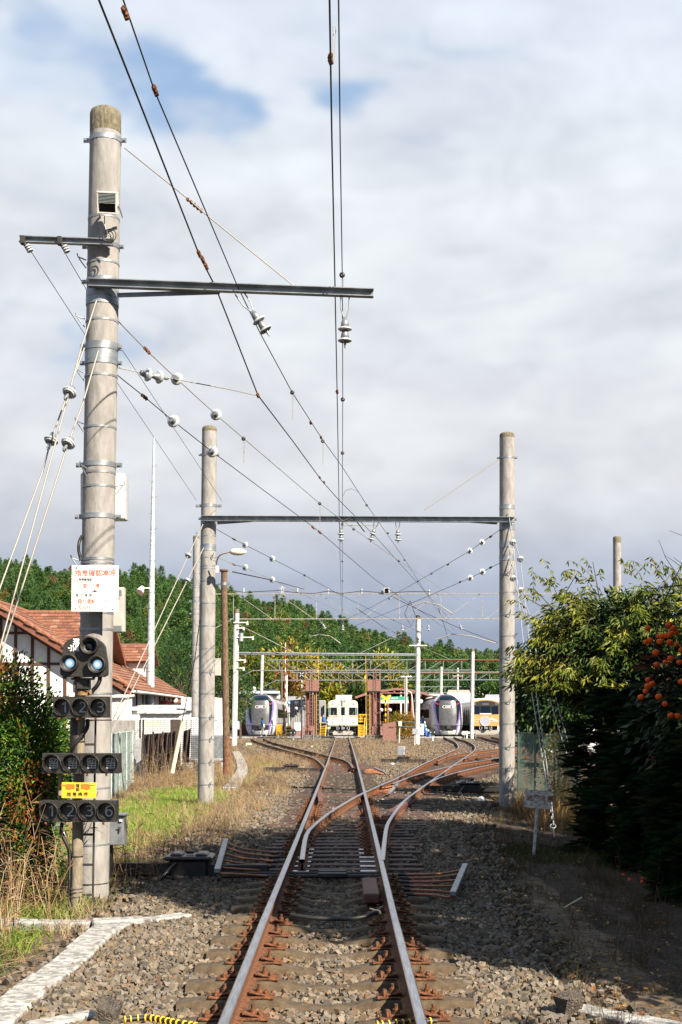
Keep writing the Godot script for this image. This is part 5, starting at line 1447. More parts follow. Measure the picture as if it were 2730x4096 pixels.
	var dl := [
		[vat(407, 871, 15.9), vat(497, 953, 17.4), "white disc insulator on the upper feeder wire, nearer of two"],
		[vat(497, 953, 17.4), vat(560, 1007, 18.7), "white disc insulator on the upper feeder wire, farther of two"],
		[vat(399, 968, 15.9), vat(488, 1038, 17.4), "white disc insulator on the lower feeder wire, nearer of two"],
		[vat(488, 1038, 17.4), vat(600, 1122, 20.3), "white disc insulator on the lower feeder wire, in front of the concrete pole"],
		[vat(340, 861, 14.55), vat(310, 853, 14.45), "left edge-on disc of the steady line beside the tall pole"],
		[vat(366, 866, 14.65), vat(340, 861, 14.55), "right edge-on disc of the steady line beside the tall pole"],
		[vat(564, 1252, 31), vat(498, 1216, 29.8), "upper left white disc beside the concrete pole with the street lamp"],
		[vat(626, 1284, 32.3), vat(564, 1252, 31), "upper right white disc beside the concrete pole with the street lamp"],
		[vat(564, 1304, 31), vat(497, 1279, 29.8), "lower left white disc beside the concrete pole with the street lamp"],
		[vat(626, 1332, 32.3), vat(564, 1304, 31), "lower right white disc beside the concrete pole with the street lamp"],
		[vat(1108, 1246, 31), vat(1150, 1217, 29.9), "upper white disc nearest the right concrete pole"],
		[vat(1080, 1266, 31.8), vat(1108, 1246, 31), "upper white disc farther left of the right concrete pole"],
		[vat(1109, 1314, 31), vat(1150, 1293, 29.9), "lower white disc nearest the right concrete pole"],
		[vat(1081, 1328, 31.8), vat(1109, 1314, 31), "lower white disc farther left of the right concrete pole"],
		[vat(118, 1012, 13.7), vat(194, 800, 14.2), "grey disc on the leftmost guy wire of the tall pole"],
		[vat(160, 902, 13.6), vat(160, 902, 13.6) + Vector3(0.2, 0.55, -0.45), "grey ringed disc on the middle guy wire of the tall pole"],
		[vat(157, 1019, 13.6), vat(157, 1019, 13.6) + Vector3(0.2, 0.55, -0.45), "grey ringed disc on the rightmost guy wire of the tall pole"],
		[at(754, 2222, 29), at(754, 2222, 29) + Vector3(0.2, 0.5, -0.5), "grey ringed disc, upper one left of the pole with the street lamp"],
		[at(750, 2322, 29.1), at(750, 2322, 29.1) + Vector3(0.2, 0.5, -0.5), "grey ringed disc, lower one left of the pole with the street lamp"],
		[at(2052, 2170, 29.3), at(2052, 2170, 29.3) + Vector3(-0.1, 0.5, -0.6), "ringed disc highest on the guy wires of the right concrete pole"],
		[at(2082, 2236, 29.3), at(2082, 2236, 29.3) + Vector3(-0.1, 0.5, -0.6), "ringed disc second from the top on the right pole's guy wires"],
		[at(2053, 2314, 29.2), at(2053, 2314, 29.2) + Vector3(-0.1, 0.5, -0.6), "ringed disc third from the top on the right pole's guy wires"],
		[at(2082, 2361, 29.2), at(2082, 2361, 29.2) + Vector3(-0.1, 0.5, -0.6), "ringed disc lowest on the guy wires of the right concrete pole"]]
	for i in dl.size():
		var q = dl[i]
		var dir: Vector3 = q[1] - q[0]
		if i < 4: dir = -dir
		var xf := along(dir, q[0])
		if i == 0:
			d0.transform = xf
			d0.set_meta("label", q[2])
		else: copy(d0, xf, q[2])

# ------------------------------------------------------------------ shunting signal and its boards
func holed(b: MB, c: Vector3, hw: float, hh: float, r: float, n := 32):   # front plate with a round opening, facing the camera
	for i in n:
		var p := []
		for k in [i, i + 1]:
			var a: float = TAU * k / n + PI / 4
			var d := Vector2(cos(a), sin(a))
			var m := maxf(absf(d.x), absf(d.y))
			p.append(c + Vector3(d.x / m * hw, d.y / m * hh, 0))
			p.append(c + Vector3(d.x * r, d.y * r, 0))
		b.quad(p[1], p[0], p[2], p[3])
func pipe_in(b: MB, c: Vector3, r: float, depth: float, n := 32):   # the inside wall of a round recess
	b.smooth()
	for i in n:
		var a := TAU * i / n; var e := TAU * (i + 1) / n
		var u := Vector3(cos(a) * r, sin(a) * r, 0); var v := Vector3(cos(e) * r, sin(e) * r, 0)
		b.quad(c + u, c + v, c + v - Vector3(0, 0, depth), c + u - Vector3(0, 0, depth))
	b.flat()
func number_box(label: String, px: Array, py: Array, signs: Array, z: float):
	var p := at(px[0], py[1], z); var q := at(px[1], py[0], z)
	var n := signs.size()
	var t := thing("route_indicator", label, "signal", (p + q) / 2)
	var w := (q.x - p.x) / n
	var h := q.y - p.y
	var r := minf(w, h) * 0.455
	var b := MB.new()
	for i in n:
		holed(b, Vector3(p.x + w * (i + 0.5), (p.y + q.y) / 2, p.z), w / 2, h / 2, r)
	var c := (p + q) / 2
	b.box(c + Vector3(0, h / 2 - 0.004, -0.09), Vector3(q.x - p.x, 0.008, 0.178)); b.box(c + Vector3(0, -h / 2 + 0.004, -0.09), Vector3(q.x - p.x, 0.008, 0.178))
	b.box(c + Vector3((q.x - p.x) / 2 - 0.004, 0, -0.09), Vector3(0.008, h - 0.016, 0.178)); b.box(c + Vector3(-(q.x - p.x) / 2 + 0.004, 0, -0.09), Vector3(0.008, h - 0.016, 0.178))
	b.box(c + Vector3(0, 0, -0.176), Vector3(q.x - p.x - 0.016, h - 0.016, 0.006))
	if n == 4: b.box(c + Vector3(0, 0, 0.003), Vector3(0.012, h, 0.01))
	part(t, "housing", mats.signal_black, b)
	for i in n:
		var o := Vector3(p.x + w * (i + 0.5), (p.y + q.y) / 2, p.z)
		b = MB.new()
		pipe_in(b, o, r, 0.1)
		# the rim of the hood stands a little proud
		b.smooth()
		b.lathe([Vector2(r, 0), Vector2(r, 0.022), Vector2(r + 0.004, 0.024), Vector2(r + 0.005, 0.0)], Transform3D(Basis(Vector3.RIGHT, PI / 2), o), 32)
		var hd := part(t, "hood", mats.signal_black, b)
		b = MB.new()
		b.cyl(o - Vector3(0, 0, 0.1), o - Vector3(0, 0, 0.095), r, r, 28)
		part(t, "glass", M("smoked", Color(0.02, 0.02, 0.021), Color(0.045, 0.043, 0.04), 0.12, 0.35), b)
		var f := o - Vector3(0, 0, 0.09)
		if signs[i] == "留":
			b = MB.new()
			var s := r * 1.15
			kanji(b, "留", f + Vector3(-s / 2, s / 2, 0), s, 0, Vector3.RIGHT, Vector3.DOWN, Vector3.BACK, 0.09)
			part(t, "character", M("lamp_white", Color(0.62, 0.62, 0.60), Color.BLACK, 1, 0.6), b)
		else:
			var m := lettering(signs[i], r * 1.28, 0.004, "Droid Sans")
			share(t, "character", m, mats.get("lamp_white", mats.white_print), Transform3D(Basis.IDENTITY.scaled(Vector3(1.05, 1, 1)), f + Vector3(r * 0.1, -r * 0.02, 0)))
	b = MB.new()
	for i in n:
		b.box(Vector3(p.x + w * (i + 0.35), p.y - 0.012, p.z + 0.0), Vector3(0.02, 0.03, 0.02), Basis.IDENTITY, 0.004)
		b.cyl(Vector3(p.x + w * (i + 0.35), p.y - 0.01, p.z), Vector3(p.x + w * (i + 0.35), p.y - 0.01, p.z + 0.02), 0.011, 0.011, 8)
	part(t, "latch", mats.rust, b)
func signals():
	M("signal_black", Color(0.008, 0.007, 0.006), Color(0.032, 0.027, 0.021), 0.25, 0.5, 0.0, 0.15)
	M("lamp_white", Color(0.62, 0.62, 0.60), Color.BLACK, 1, 0.6)
	var zs := 13.36
	var b0 := at(305, 3662, zs); var b1 := at(322, 2745, zs)
	var t := thing("signal_post", "round signal post with side ladder, carrying the shunting signal and number panels", "signal post", b0 - Vector3(0, 0.2, 0))
	var b := MB.new()
	b.cyl(b0 - Vector3(0, 0.2, 0), b1, 0.058, 0.056, 18)
	part(t, "shaft", M("post_beige", Color(0.17, 0.14, 0.095), Color(0.33, 0.285, 0.21), 0.5, 0.75, 0, 0.2, Vector3(1, 0.4, 1)), b)
	for q in [[3425.0, 0.016], [3554.0, 0.012], [3568.0, 0.012], [3586.0, 0.012], [2966.0, 0.02], [2830.0, 0.02]]:
		band_on(t, b0, b1, 0.058, 0.056, at(0, q[0], zs).y, q[1], mats.rail_top if q[0] > 3500 else mats.dark_steel, 0.0, 0.004)
	b = MB.new()
	var side := [at(371, 3656, zs), at(384, 2835, zs)]
	b.cyl(side[0] - Vector3(0, 0.1, 0), side[1], 0.011, 0.011, 8)
	part(t, "ladder_rail", mats.dark_steel, b)
	for y in [3338, 3459, 3580, 3155, 2978]:
		b = MB.new()
		bar(b, at(312, y, zs), at(lerpf(371, 384, (3656.0 - y) / 821), y, zs), 0.014, 0.024)
		part(t, "ladder_rung", mats.dark_steel, b)
	b = MB.new()
	b.tube(curve([at(250, 3290, zs - 0.05), at(246, 3330, zs - 0.07), at(262, 3365, zs - 0.07), at(277, 3400, zs - 0.06), at(281, 3450, zs), at(278, 3600, zs), at(280, 3660, zs)], 0.04), 0.02, 8)
	part(t, "conduit", mats.black, b)
	b = MB.new()
	b.tube(curve([at(248, 3312, zs - 0.12), at(262, 3342, zs - 0.13), at(275, 3380, zs - 0.12), at(281, 3420, zs - 0.1), at(279, 3520, zs - 0.1)], 0.04), 0.005, 5)
	part(t, "cable", mats.rail_top, b)
	b = MB.new()
	b.tube(curve([at(352, 2880, zs), at(348, 2915, zs - 0.05), at(318, 2955, zs - 0.07), at(295, 2985, zs - 0.07), at(286, 3020, zs)], 0.03), 0.022, 8)
	part(t, "conduit", mats.black, b)
	b = MB.new()
	b.tube([at(246, 3100, zs - 0.05), at(243, 3130, zs - 0.05), at(240, 3200, zs - 0.05)], 0.02, 8)
	part(t, "conduit", M("ribbed", Color(0.28, 0.21, 0.14), Color.BLACK, 1, 0.7), b)
	b = MB.new()
	b.cyl(at(304, 3020, zs), at(306, 2870, zs), 0.062, 0.062, 16)
	part(t, "black_sleeve", mats.signal_black, b)
	# the signal head
	var zf := 13.1
	var c := at(334, 2625, zf)
	var s := t
	t = thing("shunting_signal", "black dome shaped shunting signal with two glowing white lamps", "signal", c)
	var poly := PackedVector2Array()
	for q in [[-0.21, -0.195], [-0.195, -0.205], [0.195, -0.205], [0.226, -0.19], [0.233, -0.165], [0.23, -0.06], [0.215, 0.03]]: poly.append(Vector2(q[0], q[1]))
	for i in 13:
		var a := lerpf(0.35, PI - 0.35, i / 12.0)
		poly.append(Vector2(cos(a) * 0.218 + 0.0, sin(a) * 0.155 + 0.052))
	for q in [[-0.213, 0.03], [-0.23, -0.06], [-0.234, -0.165], [-0.228, -0.186]]: poly.append(Vector2(q[0], q[1]))
	b = MB.new()
	b.prism(poly, Transform3D(Basis.IDENTITY, c - Vector3(0, 0, 0.14)), 0.14)
	var fat := PackedVector2Array()
	for p in poly: fat.append(p * 1.02)
	b.prism(fat, Transform3D(Basis.IDENTITY, c - Vector3(0, 0, 0.05)), 0.02)
	part(t, "housing", mats.signal_black, b)
	for q in [[280.0, 2653.0, true], [391.0, 2658.0, true], [362.0, 2583.0, false]]:
		var o := at(q[0], q[1], zf)
		var r := 0.083
		b = MB.new()
		b.smooth()
		b.lathe([Vector2(r + 0.007, 0), Vector2(r + 0.006, 0.075), Vector2(r + 0.001, 0.078), Vector2(r - 0.006, 0.075), Vector2(r - 0.014, 0.004), Vector2(0.05, 0.003)], Transform3D(Basis(Vector3.RIGHT, PI / 2), o), 32)
		var hd := part(t, "hood", mats.signal_black, b)
		if q[2]:
			var rr := [0.047, 0.036, 0.024, 0.013]
			var em := [Color(0.22, 0.42, 0.58), Color(0.40, 0.62, 0.80), Color(0.62, 0.82, 0.95), Color(1.0, 1.0, 1.0)]
			for k in 4:
				b = MB.new()
				b.lathe([Vector2(rr[k], 0), Vector2(rr[k] * 0.96, 0.008 + k * 0.004), Vector2(0, 0.011 + k * 0.0045)], Transform3D(Basis(Vector3.RIGHT, PI / 2), o), 24)
				var m: StandardMaterial3D
				if mats.has("lens%d" % k): m = mats["lens%d" % k]
				else:
					m = StandardMaterial3D.new()
					m.albedo_color = Color(0.2, 0.25, 0.3)
					m.roughness = 0.2
					m.emission_enabled = true
					m.emission = em[k].linear_to_srgb()
					m.emission_energy_multiplier = [0.40, 0.42, 0.5, 1.0][k]
					mats["lens%d" % k] = m
				part(hd, "lamp_lens", m, b)
		else:
			b = MB.new()
			b.lathe([Vector2(0.05, 0.002), Vector2(0.035, 0.02), Vector2(0, 0.028)], Transform3D(Basis(Vector3.RIGHT, PI / 2), o), 24)
			part(hd, "lamp_lens", mats.glass_dark, b)
	share(t, "lettering", lettering("308", 0.062, 0.004, "Droid Sans", true), mats.white_print, Transform3D(Basis.IDENTITY.scaled(Vector3(0.47, 1, 1)), at(306, 2567, zf) + Vector3(0, 0, 0.003)))
	share(t, "lettering", lettering("~314R", 0.062, 0.004, "Droid Sans", true), mats.white_print, Transform3D(Basis.IDENTITY.scaled(Vector3(0.47, 1, 1)), at(295, 2593, zf) + Vector3(0, 0, 0.003)))
	b = MB.new()
	for x in [258.0, 300.0, 315.0, 376.0]: b.cyl(at(x, 2700, zf + 0.05), at(x, 2715, zf + 0.05), 0.016, 0.016, 8)
	bar(b, at(286, 2716, zf + 0.07), at(378, 2716, zf + 0.07), 0.03, 0.02)
	b.cyl(at(306, 2700, zf + 0.1), at(306, 2740, zf + 0.1), 0.02, 0.02, 8)
	b.box(at(334, 2738, zf + 0.12), Vector3(0.14, 0.12, 0.12), Basis.IDENTITY, 0.015)
	bar(b, at(296, 2725, zf + 0.06), at(296, 2770, zf + 0.06), 0.014, 0.014)
	part(t, "bracket", mats.signal_black, b)
	b = MB.new()
	b.tube(curve([at(400, 2702, zf + 0.06), at(400, 2720, zf + 0.06), at(390, 2742, zf + 0.06), at(372, 2762, zf + 0.08)], 0.02), 0.022, 8)
	part(t, "cable", mats.black, b)
	b = MB.new()
	b.cyl(at(332, 2782, zf + 0.15), at(332, 2764, zf + 0.15), 0.068, 0.068, 16)
	b.box(at(366, 2770, zf + 0.12), Vector3(0.05, 0.03, 0.05), Basis.IDENTITY, 0.008)
	b.cyl(at(364, 2770, zf + 0.12), at(364, 2770, zf + 0.05), 0.016, 0.016, 8)
	part(t, "collar", M("collar", Color(0.14, 0.05, 0.02), Color(0.30, 0.20, 0.07), 0.1, 0.8), b)
	number_box("upper black number panel reading 1 2 3 under the shunting signal", [213, 430], [2786, 2871], ["1", "2", "3"], 13.12)
	number_box("middle black panel with four kanji lamps above the yellow board", [170, 476], [3014, 3094], ["留", "留", "留", "留"], 13.12)
	number_box("lower black number panel reading 1 2 3 6 under the yellow board", [158, 464], [3204, 3288], ["1", "2", "3", "6"], 13.12)
	# yellow board
	var z := 13.15
	t = thing("caution_board", "yellow board with two red pointing hands on the signal post", "sign", at(317, 3161, z))
	b = MB.new()
	b.box(at(317, 3161, z), Vector3(0.348, 0.158, 0.004), Basis(Vector3.BACK, -0.012))
	part(t, "board", mats.yellow, b)
	var k := 0.2423 * z / F
	var o := at(317, 3161, z) + Vector3(-0.348 / 2, 0.158 / 2, 0.003)
	var loc := func(x: float, y: float) -> Vector3: return o + Vector3((x - 532) * k, -(y - 700) * k, 0)
	b = MB.new()
	kanji(b, "確認", loc.call(768, 724), 55 * k, 64 * k, Vector3.RIGHT, Vector3.DOWN, Vector3.BACK, 0.13, true)
	kanji(b, "指差喚呼", loc.call(618, 862), 66 * k, 93 * k, Vector3.RIGHT, Vector3.DOWN, Vector3.BACK, 0.13)
	part(t, "lettering", mats.black_print, b)
	for m in [0, 1]:
		b = MB.new()
		var hand := PackedVector2Array()
		for q in [[848, 730], [900, 728], [960, 722], [1000, 736], [1076, 738], [1078, 754], [1004, 760], [1000, 790], [990, 815], [940, 826], [890, 808], [850, 806]]:
			var x: float = q[0] if m == 1 else 1595.0 - q[0]
			var v: Vector3 = loc.call(x, q[1])
			hand.append(Vector2(v.x - o.x, v.y - o.y))
		b.prism(hand, Transform3D(Basis.IDENTITY, o), 0.0012)
		part(t, "hand_emblem", M("hand_red", Color(0.82, 0.16, 0.01), Color.BLACK, 1, 0.6), b)
	# white caution sign on the tall pole
	z = 14.0
	t = thing("caution_sign", "square white sign with red Japanese lettering on the tall concrete pole", "sign", at(381, 2354, z))
	var tilt := Basis(Vector3.BACK, -0.008)
	b = MB.new()
	b.box(at(381, 2354, z), Vector3(0.507, 0.498, 0.004), tilt, 0.0015)
	part(t, "board", mats.white_paint, b)
	k = 0.15306 * z / F
	o = at(381, 2354, z) + Vector3(-0.507 / 2, 0.498 / 2, 0.002)
	loc = func(x: float, y: float) -> Vector3: return at(381, 2354, z) + tilt * Vector3((x - 787) * k, -(y - 815) * k, 0.002)
	var R := tilt.x; var D := -tilt.y; var N := Vector3.BACK
	b = MB.new()
	kanji(b, "指差確認喚呼", loc.call(265, 332), 160 * k, 180 * k, R, D, N, 0.105)
	kanji(b, "番", loc.call(474, 690), 105 * k, 0, R, D, N, 0.09)
	kanji(b, "入標", loc.call(684, 694), 104 * k, 115 * k, R, D, N, 0.09)
	kanji(b, "踏切遮断", loc.call(348, 1092), 104 * k, 118 * k, R, D, N, 0.09)
	kanji(b, "反応灯", loc.call(344, 1258), 104 * k, 116 * k, R, D, N, 0.09)
	for i in 20:
		var a := TAU * i / 20; var e := TAU * (i + 1) / 20
		ribbon(b, loc.call(408 + cos(a) * 48, 746 + sin(a) * 48), loc.call(408 + cos(e) * 48, 746 + sin(e) * 48), N, 6 * k, 0.002)
	ribbon(b, loc.call(616, 770), loc.call(634, 795), N, 9 * k, 0.002)
	for q in [[355, 808, 578, 808], [680, 808, 904, 808], [342, 1210, 812, 1212], [338, 1374, 696, 1376]]: ribbon(b, loc.call(q[0], q[1]), loc.call(q[2], q[3]), N, 5 * k, 0.002)
	part(t, "red_lettering", mats.red_print, b)
	b = MB.new()
	kanji(b, "入換標識確認", loc.call(290, 552), 62 * k, 71 * k, R, D, N, 0.1)
	for i in 4: kanji(b, "踏切確認"[i], loc.call(288 + i * 119, 962), 62 * k, 0, R, D, N, 0.1)
	for yy in [[530.0, 640.0], [940.0, 1048.0]]:
		for q in [[275, yy[0], 730, yy[0]], [275, yy[1], 730, yy[1]], [258, yy[0] + 18, 258, yy[1] - 18], [746, yy[0] + 18, 746, yy[1] - 18], [258, yy[0] + 18, 275, yy[0]], [746, yy[0] + 18, 730, yy[0]], [258, yy[1] - 18, 275, yy[1]], [746, yy[1] - 18, 730, yy[1]]]:
			ribbon(b, loc.call(q[0], q[1]), loc.call(q[2], q[3]), N, 5 * k, 0.002)
	for q in [[1008, 817, 1236, 818], [1004, 1216, 1228, 1217], [1004, 1381, 1226, 1383]]: ribbon(b, loc.call(q[0], q[1]), loc.call(q[2], q[3]), N, 4 * k, 0.002)
	for q in [[1072, 748], [1170, 750], [1068, 1150], [1166, 1151], [1066, 1314], [1163, 1315]]: ribbon(b, loc.call(q[0] - 4, q[1]), loc.call(q[0] + 4, q[1]), N, 18 * k, 0.002)
	var ar := PackedVector2Array()
	for q in [[768, 850], [806, 850], [806, 886], [868, 878], [872, 888], [788, 915], [706, 888], [710, 878], [768, 886]]:
		ar.append(Vector2((q[0] - 787) * k, -(q[1] - 815) * k))
	b.prism(ar, Transform3D(tilt, at(381, 2354, z) + Vector3(0, 0, 0.002)), 0.0018)
	part(t, "black_lettering", mats.black_print, b)
	for q in [[305, 278], [1278, 294], [288, 1340], [1262, 1350]]:
		b = MB.new()
		b.cyl(loc.call(q[0], q[1]), loc.call(q[0], q[1]) + Vector3(0, 0, 0.008), 0.008, 0.006, 10)
		part(t, "bolt", mats.galv, b)
	b = MB.new()
	for y in [2290, 2420]: bar(b, at(330, y, 14.06), at(440, y, 14.06), 0.1, 0.03)
	b.cyl(at(357, 2452, 14.03), at(357, 2440, 14.03), 0.02, 0.02, 8)
	part(t, "bracket", mats.galv, b)

# ------------------------------------------------------------------ buildings and fences
var tile_mesh: ArrayMesh
# a tiled roof plane: o is the eave corner, u along the eave (full length), v up the slope (full length); keep(u, v in metres) tells where tiles lie
func tiled(owner: Node3D, o: Vector3, u: Vector3, v: Vector3, tw: float, th: float, single_tiles: int, keep: Callable):
	if tile_mesh == null:
		var tb := MB.new()
		tb.box(Vector3.ZERO, Vector3(1, 1, 1), Basis.IDENTITY, 0.06)
		tile_mesh = tb.mesh()
	var nu := u.normalized(); var nv := v.normalized()
	var n := nu.cross(nv).normalized()
	if n.y < 0: n = -n
	var rows := int(v.length() / th); var cols := int(u.length() / tw)
	var cand := []
	for j in rows:
		for i in cols + 1:
			var a := (i + (0.5 if j % 2 else 0.0)) * tw; var c := (j + 0.5) * th
			if a > u.length() or not keep.call(a, c): continue
			var p := o + nu * a + nv * c + n * (0.035 + rf(-0.004, 0.004))
			var f := Basis(nu, n, nu.cross(n)).rotated(nu, -0.12 if nu.cross(n).dot(nv) < 0 else 0.12)
			cand.append([Vector3(0, H, 0).distance_to(p), Transform3D(f * Basis.from_scale(Vector3(tw * 0.965, 0.035, th * 1.18)), p)])
	cand.sort_custom(func(a, c): return a[0] < c[0])
	var rest := [[], [], []]
	for i in cand.size():
		var m: int = [0, 0, 0, 0, 1, 2, 0, 2][rng.randi() % 8]
		if i < single_tiles: share(owner, "tile", tile_mesh, [mats.tile, mats.tile_pale, mats.tile_dark][m], cand[i][1])
		else: rest[m].append(cand[i][1])
	for m in 3:
		if rest[m].is_empty(): continue
		var mm := MultiMesh.new()
		mm.transform_format = MultiMesh.TRANSFORM_3D
		mm.mesh = tile_mesh
		mm.instance_count = rest[m].size()
		for i in rest[m].size():
			mm.set_instance_transform(i, rest[m][i].translated(-origin_of[owner]))
		var mi := MultiMeshInstance3D.new()
		mi.multimesh = mm
		mi.material_override = [mats.tile, mats.tile_pale, mats.tile_dark][m]
		mi.name = "tiles"
		mi.set_meta("kind", "stuff")
		owner.add_child(mi, true)
func slab4(b: MB, a: Vector3, c: Vector3, d: Vector3, e: Vector3, th: float):   # thick sheet under four corners
	var n := (c - a).cross(d - a).normalized()
	var s := [a, c, d, e]
	if n.y < 0:
		s = [a, e, d, c]; n = -n
	b.quad(s[0], s[1], s[2], s[3])
	var l := []
	for p in s: l.append(p - n * th)
	b.quad(l[3], l[2], l[1], l[0])
	for i in 4: b.quad(l[i], l[(i + 1) % 4], s[(i + 1) % 4], s[i])
func buildings():
	rng.seed = 700
	# ---- the half-timbered house: ridge along the track, gable towards the camera
	var z0 := 60.0
	var xe := -9.66; var ye := 3.02; var xr := -16.4; var yr := 7.2; var zb := 81.7
	var h := thing("timbered_house", "white half-timbered house with orange brown tiled roofs behind the left bush", "house", Vector3(-16, GR, -70))
	var b := MB.new()
	slab4(b, Vector3(xe, ye, -z0), Vector3(xe, ye, -zb), Vector3(xr, yr, -zb), Vector3(xr, yr, -z0), 0.16)
	slab4(b, Vector3(2 * xr - xe, ye, -z0), Vector3(2 * xr - xe, ye, -zb), Vector3(xr, yr, -zb), Vector3(xr, yr, -z0), 0.16)
	var roof := part(h, "roof", mats.tile_dark, b)
	var u := Vector3(0, 0, -(zb - z0)); var v := Vector3(xr - xe, yr - ye, 0)
	tiled(roof, Vector3(xe, ye, -z0), u, v, 0.36, 0.34, 230, func(a, c): return true)
	b = MB.new()
	for i in 60: b.cyl(Vector3(xr, yr + 0.03, -z0 - i * 0.36), Vector3(xr, yr + 0.05, -z0 - i * 0.36 - 0.35), 0.13, 0.12, 8)
	part(roof, "ridge_tiles", mats.tile, b).set_meta("kind", "stuff")
	# barge board on the near gable
	b = MB.new()
	for sgn in [0, 1]:
		var ex := xe if sgn == 0 else 2 * xr - xe
		var p := Vector3(ex, ye - 0.12, -z0 + 0.02); var q := Vector3(xr, yr - 0.12, -z0 + 0.02)
		bar(b, p, q, 0.10, 0.30)
	part(roof, "barge_board", mats.fascia, b)
	b = MB.new()
	for sgn in [0, 1]:
		var ex := xe if sgn == 0 else 2 * xr - xe
		bar(b, Vector3(ex - 0.1, ye - 0.34, -z0 - 0.12), Vector3(xr, yr - 0.34, -z0 - 0.12), 0.08, 0.16)
	part(roof, "inner_barge", mats.timber, b)
	b = MB.new()
	for i in 18:
		b.cyl(Vector3(xe + (xr - xe) * i / 18.0, ye + (yr - ye) * i / 18.0 + 0.09, -z0 + 0.02), Vector3(xe + (xr - xe) * (i + 0.96) / 18.0, ye + (yr - ye) * (i + 0.96) / 18.0 + 0.10, -z0 + 0.02), 0.12, 0.12, 8)
	part(roof, "verge_tiles", mats.tile, b).set_meta("kind", "stuff")
	b = MB.new()
	b.cyl(Vector3(xe + 0.08, ye - 0.08, -z0), Vector3(xe + 0.08, ye - 0.08, -zb), 0.07, 0.07, 8)
	part(roof, "gutter", mats.off_white, b)
	# gable wall
	var zw := z0 + 0.75
	var wx := xe - 0.85
	b = MB.new()
	var poly := PackedVector2Array([Vector2(wx, GR), Vector2(wx, ye + 0.42), Vector2(xr, yr - 0.25), Vector2(2 * xr - wx, ye + 0.42), Vector2(2 * xr - wx, GR)])
	b.prism(poly, Transform3D(Basis.IDENTITY, Vector3(0, 0, -zw - 0.25)), 0.25)
	part(h, "gable_wall", mats.plaster, b)
	b = MB.new()
	b.box(Vector3(wx - 0.125, (ye + 0.3 + GR) / 2, -(zw + zb) / 2), Vector3(0.25, ye + 0.3 - GR, zb - zw - 0.6))
	part(h, "side_wall", mats.plaster, b)
	for px in [5.0, 64.0, 131.0, 196.0, 262.0]:
		var x: float = (px - CX) / F * zw
		var top: float = ye + 0.42 + (wx - x) / (wx - xr) * (yr - 0.25 - ye - 0.42)
		b = MB.new()
		b.box(Vector3(x, (top + GR) / 2, -zw + 0.03), Vector3(0.13, top - GR, 0.06))
		part(h, "timber", mats.timber, b)
	for q in [[2532.0, -40.0, 124.0], [2655.0, -40.0, 250.0]]:
		b = MB.new()
		b.box(at((q[1] + q[2]) / 2, q[0], zw) + Vector3(0, 0, 0.028), Vector3((q[2] - q[1]) / F * zw, 0.12, 0.05))
		part(h, "timber", mats.timber, b)
	for i in 9:
		var z := 62.5 + i * 2.1
		b = MB.new()
		b.box(Vector3(wx + 0.03, 1.4, -z), Vector3(0.06, 3.4, 0.13))
		part(h, "timber", mats.timber, b)
		if i % 3 == 1:
			b = MB.new()
			b.box(Vector3(wx + 0.02, 1.3, -z - 1.05), Vector3(0.05, 1.5, 1.2))
			part(h, "window", mats.glass_dark, b)
	# cross gable
	var zc := 66.6; var hw := 4.0; var xg := -11.75; var yg := 7.05
	b = MB.new()
	var drop := hw * 0.60
	slab4(b, Vector3(xg, yg - drop, -zc + hw), Vector3(xg, yg, -zc), Vector3(xr, yg, -zc), Vector3(xr, yg - drop, -zc + hw), 0.14)
	slab4(b, Vector3(xg, yg - drop, -zc - hw), Vector3(xg, yg, -zc), Vector3(xr, yg, -zc), Vector3(xr, yg - drop, -zc - hw), 0.14)
	var cr := part(h, "cross_roof", mats.tile_dark, b)
	tiled(cr, Vector3(xr, yg - drop, -zc + hw), Vector3(xg - xr, 0, 0), Vector3(0, drop, -hw), 0.36, 0.33, 70, func(a, c): return c > 0.25)
	b = MB.new()
	for i in 13: b.cyl(Vector3(xr + i * 0.36, yg + 0.05, -zc), Vector3(xr + i * 0.36 + 0.35, yg + 0.07, -zc), 0.12, 0.11, 8)
	part(cr, "ridge_tiles", mats.tile, b).set_meta("kind", "stuff")
	b = MB.new()
	bar(b, Vector3(xg + 0.03, yg - drop - 0.05, -zc + hw), Vector3(xg + 0.03, yg - 0.05, -zc), 0.08, 0.26)
	bar(b, Vector3(xg + 0.03, yg - drop - 0.05, -zc - hw), Vector3(xg + 0.03, yg - 0.05, -zc), 0.08, 0.26)
	part(cr, "barge_board", mats.fascia, b)
	b = MB.new()
	b.prism(PackedVector2Array([Vector2(-hw + 0.5, -drop + 0.1), Vector2(0, -0.25), Vector2(hw - 0.5, -drop + 0.1), Vector2(hw - 0.5, -drop - 1.2), Vector2(-hw + 0.5, -drop - 1.2)]), Transform3D(Basis(Vector3.UP, PI / 2), Vector3(xg - 0.7, yg, -zc)), 0.2)
	part(h, "gable_wall", M("plaster_beige", Color(0.55, 0.45, 0.36), Color.BLACK, 1, 0.9), b)
	# far dormer
	zc = 76.0; hw = 1.9; xg = -10.9; yg = 6.05; drop = hw * 0.6
	b = MB.new()
	slab4(b, Vector3(xg, yg - drop, -zc + hw), Vector3(xg, yg, -zc), Vector3(xr + 1.8, yg, -zc), Vector3(xr + 1.8, yg - drop, -zc + hw), 0.12)
	slab4(b, Vector3(xg, yg - drop, -zc - hw), Vector3(xg, yg, -zc), Vector3(xr + 1.8, yg, -zc), Vector3(xr + 1.8, yg - drop, -zc - hw), 0.12)
	cr = part(h, "dormer_roof", mats.tile_dark, b)
	tiled(cr, Vector3(xr + 1.8, yg - drop, -zc + hw), Vector3(xg - xr - 1.8, 0, 0), Vector3(0, drop, -hw), 0.36, 0.33, 0, func(a, c): return true)
	b = MB.new()
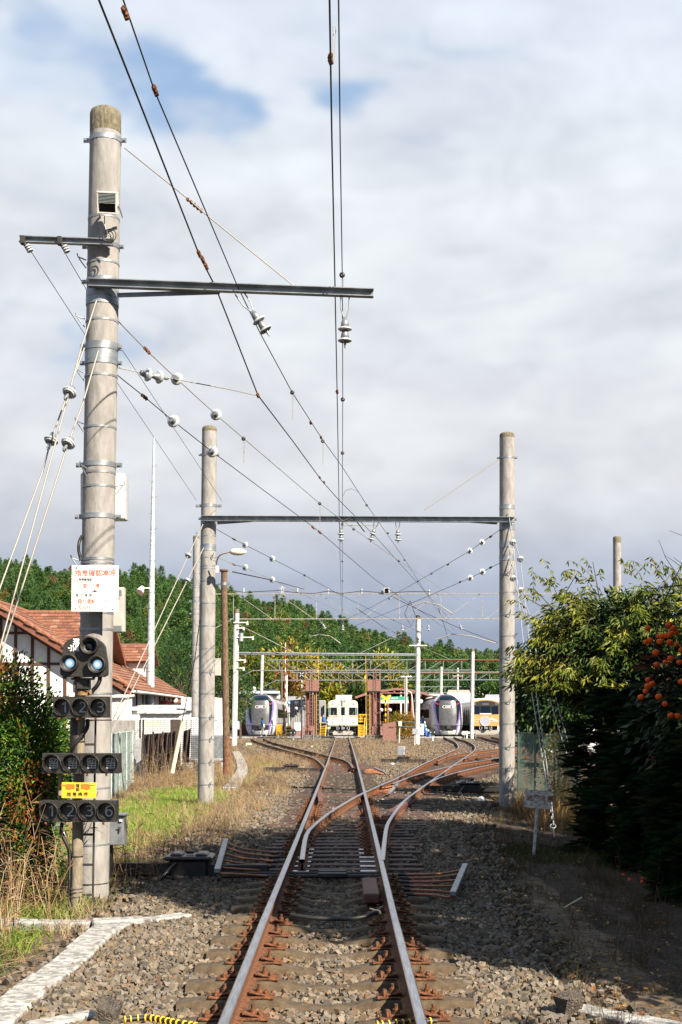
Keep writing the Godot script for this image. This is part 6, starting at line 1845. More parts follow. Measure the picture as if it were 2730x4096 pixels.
	bar(b, Vector3(xg + 0.03, yg - drop - 0.05, -zc + hw), Vector3(xg + 0.03, yg - 0.05, -zc), 0.08, 0.22)
	part(cr, "barge_board", mats.fascia, b)
	b = MB.new()
	b.box(Vector3((xg + xr) / 2 + 0.4, yg - drop - 0.75, -zc), Vector3(xg - xr - 1.6, 1.3, hw * 2 - 0.7))
	part(h, "dormer_wall", mats.plaster, b)
	b = MB.new()
	b.box(Vector3(xg - 0.38, yg - drop - 0.6, -zc), Vector3(0.06, 0.7, 1.2))
	part(h, "window", mats.glass_dark, b)
	# lean-to and loudspeaker at the far eave
	var lt := thing("porch_roof", "small red tiled porch roof with a horn loudspeaker behind the steel mast", "porch", at(720, 2800, 78))
	b = MB.new()
	slab4(b, at(690, 2808, 76), at(752, 2808, 76), at(745, 2785, 79), at(690, 2785, 79), 0.08)
	part(lt, "roof", mats.tile, b)
	b = MB.new()
	b.box(at(655, 2832, 76), Vector3(0.9, 0.8, 2.0))
	part(lt, "red_panel", M("red_panel", Color(0.30, 0.03, 0.04), Color.BLACK, 1, 0.6), b)
	b = MB.new()
	b.cyl(at(704, 2800, 75.4), at(705, 2800, 75.8), 0.13, 0.06, 12)
	part(lt, "horn", mats.off_white, b)
	# ---- white sheds
	shed("long white metal shed with a flat lid behind the wire fence", 505, 765, 2834, 2935, 58, 5.0, mats.white_paint, true)
	shed("white stepped shed right of the steel mast", 725, 868, 2790, 2960, 63, 4.0, mats.off_white, false)
	shed("white air vent boxes below the eave left of the steel mast", 444, 500, 2788, 2880, 56, 2.0, mats.off_white, true)
	shed("pale concrete wall block behind the green net fence", 300, 525, 2880, 2960, 47, 1.0, mats.concrete, false)
	shed("small white shed with canopy in front of the long white shed", 560, 720, 2853, 2900, 55, 1.2, mats.white_paint, true)
	shed("dark brown hut behind the concrete pole before the cabinet", 868, 884, 2788, 2875, 66, 2.0, mats.tarp, false)
	shed("parked grey utility box behind the wire fence", 535, 572, 2955, 3060, 45, 0.8, mats.grey_paint, false)
	# ---- cabinet with lettering
	var cz := 50.0
	var cb := thing("relay_cabinet", "grey steel relay cabinet lettered 2K behind the concrete pole", "cabinet", at(830, 3034, cz))
	b = MB.new()
	b.box((at(764, 2870, cz) + at(895, 3034, cz)) / 2 - Vector3(0, 0, 0.35), Vector3(131.0 / F * cz, 164.0 / F * cz, 0.7), Basis.IDENTITY, 0.015)
	part(cb, "body", mats.grey_paint, b)
	for q in [[2871.0, 2941.0, M("panel_top", Color(0.52, 0.56, 0.60), Color(0.58, 0.62, 0.66), 1, 0.5)], [2944.0, 3032.0, mats.galv]]:
		b = MB.new()
		b.box((at(766, q[0], cz) + at(893, q[1], cz)) / 2, Vector3(127.0 / F * cz, (q[1] - q[0]) / F * cz, 0.02), Basis.IDENTITY, 0.005)
		part(cb, "panel", q[2], b)
	b = MB.new()
	b.box(at(829, 3038, cz) - Vector3(0, 0, 0.33), Vector3(1.36, 0.1, 0.8), Basis.IDENTITY, 0.01)
	part(cb, "plinth", mats.grey_paint, b)
	b = MB.new()
	for x in [762.0, 836.0, 896.0]: b.box(at(x, 3064, cz) - Vector3(0, 0, 0.33), Vector3(0.22, 0.42, 0.7), Basis.IDENTITY, 0.01)
	part(cb, "foot", mats.white_concrete, b)
	share(cb, "lettering", lettering("2K", 0.066, 0.004), mats.black_print, Transform3D(Basis.IDENTITY, at(864, 2882, cz - 0.02)))
	for i in 3: share(cb, "lettering", lettering(["LTPT 302LTPT", "TPT 323T.T D", "TPT DAT.T DAT"][i], 0.024, 0.004), mats.black_print, Transform3D(Basis.IDENTITY, at(874, [2895, 2907, 2919][i], cz - 0.02)))
	# ---- green net fence on the left
	net_fence("pale green net fence behind the signal post on the left", Vector3(-4.6, 0, -17.5), Vector3(-6.3, 0, -39.3), 1.72, mats.netting, 0.09, 11, 0.006)
	net_fence("green chain link fence right of the right concrete pole", Vector3(4.9, 0, -27.0), Vector3(4.55, 0, -33.4), 1.75, mats.green_paint, 0.085, 4, 0.004)
	# wire mesh fence and dark screens
	var wf := thing("wire_fence", "brown wire mesh fence in front of the white sheds", "fence", at(640, 3050, 48))
	b = MB.new()
	for i in 48:
		var x := 505.0 + i * 6.6
		b.cyl(at(x, 2880, 48), at(x, 3090, 48), 0.006, 0.006, 4, false)
	for j in 26: b.cyl(at(505, 2882 + j * 8, 48), at(822, 2882 + j * 8, 48), 0.006, 0.006, 4, false)
	part(wf, "mesh", mats.dark_steel, b)
	for x in [562.0, 574.0, 690.0]:
		b = MB.new()
		b.cyl(at(x, 2878, 47.9), at(x - 2, 3125 if x > 570 and x < 600 else 3080, 47.9), 0.03, 0.03, 8)
		part(wf, "fence_post", mats.black, b)
	var sc := thing("screen_fence", "sagging dark brown netting screens on leaning posts left of the yellow tube", "fence", at(660, 3090, 44))
	for q in [[575, 2938, 618, 2934, 3092], [614, 2934, 655, 2932, 3096], [650, 2932, 690, 2927, 3088], [684, 2928, 722, 2920, 3080], [735, 2925, 764, 2914, 3050]]:
		b = MB.new()
		b.smooth()
		for i in 10:
			for j in 6:
				var p := []
				for d in [[0, 0], [1, 0], [1, 1], [0, 1]]:
					var s: float = (i + d[0]) / 10.0; var tt: float = (j + d[1]) / 6.0
					var x := lerpf(q[0], q[2], s) - tt * 6; var y := lerpf(lerpf(q[1], q[3], s), q[4], tt)
					p.append(at(x, y, 44 + 0.10 * sin(s * 9 + tt * 2) + 0.05 * sin(s * 23)))
				b.quad(p[3], p[2], p[1], p[0])
		part(sc, "screen", mats.tarp, b)
	for x in [572, 614, 652, 687, 722]:
		b = MB.new()
		b.cyl(at(x - 5, 3100, 43.9), at(x, 2926, 43.9), 0.03, 0.03, 7)
		part(sc, "fence_post", mats.tarp, b)
	b = MB.new()
	b.box(at(703, 2906, 45.5), Vector3(0.36, 0.5, 0.06), Basis(Vector3.UP, 0.3))
	part(sc, "board", mats.tarp, b)
	var yt := MB.new()
	yt.cyl(at(690, 3092, 34), at(731, 2885, 34), 0.055, 0.05, 12)
	single("guard_tube", "leaning pale yellow guard tube on a guy wire", "guard tube", mats.beige, yt)
	# ---- far buildings
	var fb := thing("warehouse", "white warehouse with dark roof and round vent behind the left purple train", "building", at(1030, 2935, 165))
	b = MB.new()
	b.box((at(962, 2776, 165) + at(1115, 2940, 165)) / 2 - Vector3(0, 0, 4), Vector3(153.0 / F * 165, 164.0 / F * 165, 8))
	part(fb, "wall", mats.plaster, b)
	b = MB.new()
	slab4(b, at(955, 2776, 164), at(1118, 2776, 164), at(1100, 2752, 171), at(970, 2752, 171), 0.2)
	part(fb, "roof", M("dark_roof", Color(0.05, 0.055, 0.07), Color(0.09, 0.095, 0.11), 3, 0.6), b)
	b = MB.new()
	b.box((at(952, 2764, 163.6) + at(1120, 2775, 163.6)) / 2, Vector3(168.0 / F * 163.6, 0.34, 0.4), Basis.IDENTITY, 0.03)
	part(fb, "fascia", M("pale_blue", Color(0.40, 0.50, 0.55), Color.BLACK, 1, 0.6), b)
	b = MB.new()
	b.cyl(at(1018, 2766, 164), at(1018, 2752, 164), 0.2, 0.2, 10)
	b.lathe([Vector2(0.2, 0), Vector2(0.15, 0.15), Vector2(0, 0.2)], Transform3D(Basis.IDENTITY, at(1018, 2752, 164)), 10)
	part(fb, "vent", mats.white_paint, b)
	fb = thing("small_house", "small white house with lattice window and red base left of the left purple train", "house", at(965, 2935, 132))
	b = MB.new()
	b.box((at(935, 2815, 132) + at(1000, 2940, 132)) / 2 - Vector3(0, 0, 2), Vector3(65.0 / F * 132, 125.0 / F * 132, 4))
	part(fb, "wall", mats.plaster, b)
	b = MB.new()
	b.box((at(935, 2858, 131.9) + at(1000, 2940, 131.9)) / 2, Vector3(66.0 / F * 132, 82.0 / F * 132, 0.15))
	part(fb, "base", mats.brown_dark, b)
	b = MB.new()
	slab4(b, at(930, 2817, 131), at(1002, 2817, 131), at(1002, 2808, 134), at(946, 2795, 134), 0.15)
	part(fb, "roof", mats.tile, b)
	b = MB.new()
	b.box(at(975, 2848, 131.7), Vector3(0.62, 1.05, 0.06), Basis.IDENTITY, 0.01)
	var win := part(fb, "window", mats.off_white, b)
	for i in 6:
		for j in 8:
			b = MB.new()
			b.box(at(968.2 + i * 2.8, 2833 + j * 4.3, 131.66), Vector3(0.045, 0.075, 0.02))
			part(win, "pane", mats.glass_dark, b)
	b = MB.new()
	b.box(at(976, 2872, 131.7), Vector3(0.5, 0.25, 0.05), Basis.IDENTITY, 0.01)
	part(fb, "notice", mats.pale_blue, b)
	for q in [["beige tiled roof house far behind the right purple train", 1790, 1882, 2760, 2800, 2762, 190.0, M("beige_tile", Color(0.36, 0.27, 0.21), Color(0.46, 0.36, 0.29), 1, 0.9)], ["low grey roofed house behind the orange train", 1940, 2010, 2778, 2830, 2776, 180.0, mats.grey_paint], ["white arched roof hall behind the orange train", 1840, 1945, 2794, 2850, 2794, 150.0, mats.off_white], ["white low buildings behind the station canopy end", 1690, 1800, 2775, 2850, 2774, 200.0, mats.off_white], ["pale two storey house with balcony behind the orange train", 1900, 1960, 2762, 2830, 2762, 210.0, M("sand_wall", Color(0.5, 0.4, 0.3), Color.BLACK, 1, 0.9)]]:
		fb = thing("far_house", q[0], "house", at((q[1] + q[2]) / 2.0, 2930, q[6]))
		b = MB.new()
		b.box((at(q[1], q[3] + 12, q[6]) + at(q[2], 2935, q[6])) / 2 - Vector3(0, 0, 3), Vector3((q[2] - q[1]) / F * q[6], (2935 - q[3] - 12) / F * q[6], 6))
		part(fb, "wall", mats.plaster, b)
		b = MB.new()
		slab4(b, at(q[1] - 8, q[3] + 36, q[6] - 0.5), at(q[2] + 8, q[3] + 36, q[6] - 0.5), at(q[2] - 4, q[3], q[6] + 4), at(q[1] + 4, q[3], q[6] + 4), 0.2)
		part(fb, "roof", q[7], b)
		for i in 3:
			b = MB.new()
			b.box(at(lerpf(q[1], q[2], (i + 0.5) / 3), q[3] + 46, q[6] - 0.05), Vector3(0.9, 0.9, 0.1))
			part(fb, "window", mats.glass_dark, b)
	fb = thing("white_house", "white house wall glimpsed through the branches above the green fence", "house", at(2260, 2950, 52))
	b = MB.new()
	b.box((at(2185, 2800, 52) + at(2420, 3010, 52)) / 2 - Vector3(0, 0, 2), Vector3(235.0 / F * 52, 210.0 / F * 52, 4))
	part(fb, "wall", mats.plaster, b)
	b = MB.new()
	b.box(at(2225, 2890, 51.9), Vector3(0.4, 0.5, 0.1))
	part(fb, "window", mats.glass_dark, b)
	b = MB.new()
	slab4(b, at(2160, 2806, 51.5), at(2440, 2806, 51.5), at(2400, 2760, 55), at(2190, 2760, 55), 0.15)
	part(fb, "roof", mats.tile_dark, b)
func shed(label: String, x0: float, x1: float, y0: float, y1: float, z: float, d: float, mat: Material, lid: bool):
	var t := thing("shed", label, "shed", at((x0 + x1) / 2, y1, z))
	var g := at(0, y1, z).y
	var p := at(x0, y0, z); var q := at(x1, y0, z)
	var b := MB.new()
	var bot := GR - 0.1
	b.box(Vector3((p.x + q.x) / 2, (p.y + bot) / 2, p.z - d / 2), Vector3(q.x - p.x, p.y - bot, d), Basis.IDENTITY, 0.02)
	part(t, "body", mat, b)
	if lid:
		b = MB.new()
		b.box(Vector3((p.x + q.x) / 2, p.y + 0.05, p.z - d / 2 + 0.05), Vector3(q.x - p.x + 0.2, 0.1, d + 0.3), Basis(Vector3.RIGHT, 0.04), 0.02)
		part(t, "lid", mats.off_white, b)
		var n := int((q.x - p.x) / 0.35)
		for i in n:
			b = MB.new()
			b.box(Vector3(p.x + (i + 0.5) * (q.x - p.x) / n, (p.y + bot) / 2, p.z + 0.012), Vector3(0.03, p.y - bot - 0.1, 0.03))
			part(t, "rib", mat, b)
func net_fence(label: String, p: Vector3, q: Vector3, h: float, mat: Material, pitch: float, posts: int, r: float):
	var t := thing("net_fence", label, "fence", Vector3(p.x, GR, p.z))
	var d := q - p
	var n := d.normalized()
	var l := d.length()
	var b := MB.new()
	var g := GR - 0.1
	# diagonal mesh, two families clipped to the height
	var s := -h
	while s < l:
		for fam in 2:
			var a0 := s if fam == 0 else s + h
			var a1 := s + h if fam == 0 else s
			var u0 := 0.0; var u1 := 1.0
			for k in 2:
				var lo := a0; var hi := a1
				if k == 0 and lo < 0: u0 = maxf(u0, -lo / (hi - lo)) if hi > lo else u0
				if hi < 0: u1 = minf(u1, lo / (lo - hi)) if lo > hi else u1
				if hi > l and hi > lo: u1 = minf(u1, (l - lo) / (hi - lo))
				if lo > l and lo > hi: u0 = maxf(u0, (lo - l) / (lo - hi))
			if u1 <= u0: continue
			var m := 4
			var pts := []
			for k in m + 1:
				var u := lerpf(u0, u1, float(k) / m)
				var along_ := lerpf(a0, a1, u)
				pts.append(p + n * along_ + Vector3(0, g + h * u, 0) + n.cross(Vector3.UP) * (0.015 * sin(along_ * 4.0) + (0.004 if fam else -0.004)))
			b.tube(pts, r, 3)
		s += pitch
	part(t, "netting", mat, b)
	for i in posts:
		b = MB.new()
		var c := p + d * (float(i) / (posts - 1))
		b.cyl(c + Vector3(0, g - 0.2, 0), c + Vector3(0, g + h + 0.03, 0), 0.025, 0.025, 8)
		part(t, "fence_post", mat, b)
	b = MB.new()
	b.cyl(p + Vector3(0, g + h, 0), q + Vector3(0, g + h, 0), 0.012, 0.012, 6)
	part(t, "top_wire", mat, b)

# ------------------------------------------------------------------ trains
func tabl(t: Array, h: float) -> float:
	return xin(t, h)
var nose_w := [Vector2(0.1, 1.12), Vector2(0.35, 1.26), Vector2(0.9, 1.40), Vector2(1.6, 1.425), Vector2(2.5, 1.41), Vector2(3.0, 1.34), Vector2(3.35, 1.18), Vector2(3.6, 0.95), Vector2(3.8, 0.68), Vector2(3.93, 0.34)]
var nose_z := [Vector2(0.1, -0.12), Vector2(0.4, 0.0), Vector2(1.0, 0.02), Vector2(2.0, -0.10), Vector2(3.0, -0.30), Vector2(3.3, -0.42), Vector2(3.6, -0.85), Vector2(3.8, -1.35), Vector2(3.93, -2.2)]
func nose(u: float, h: float, lift := 0.0) -> Vector3:
	return Vector3(u * tabl(nose_w, h), h, tabl(nose_z, h) - 0.75 * pow(absf(u), 3.2) + lift)
func nose_patch(b: MB, ul: Array, ur: Array, h0: float, h1: float, lift: float, nu := 8, nh := 14):
	b.smooth()
	for j in nh:
		for i in nu:
			var p := []
			for k in [[0, 0], [1, 0], [1, 1], [0, 1]]:
				var h := lerpf(h0, h1, float(j + k[1]) / nh)
				p.append(nose(lerpf(tabl(ul, h), tabl(ur, h), float(i + k[0]) / nu), h, lift))
			b.quad(p[0], p[1], p[2], p[3])
	b.flat()
func neg(t: Array) -> Array:
	var o := []
	for p in t: o.append(Vector2(p.x, -p.y))
	return o
func express_train(label: String, pos: Vector3, yaw: float, cars: int):
	var t := thing("express_train", label, "train")
	var c := func(v: float) -> Array: return [Vector2(0, v), Vector2(5, v)]
	var edge := [Vector2(0.1, 0.60), Vector2(1.0, 0.575), Vector2(3.35, 0.60)]
	var blk := [Vector2(1.0, 0.60), Vector2(1.6, 0.71), Vector2(3.35, 0.87)]
	var pur := [Vector2(0.1, 0.66), Vector2(1.0, 0.72), Vector2(2.4, 0.90), Vector2(3.2, 0.999)]
	var b := MB.new()
	nose_patch(b, c.call(-1.0), c.call(1.0), 0.1, 3.93, 0.0, 16, 26)
	for s in [-1.0, 1.0]:
		for j in 26:
			var h := lerpf(0.1, 3.93, j / 26.0); var g := lerpf(0.1, 3.93, (j + 1) / 26.0)
			var p := nose(s, h); var q := nose(s, g)
			b.oq(p, q, Vector3(q.x, q.y, -3.2), Vector3(p.x, p.y, -3.2), Vector3(s, 0.2, 0))
	b.oq(nose(-1, 3.93), nose(1, 3.93), Vector3(0.34, 3.93, -3.2), Vector3(-0.34, 3.93, -3.2), Vector3.UP)
	part(t, "nose", mats.train_white, b)
	b = MB.new()
	nose_patch(b, neg(edge), edge, 0.98, 3.3, 0.03)
	var fp := part(t, "front_panel", mats.silver, b)
	b = MB.new()
	b.box(Vector3(0, 2.1, -0.11 + 0.04), Vector3(0.012, 2.2, 0.01), Basis(Vector3.RIGHT, 0.13))
	part(fp, "seam", mats.dark_steel, b)
	b = MB.new()
	nose_patch(b, c.call(-0.86), c.call(0.86), 3.3, 3.93, 0.03)
	part(t, "cab_hood", M("cab_grey", Color(0.06, 0.06, 0.07), Color.BLACK, 1, 0.35, 0.1), b)
	b = MB.new()
	nose_patch(b, [Vector2(3.3, -0.62), Vector2(3.8, -0.80)], [Vector2(3.3, 0.62), Vector2(3.8, 0.80)], 3.36, 3.78, 0.05)
	mats.merge({"screen_blue": M("screen_blue", Color(0.008, 0.016, 0.032), Color.BLACK, 1, 0.15)}, false)
	mats.screen_blue.metallic_specular = 0.12
	var ws := part(t, "windscreen", M("screen_blue", Color(0.015, 0.035, 0.07), Color.BLACK, 1, 0.06), b)
	b = MB.new()
	for s in [-1, 1]: b.tube([nose(0.05 * s, 3.33, 0.05), nose(0.3 * s, 3.36, 0.06), nose(0.52 * s, 3.40, 0.06)], 0.014, 5)
	b.tube([nose(0.5, 3.4, 0.06), nose(0.60, 3.62, 0.06)], 0.012, 5)
	part(ws, "wiper", mats.black, b)
	for s in [-1.0, 1.0]:
		var f := func(x: Array) -> Array: return x if s > 0 else neg(x)
		b = MB.new()
		nose_patch(b, f.call(edge if s > 0 else blk), f.call(blk if s > 0 else edge), 1.15, 3.3, 0.05, 6)
		part(t, "side_strip", mats.glass_dark, b)
		b = MB.new()
		nose_patch(b, f.call([Vector2(0.1, 0.60), Vector2(1.0, 0.60), Vector2(1.6, 0.70), Vector2(3.35, 0.86)] if s > 0 else pur), f.call(pur if s > 0 else [Vector2(0.1, 0.60), Vector2(1.0, 0.60), Vector2(1.6, 0.70), Vector2(3.35, 0.86)]), 0.12, 3.28, 0.04, 6)
		part(t, "purple_stripe", mats.purple, b)
		b = MB.new()
		b.tube([nose(0.63 * s, 2.95, 0.06), nose(0.80 * s, 3.06, 0.065)], 0.03, 6)
		var tl: StandardMaterial3D = mats.get("tail_red", null)
		if tl == null:
			tl = StandardMaterial3D.new()
			tl.albedo_color = Color(0.6, 0.05, 0.03)
			tl.emission_enabled = true
			tl.emission = Color(1.0, 0.12, 0.06)
			tl.emission_energy_multiplier = 0.9
			mats["tail_red"] = tl
		part(t, "tail_light", tl, b)
	b = MB.new()
	nose_patch(b, c.call(-0.58), c.call(0.58), 0.55, 0.97, 0.035)
	var cp := part(t, "coupler_bay", mats.dark_hollow, b)
	b = MB.new()
	b.box(Vector3(0.05, 0.80, 0.10), Vector3(0.42, 0.32, 0.3), Basis.IDENTITY, 0.03)
	b.box(Vector3(0.05, 0.62, 0.08), Vector3(1.0, 0.08, 0.2), Basis.IDENTITY, 0.02)
	part(cp, "coupler", mats.dark_steel, b)
	b = MB.new()
	nose_patch(b, c.call(-0.58), c.call(0.0), 0.14, 0.54, 0.035, 5, 4)
	part(t, "skirt", mats.grey_paint, b)
	b = MB.new()
	nose_patch(b, c.call(0.0), c.call(0.58), 0.14, 0.54, 0.035, 5, 4)
	part(t, "skirt", mats.off_white, b)
	b = MB.new()
	nose_patch(b, c.call(-0.99), c.call(0.99), 0.955, 0.985, 0.06, 20, 1)
	part(t, "seam", mats.black, b)
	share(t, "lettering", lettering("E353", 0.15, 0.01, "Droid Sans", true), mats.white_print, Transform3D(Basis(Vector3.RIGHT, -0.07).scaled(Vector3(1.1, 1, 1)), Vector3(0, 2.72, -0.19)))
	b = MB.new()
	for s in [-1, 1]:
		for y in [-1, 1]:
			ribbon(b, Vector3(0.50 * s, 2.72, -0.185), Vector3(0.40 * s, 2.72 + 0.12 * y, -0.187), Vector3.BACK, 0.03, 0.01)
			ribbon(b, Vector3(0.40 * s, 2.72 + 0.12 * y, -0.187), Vector3(0.0, 2.72 + 0.12 * y, -0.187), Vector3.BACK, 0.018, 0.012)
	part(t, "emblem", mats.white_print, b)
	# bodies
	var sec := PackedVector2Array([Vector2(-1.3, 0.75), Vector2(-1.43, 1.2), Vector2(-1.43, 2.7), Vector2(-1.34, 3.1), Vector2(-1.1, 3.4), Vector2(-0.7, 3.6), Vector2(0, 3.68), Vector2(0.7, 3.6), Vector2(1.1, 3.4), Vector2(1.34, 3.1), Vector2(1.43, 2.7), Vector2(1.43, 1.2), Vector2(1.3, 0.75)])
	for k in cars:
		var z1 := -3.2 if k == 0 else -20.6 * k
		var z2 := -20.6 * (k + 1) + 0.5
		b = MB.new()
		b.prism(sec, Transform3D(Basis.IDENTITY, Vector3(0, 0, z2)), z1 - z2)
		var body := part(t, "car_body", M("body_grey", Color(0.42, 0.42, 0.45), Color.BLACK, 1, 0.25, 0.2), b)
		b = MB.new()
		b.box(Vector3(0, 3.66, (z1 + z2) / 2), Vector3(1.6, 0.16, absf(z1 - z2) - 3), Basis.IDENTITY, 0.05)
		b.box(Vector3(0, 3.8, (z1 + z2) / 2 + 2), Vector3(1.2, 0.25, 3.0), Basis.IDENTITY, 0.05)
		part(body, "roof_gear", M("roof_dark", Color(0.10, 0.095, 0.085), Color(0.18, 0.17, 0.15), 1, 0.7), b)
		for s in [-1, 1]:
			b = MB.new()
			b.box(Vector3(s * 1.432, 2.1, (z1 + z2) / 2 - 0.5), Vector3(0.012, 0.85, absf(z1 - z2) - 2.2))
			part(body, "window_band", mats.glass_dark, b)
		b = MB.new()
		b.box(Vector3(0, 0.52, (z1 + z2) / 2), Vector3(2.5, 0.6, absf(z1 - z2)))
		part(body, "underframe", mats.black, b)
	t.transform = Transform3D(Basis(Vector3.UP, yaw), pos)
func rounded(w: float, h0: float, h1: float, r: float, arch: float) -> PackedVector2Array:
	var o := PackedVector2Array([Vector2(-w + 0.04, h0), Vector2(-w, h0 + 0.05)])
	for i in 6:
		var a := PI - i * PI / 10
		o.append(Vector2(-w + r + cos(a) * r, h1 - arch - r + sin(a) * r))
	for i in 9:
		var s := lerpf(-1, 1, i / 8.0)
		o.append(Vector2(s * (w - r), h1 - arch * s * s))
	for i in 6:
		var a := PI / 2 - i * PI / 10
		o.append(Vector2(w - r + cos(a) * r, h1 - arch - r + sin(a) * r))
	o.append(Vector2(w, h0 + 0.05)); o.append(Vector2(w - 0.04, h0))
	return o
func old_train(label: String, pos: Vector3):
	var t := thing("old_train", label, "train")
	var W := 1.37
	var b := MB.new()
	b.prism(rounded(W, 0.92, 3.46, 0.34, 0.16), Transform3D(Basis.IDENTITY, Vector3(0, 0, -19)), 19.0)
	var sk := rounded(W - 0.08, 1.0, 3.40, 0.32, 0.15)
	b.prism(sk, Transform3D(Basis.IDENTITY, Vector3(0, 0, 0)), 0.06)
	part(t, "body", mats.cream, b)
	b = MB.new()
	b.box(Vector3(0.05, 3.62, -1.6), Vector3(1.55, 0.38, 2.0), Basis.IDENTITY, 0.04)
	part(t, "roof_unit", mats.off_white, b)
	var yz := 0.062
	b = MB.new()
	b.box(Vector3(0.0, 2.13, yz + 0.01), Vector3(0.74, 2.1, 0.03), Basis.IDENTITY, 0.012)
	var door := part(t, "door", mats.cream, b)
	b = MB.new()
	for s in [-1, 1]: b.box(Vector3(s * 0.37, 2.13, yz + 0.028), Vector3(0.02, 2.1, 0.012))
	b.box(Vector3(0, 2.86, yz + 0.028), Vector3(0.56, 0.02, 0.01))
	part(door, "seam", M("shade_line", Color(0.35, 0.30, 0.24), Color.BLACK, 1, 0.6), b)
	b = MB.new()
	b.box(Vector3(0.0, 2.30, yz + 0.03), Vector3(0.36, 0.76, 0.03), Basis.IDENTITY, 0.01)
	part(door, "window", mats.glass_dark, b)
	b = MB.new()
	b.box(Vector3(0.0, 1.55, yz + 0.035), Vector3(0.27, 0.30, 0.012))
	var pl := part(door, "destination_plate", mats.white_paint, b)
	b = MB.new()
	kanji(b, "大月", Vector3(-0.06, 1.67, yz + 0.042), 0.11, 0.125, Vector3.RIGHT, Vector3.DOWN, Vector3.BACK, 0.12, true)
	part(pl, "lettering", mats.black_print, b)
	b = MB.new()
	b.box(Vector3(0, 1.06, yz + 0.05), Vector3(0.56, 0.14, 0.06), Basis.IDENTITY, 0.01)
	part(door, "step", mats.cream, b)
	for s in [-1.0, 1.0]:
		b = MB.new()
		b.box(Vector3(s * 0.93, 2.29, yz), Vector3(0.86, 0.80, 0.04), Basis.IDENTITY, 0.03)
		var fr := part(t, "window_frame", M("frame_grey", Color(0.5, 0.47, 0.4), Color.BLACK, 1, 0.5), b)
		b = MB.new()
		b.box(Vector3(s * 0.86, 2.29, yz + 0.014), Vector3(0.62, 0.72, 0.03), Basis.IDENTITY, 0.01)
		part(fr, "pane", mats.glass_dark, b)
		b = MB.new()
		b.box(Vector3(s * 1.265, 2.29, yz + 0.006), Vector3(0.16, 0.72, 0.03), Basis.IDENTITY, 0.02)
		part(fr, "pane", M("glass_teal", Color(0.07, 0.16, 0.17), Color.BLACK, 1, 0.08), b)
		b = MB.new()
		b.cyl(Vector3(s * 0.9, 1.96, yz + 0.05), Vector3(s * 0.9 - 0.13 + (0.26 if s > 0 else 0.2), 2.26, yz + 0.06), 0.009, 0.009, 5)
		part(fr, "wiper", mats.frame_grey, b)
		b = MB.new()
		b.box(Vector3(s * 0.90, 1.78, yz + 0.005), Vector3(0.92, 0.055, 0.012))
		part(t, "red_stripe", M("stripe_red", Color(0.42, 0.09, 0.04), Color.BLACK, 1, 0.5), b)
		for q in [[2.98, mats.glass_dark], [1.25, mats.glass_dark]]:
			b = MB.new()
			b.box(Vector3(s * 0.97, q[0], yz + 0.01), Vector3(0.26, 0.13, 0.03), Basis.IDENTITY, 0.01)
			var lf := part(t, "light_frame", mats.off_white, b)
			b = MB.new()
			b.box(Vector3(s * 0.97, q[0], yz + 0.024), Vector3(0.16, 0.065, 0.02))
			part(lf, "lens", M("lens_red", Color(0.15, 0.03, 0.03), Color.BLACK, 1, 0.2) if q[0] > 2 else mats.silver, b)
		b = MB.new()
		b.smooth()
		b.lathe([Vector2(0.12, 0), Vector2(0.125, 0.06), Vector2(0.11, 0.07), Vector2(0.10, 0.03), Vector2(0, 0.0)], Transform3D(Basis(Vector3.RIGHT, PI / 2), Vector3(s * 0.145, 3.24, yz)), 18)
		var hl := part(t, "headlight", mats.off_white, b)
		b = MB.new()
		b.lathe([Vector2(0.10, 0.03), Vector2(0.07, 0.055), Vector2(0, 0.065)], Transform3D(Basis(Vector3.RIGHT, PI / 2), Vector3(s * 0.145, 3.24, yz)), 18)
		part(hl, "lens", M("lens_clear", Color(0.25, 0.26, 0.28), Color.BLACK, 1, 0.08), b)
	under(t, 0.92, W, M("skirt_grey", Color(0.36, 0.345, 0.31), Color.BLACK, 1, 0.6))
	t.position = pos
func under(t: Node3D, h: float, W: float, skirt: Material):
	var b := MB.new()
	b.box(Vector3(0, h * 0.55 + 0.15, -9.6), Vector3(W * 2 - 0.3, h * 0.7, 18.4))
	part(t, "underframe", mats.black, b)
	b = MB.new()
	b.box(Vector3(0, 0.72, 0.2), Vector3(0.34, 0.24, 0.5), Basis.IDENTITY, 0.03)
	b.cyl(Vector3(-0.1, 0.92, 0.1), Vector3(-0.1, 0.6, 0.3), 0.04, 0.04, 8)
	for s in [-1, 1]:
		b.box(Vector3(s * 0.38, 0.72, 0.1), Vector3(0.12, 0.2, 0.2), Basis.IDENTITY, 0.02)
		b.tube(curve([Vector3(s * 0.55, 0.9, 0.05), Vector3(s * 0.58, 0.6, 0.16), Vector3(s * 0.4, 0.55, 0.2)], 0.1), 0.03, 6)
	part(t, "coupler", mats.galv, b)
	b = MB.new()
	b.prism(PackedVector2Array([Vector2(-0.98, 0.34), Vector2(-0.9, 0.10), Vector2(0.9, 0.10), Vector2(0.98, 0.34), Vector2(0.8, 0.48), Vector2(-0.8, 0.48)]), Transform3D(Basis.IDENTITY, Vector3(0, 0, 0.02)), 0.05)
	part(t, "skirt", skirt, b)
	for s in [-1, 1]:
		b = MB.new()
		b.cyl(Vector3(s * 0.53, 0.42, -2.0), Vector3(s * 0.53 + 0.1 * s, 0.42, -2.0), 0.42, 0.42, 18)
		part(t, "wheel", mats.dark_steel, b)
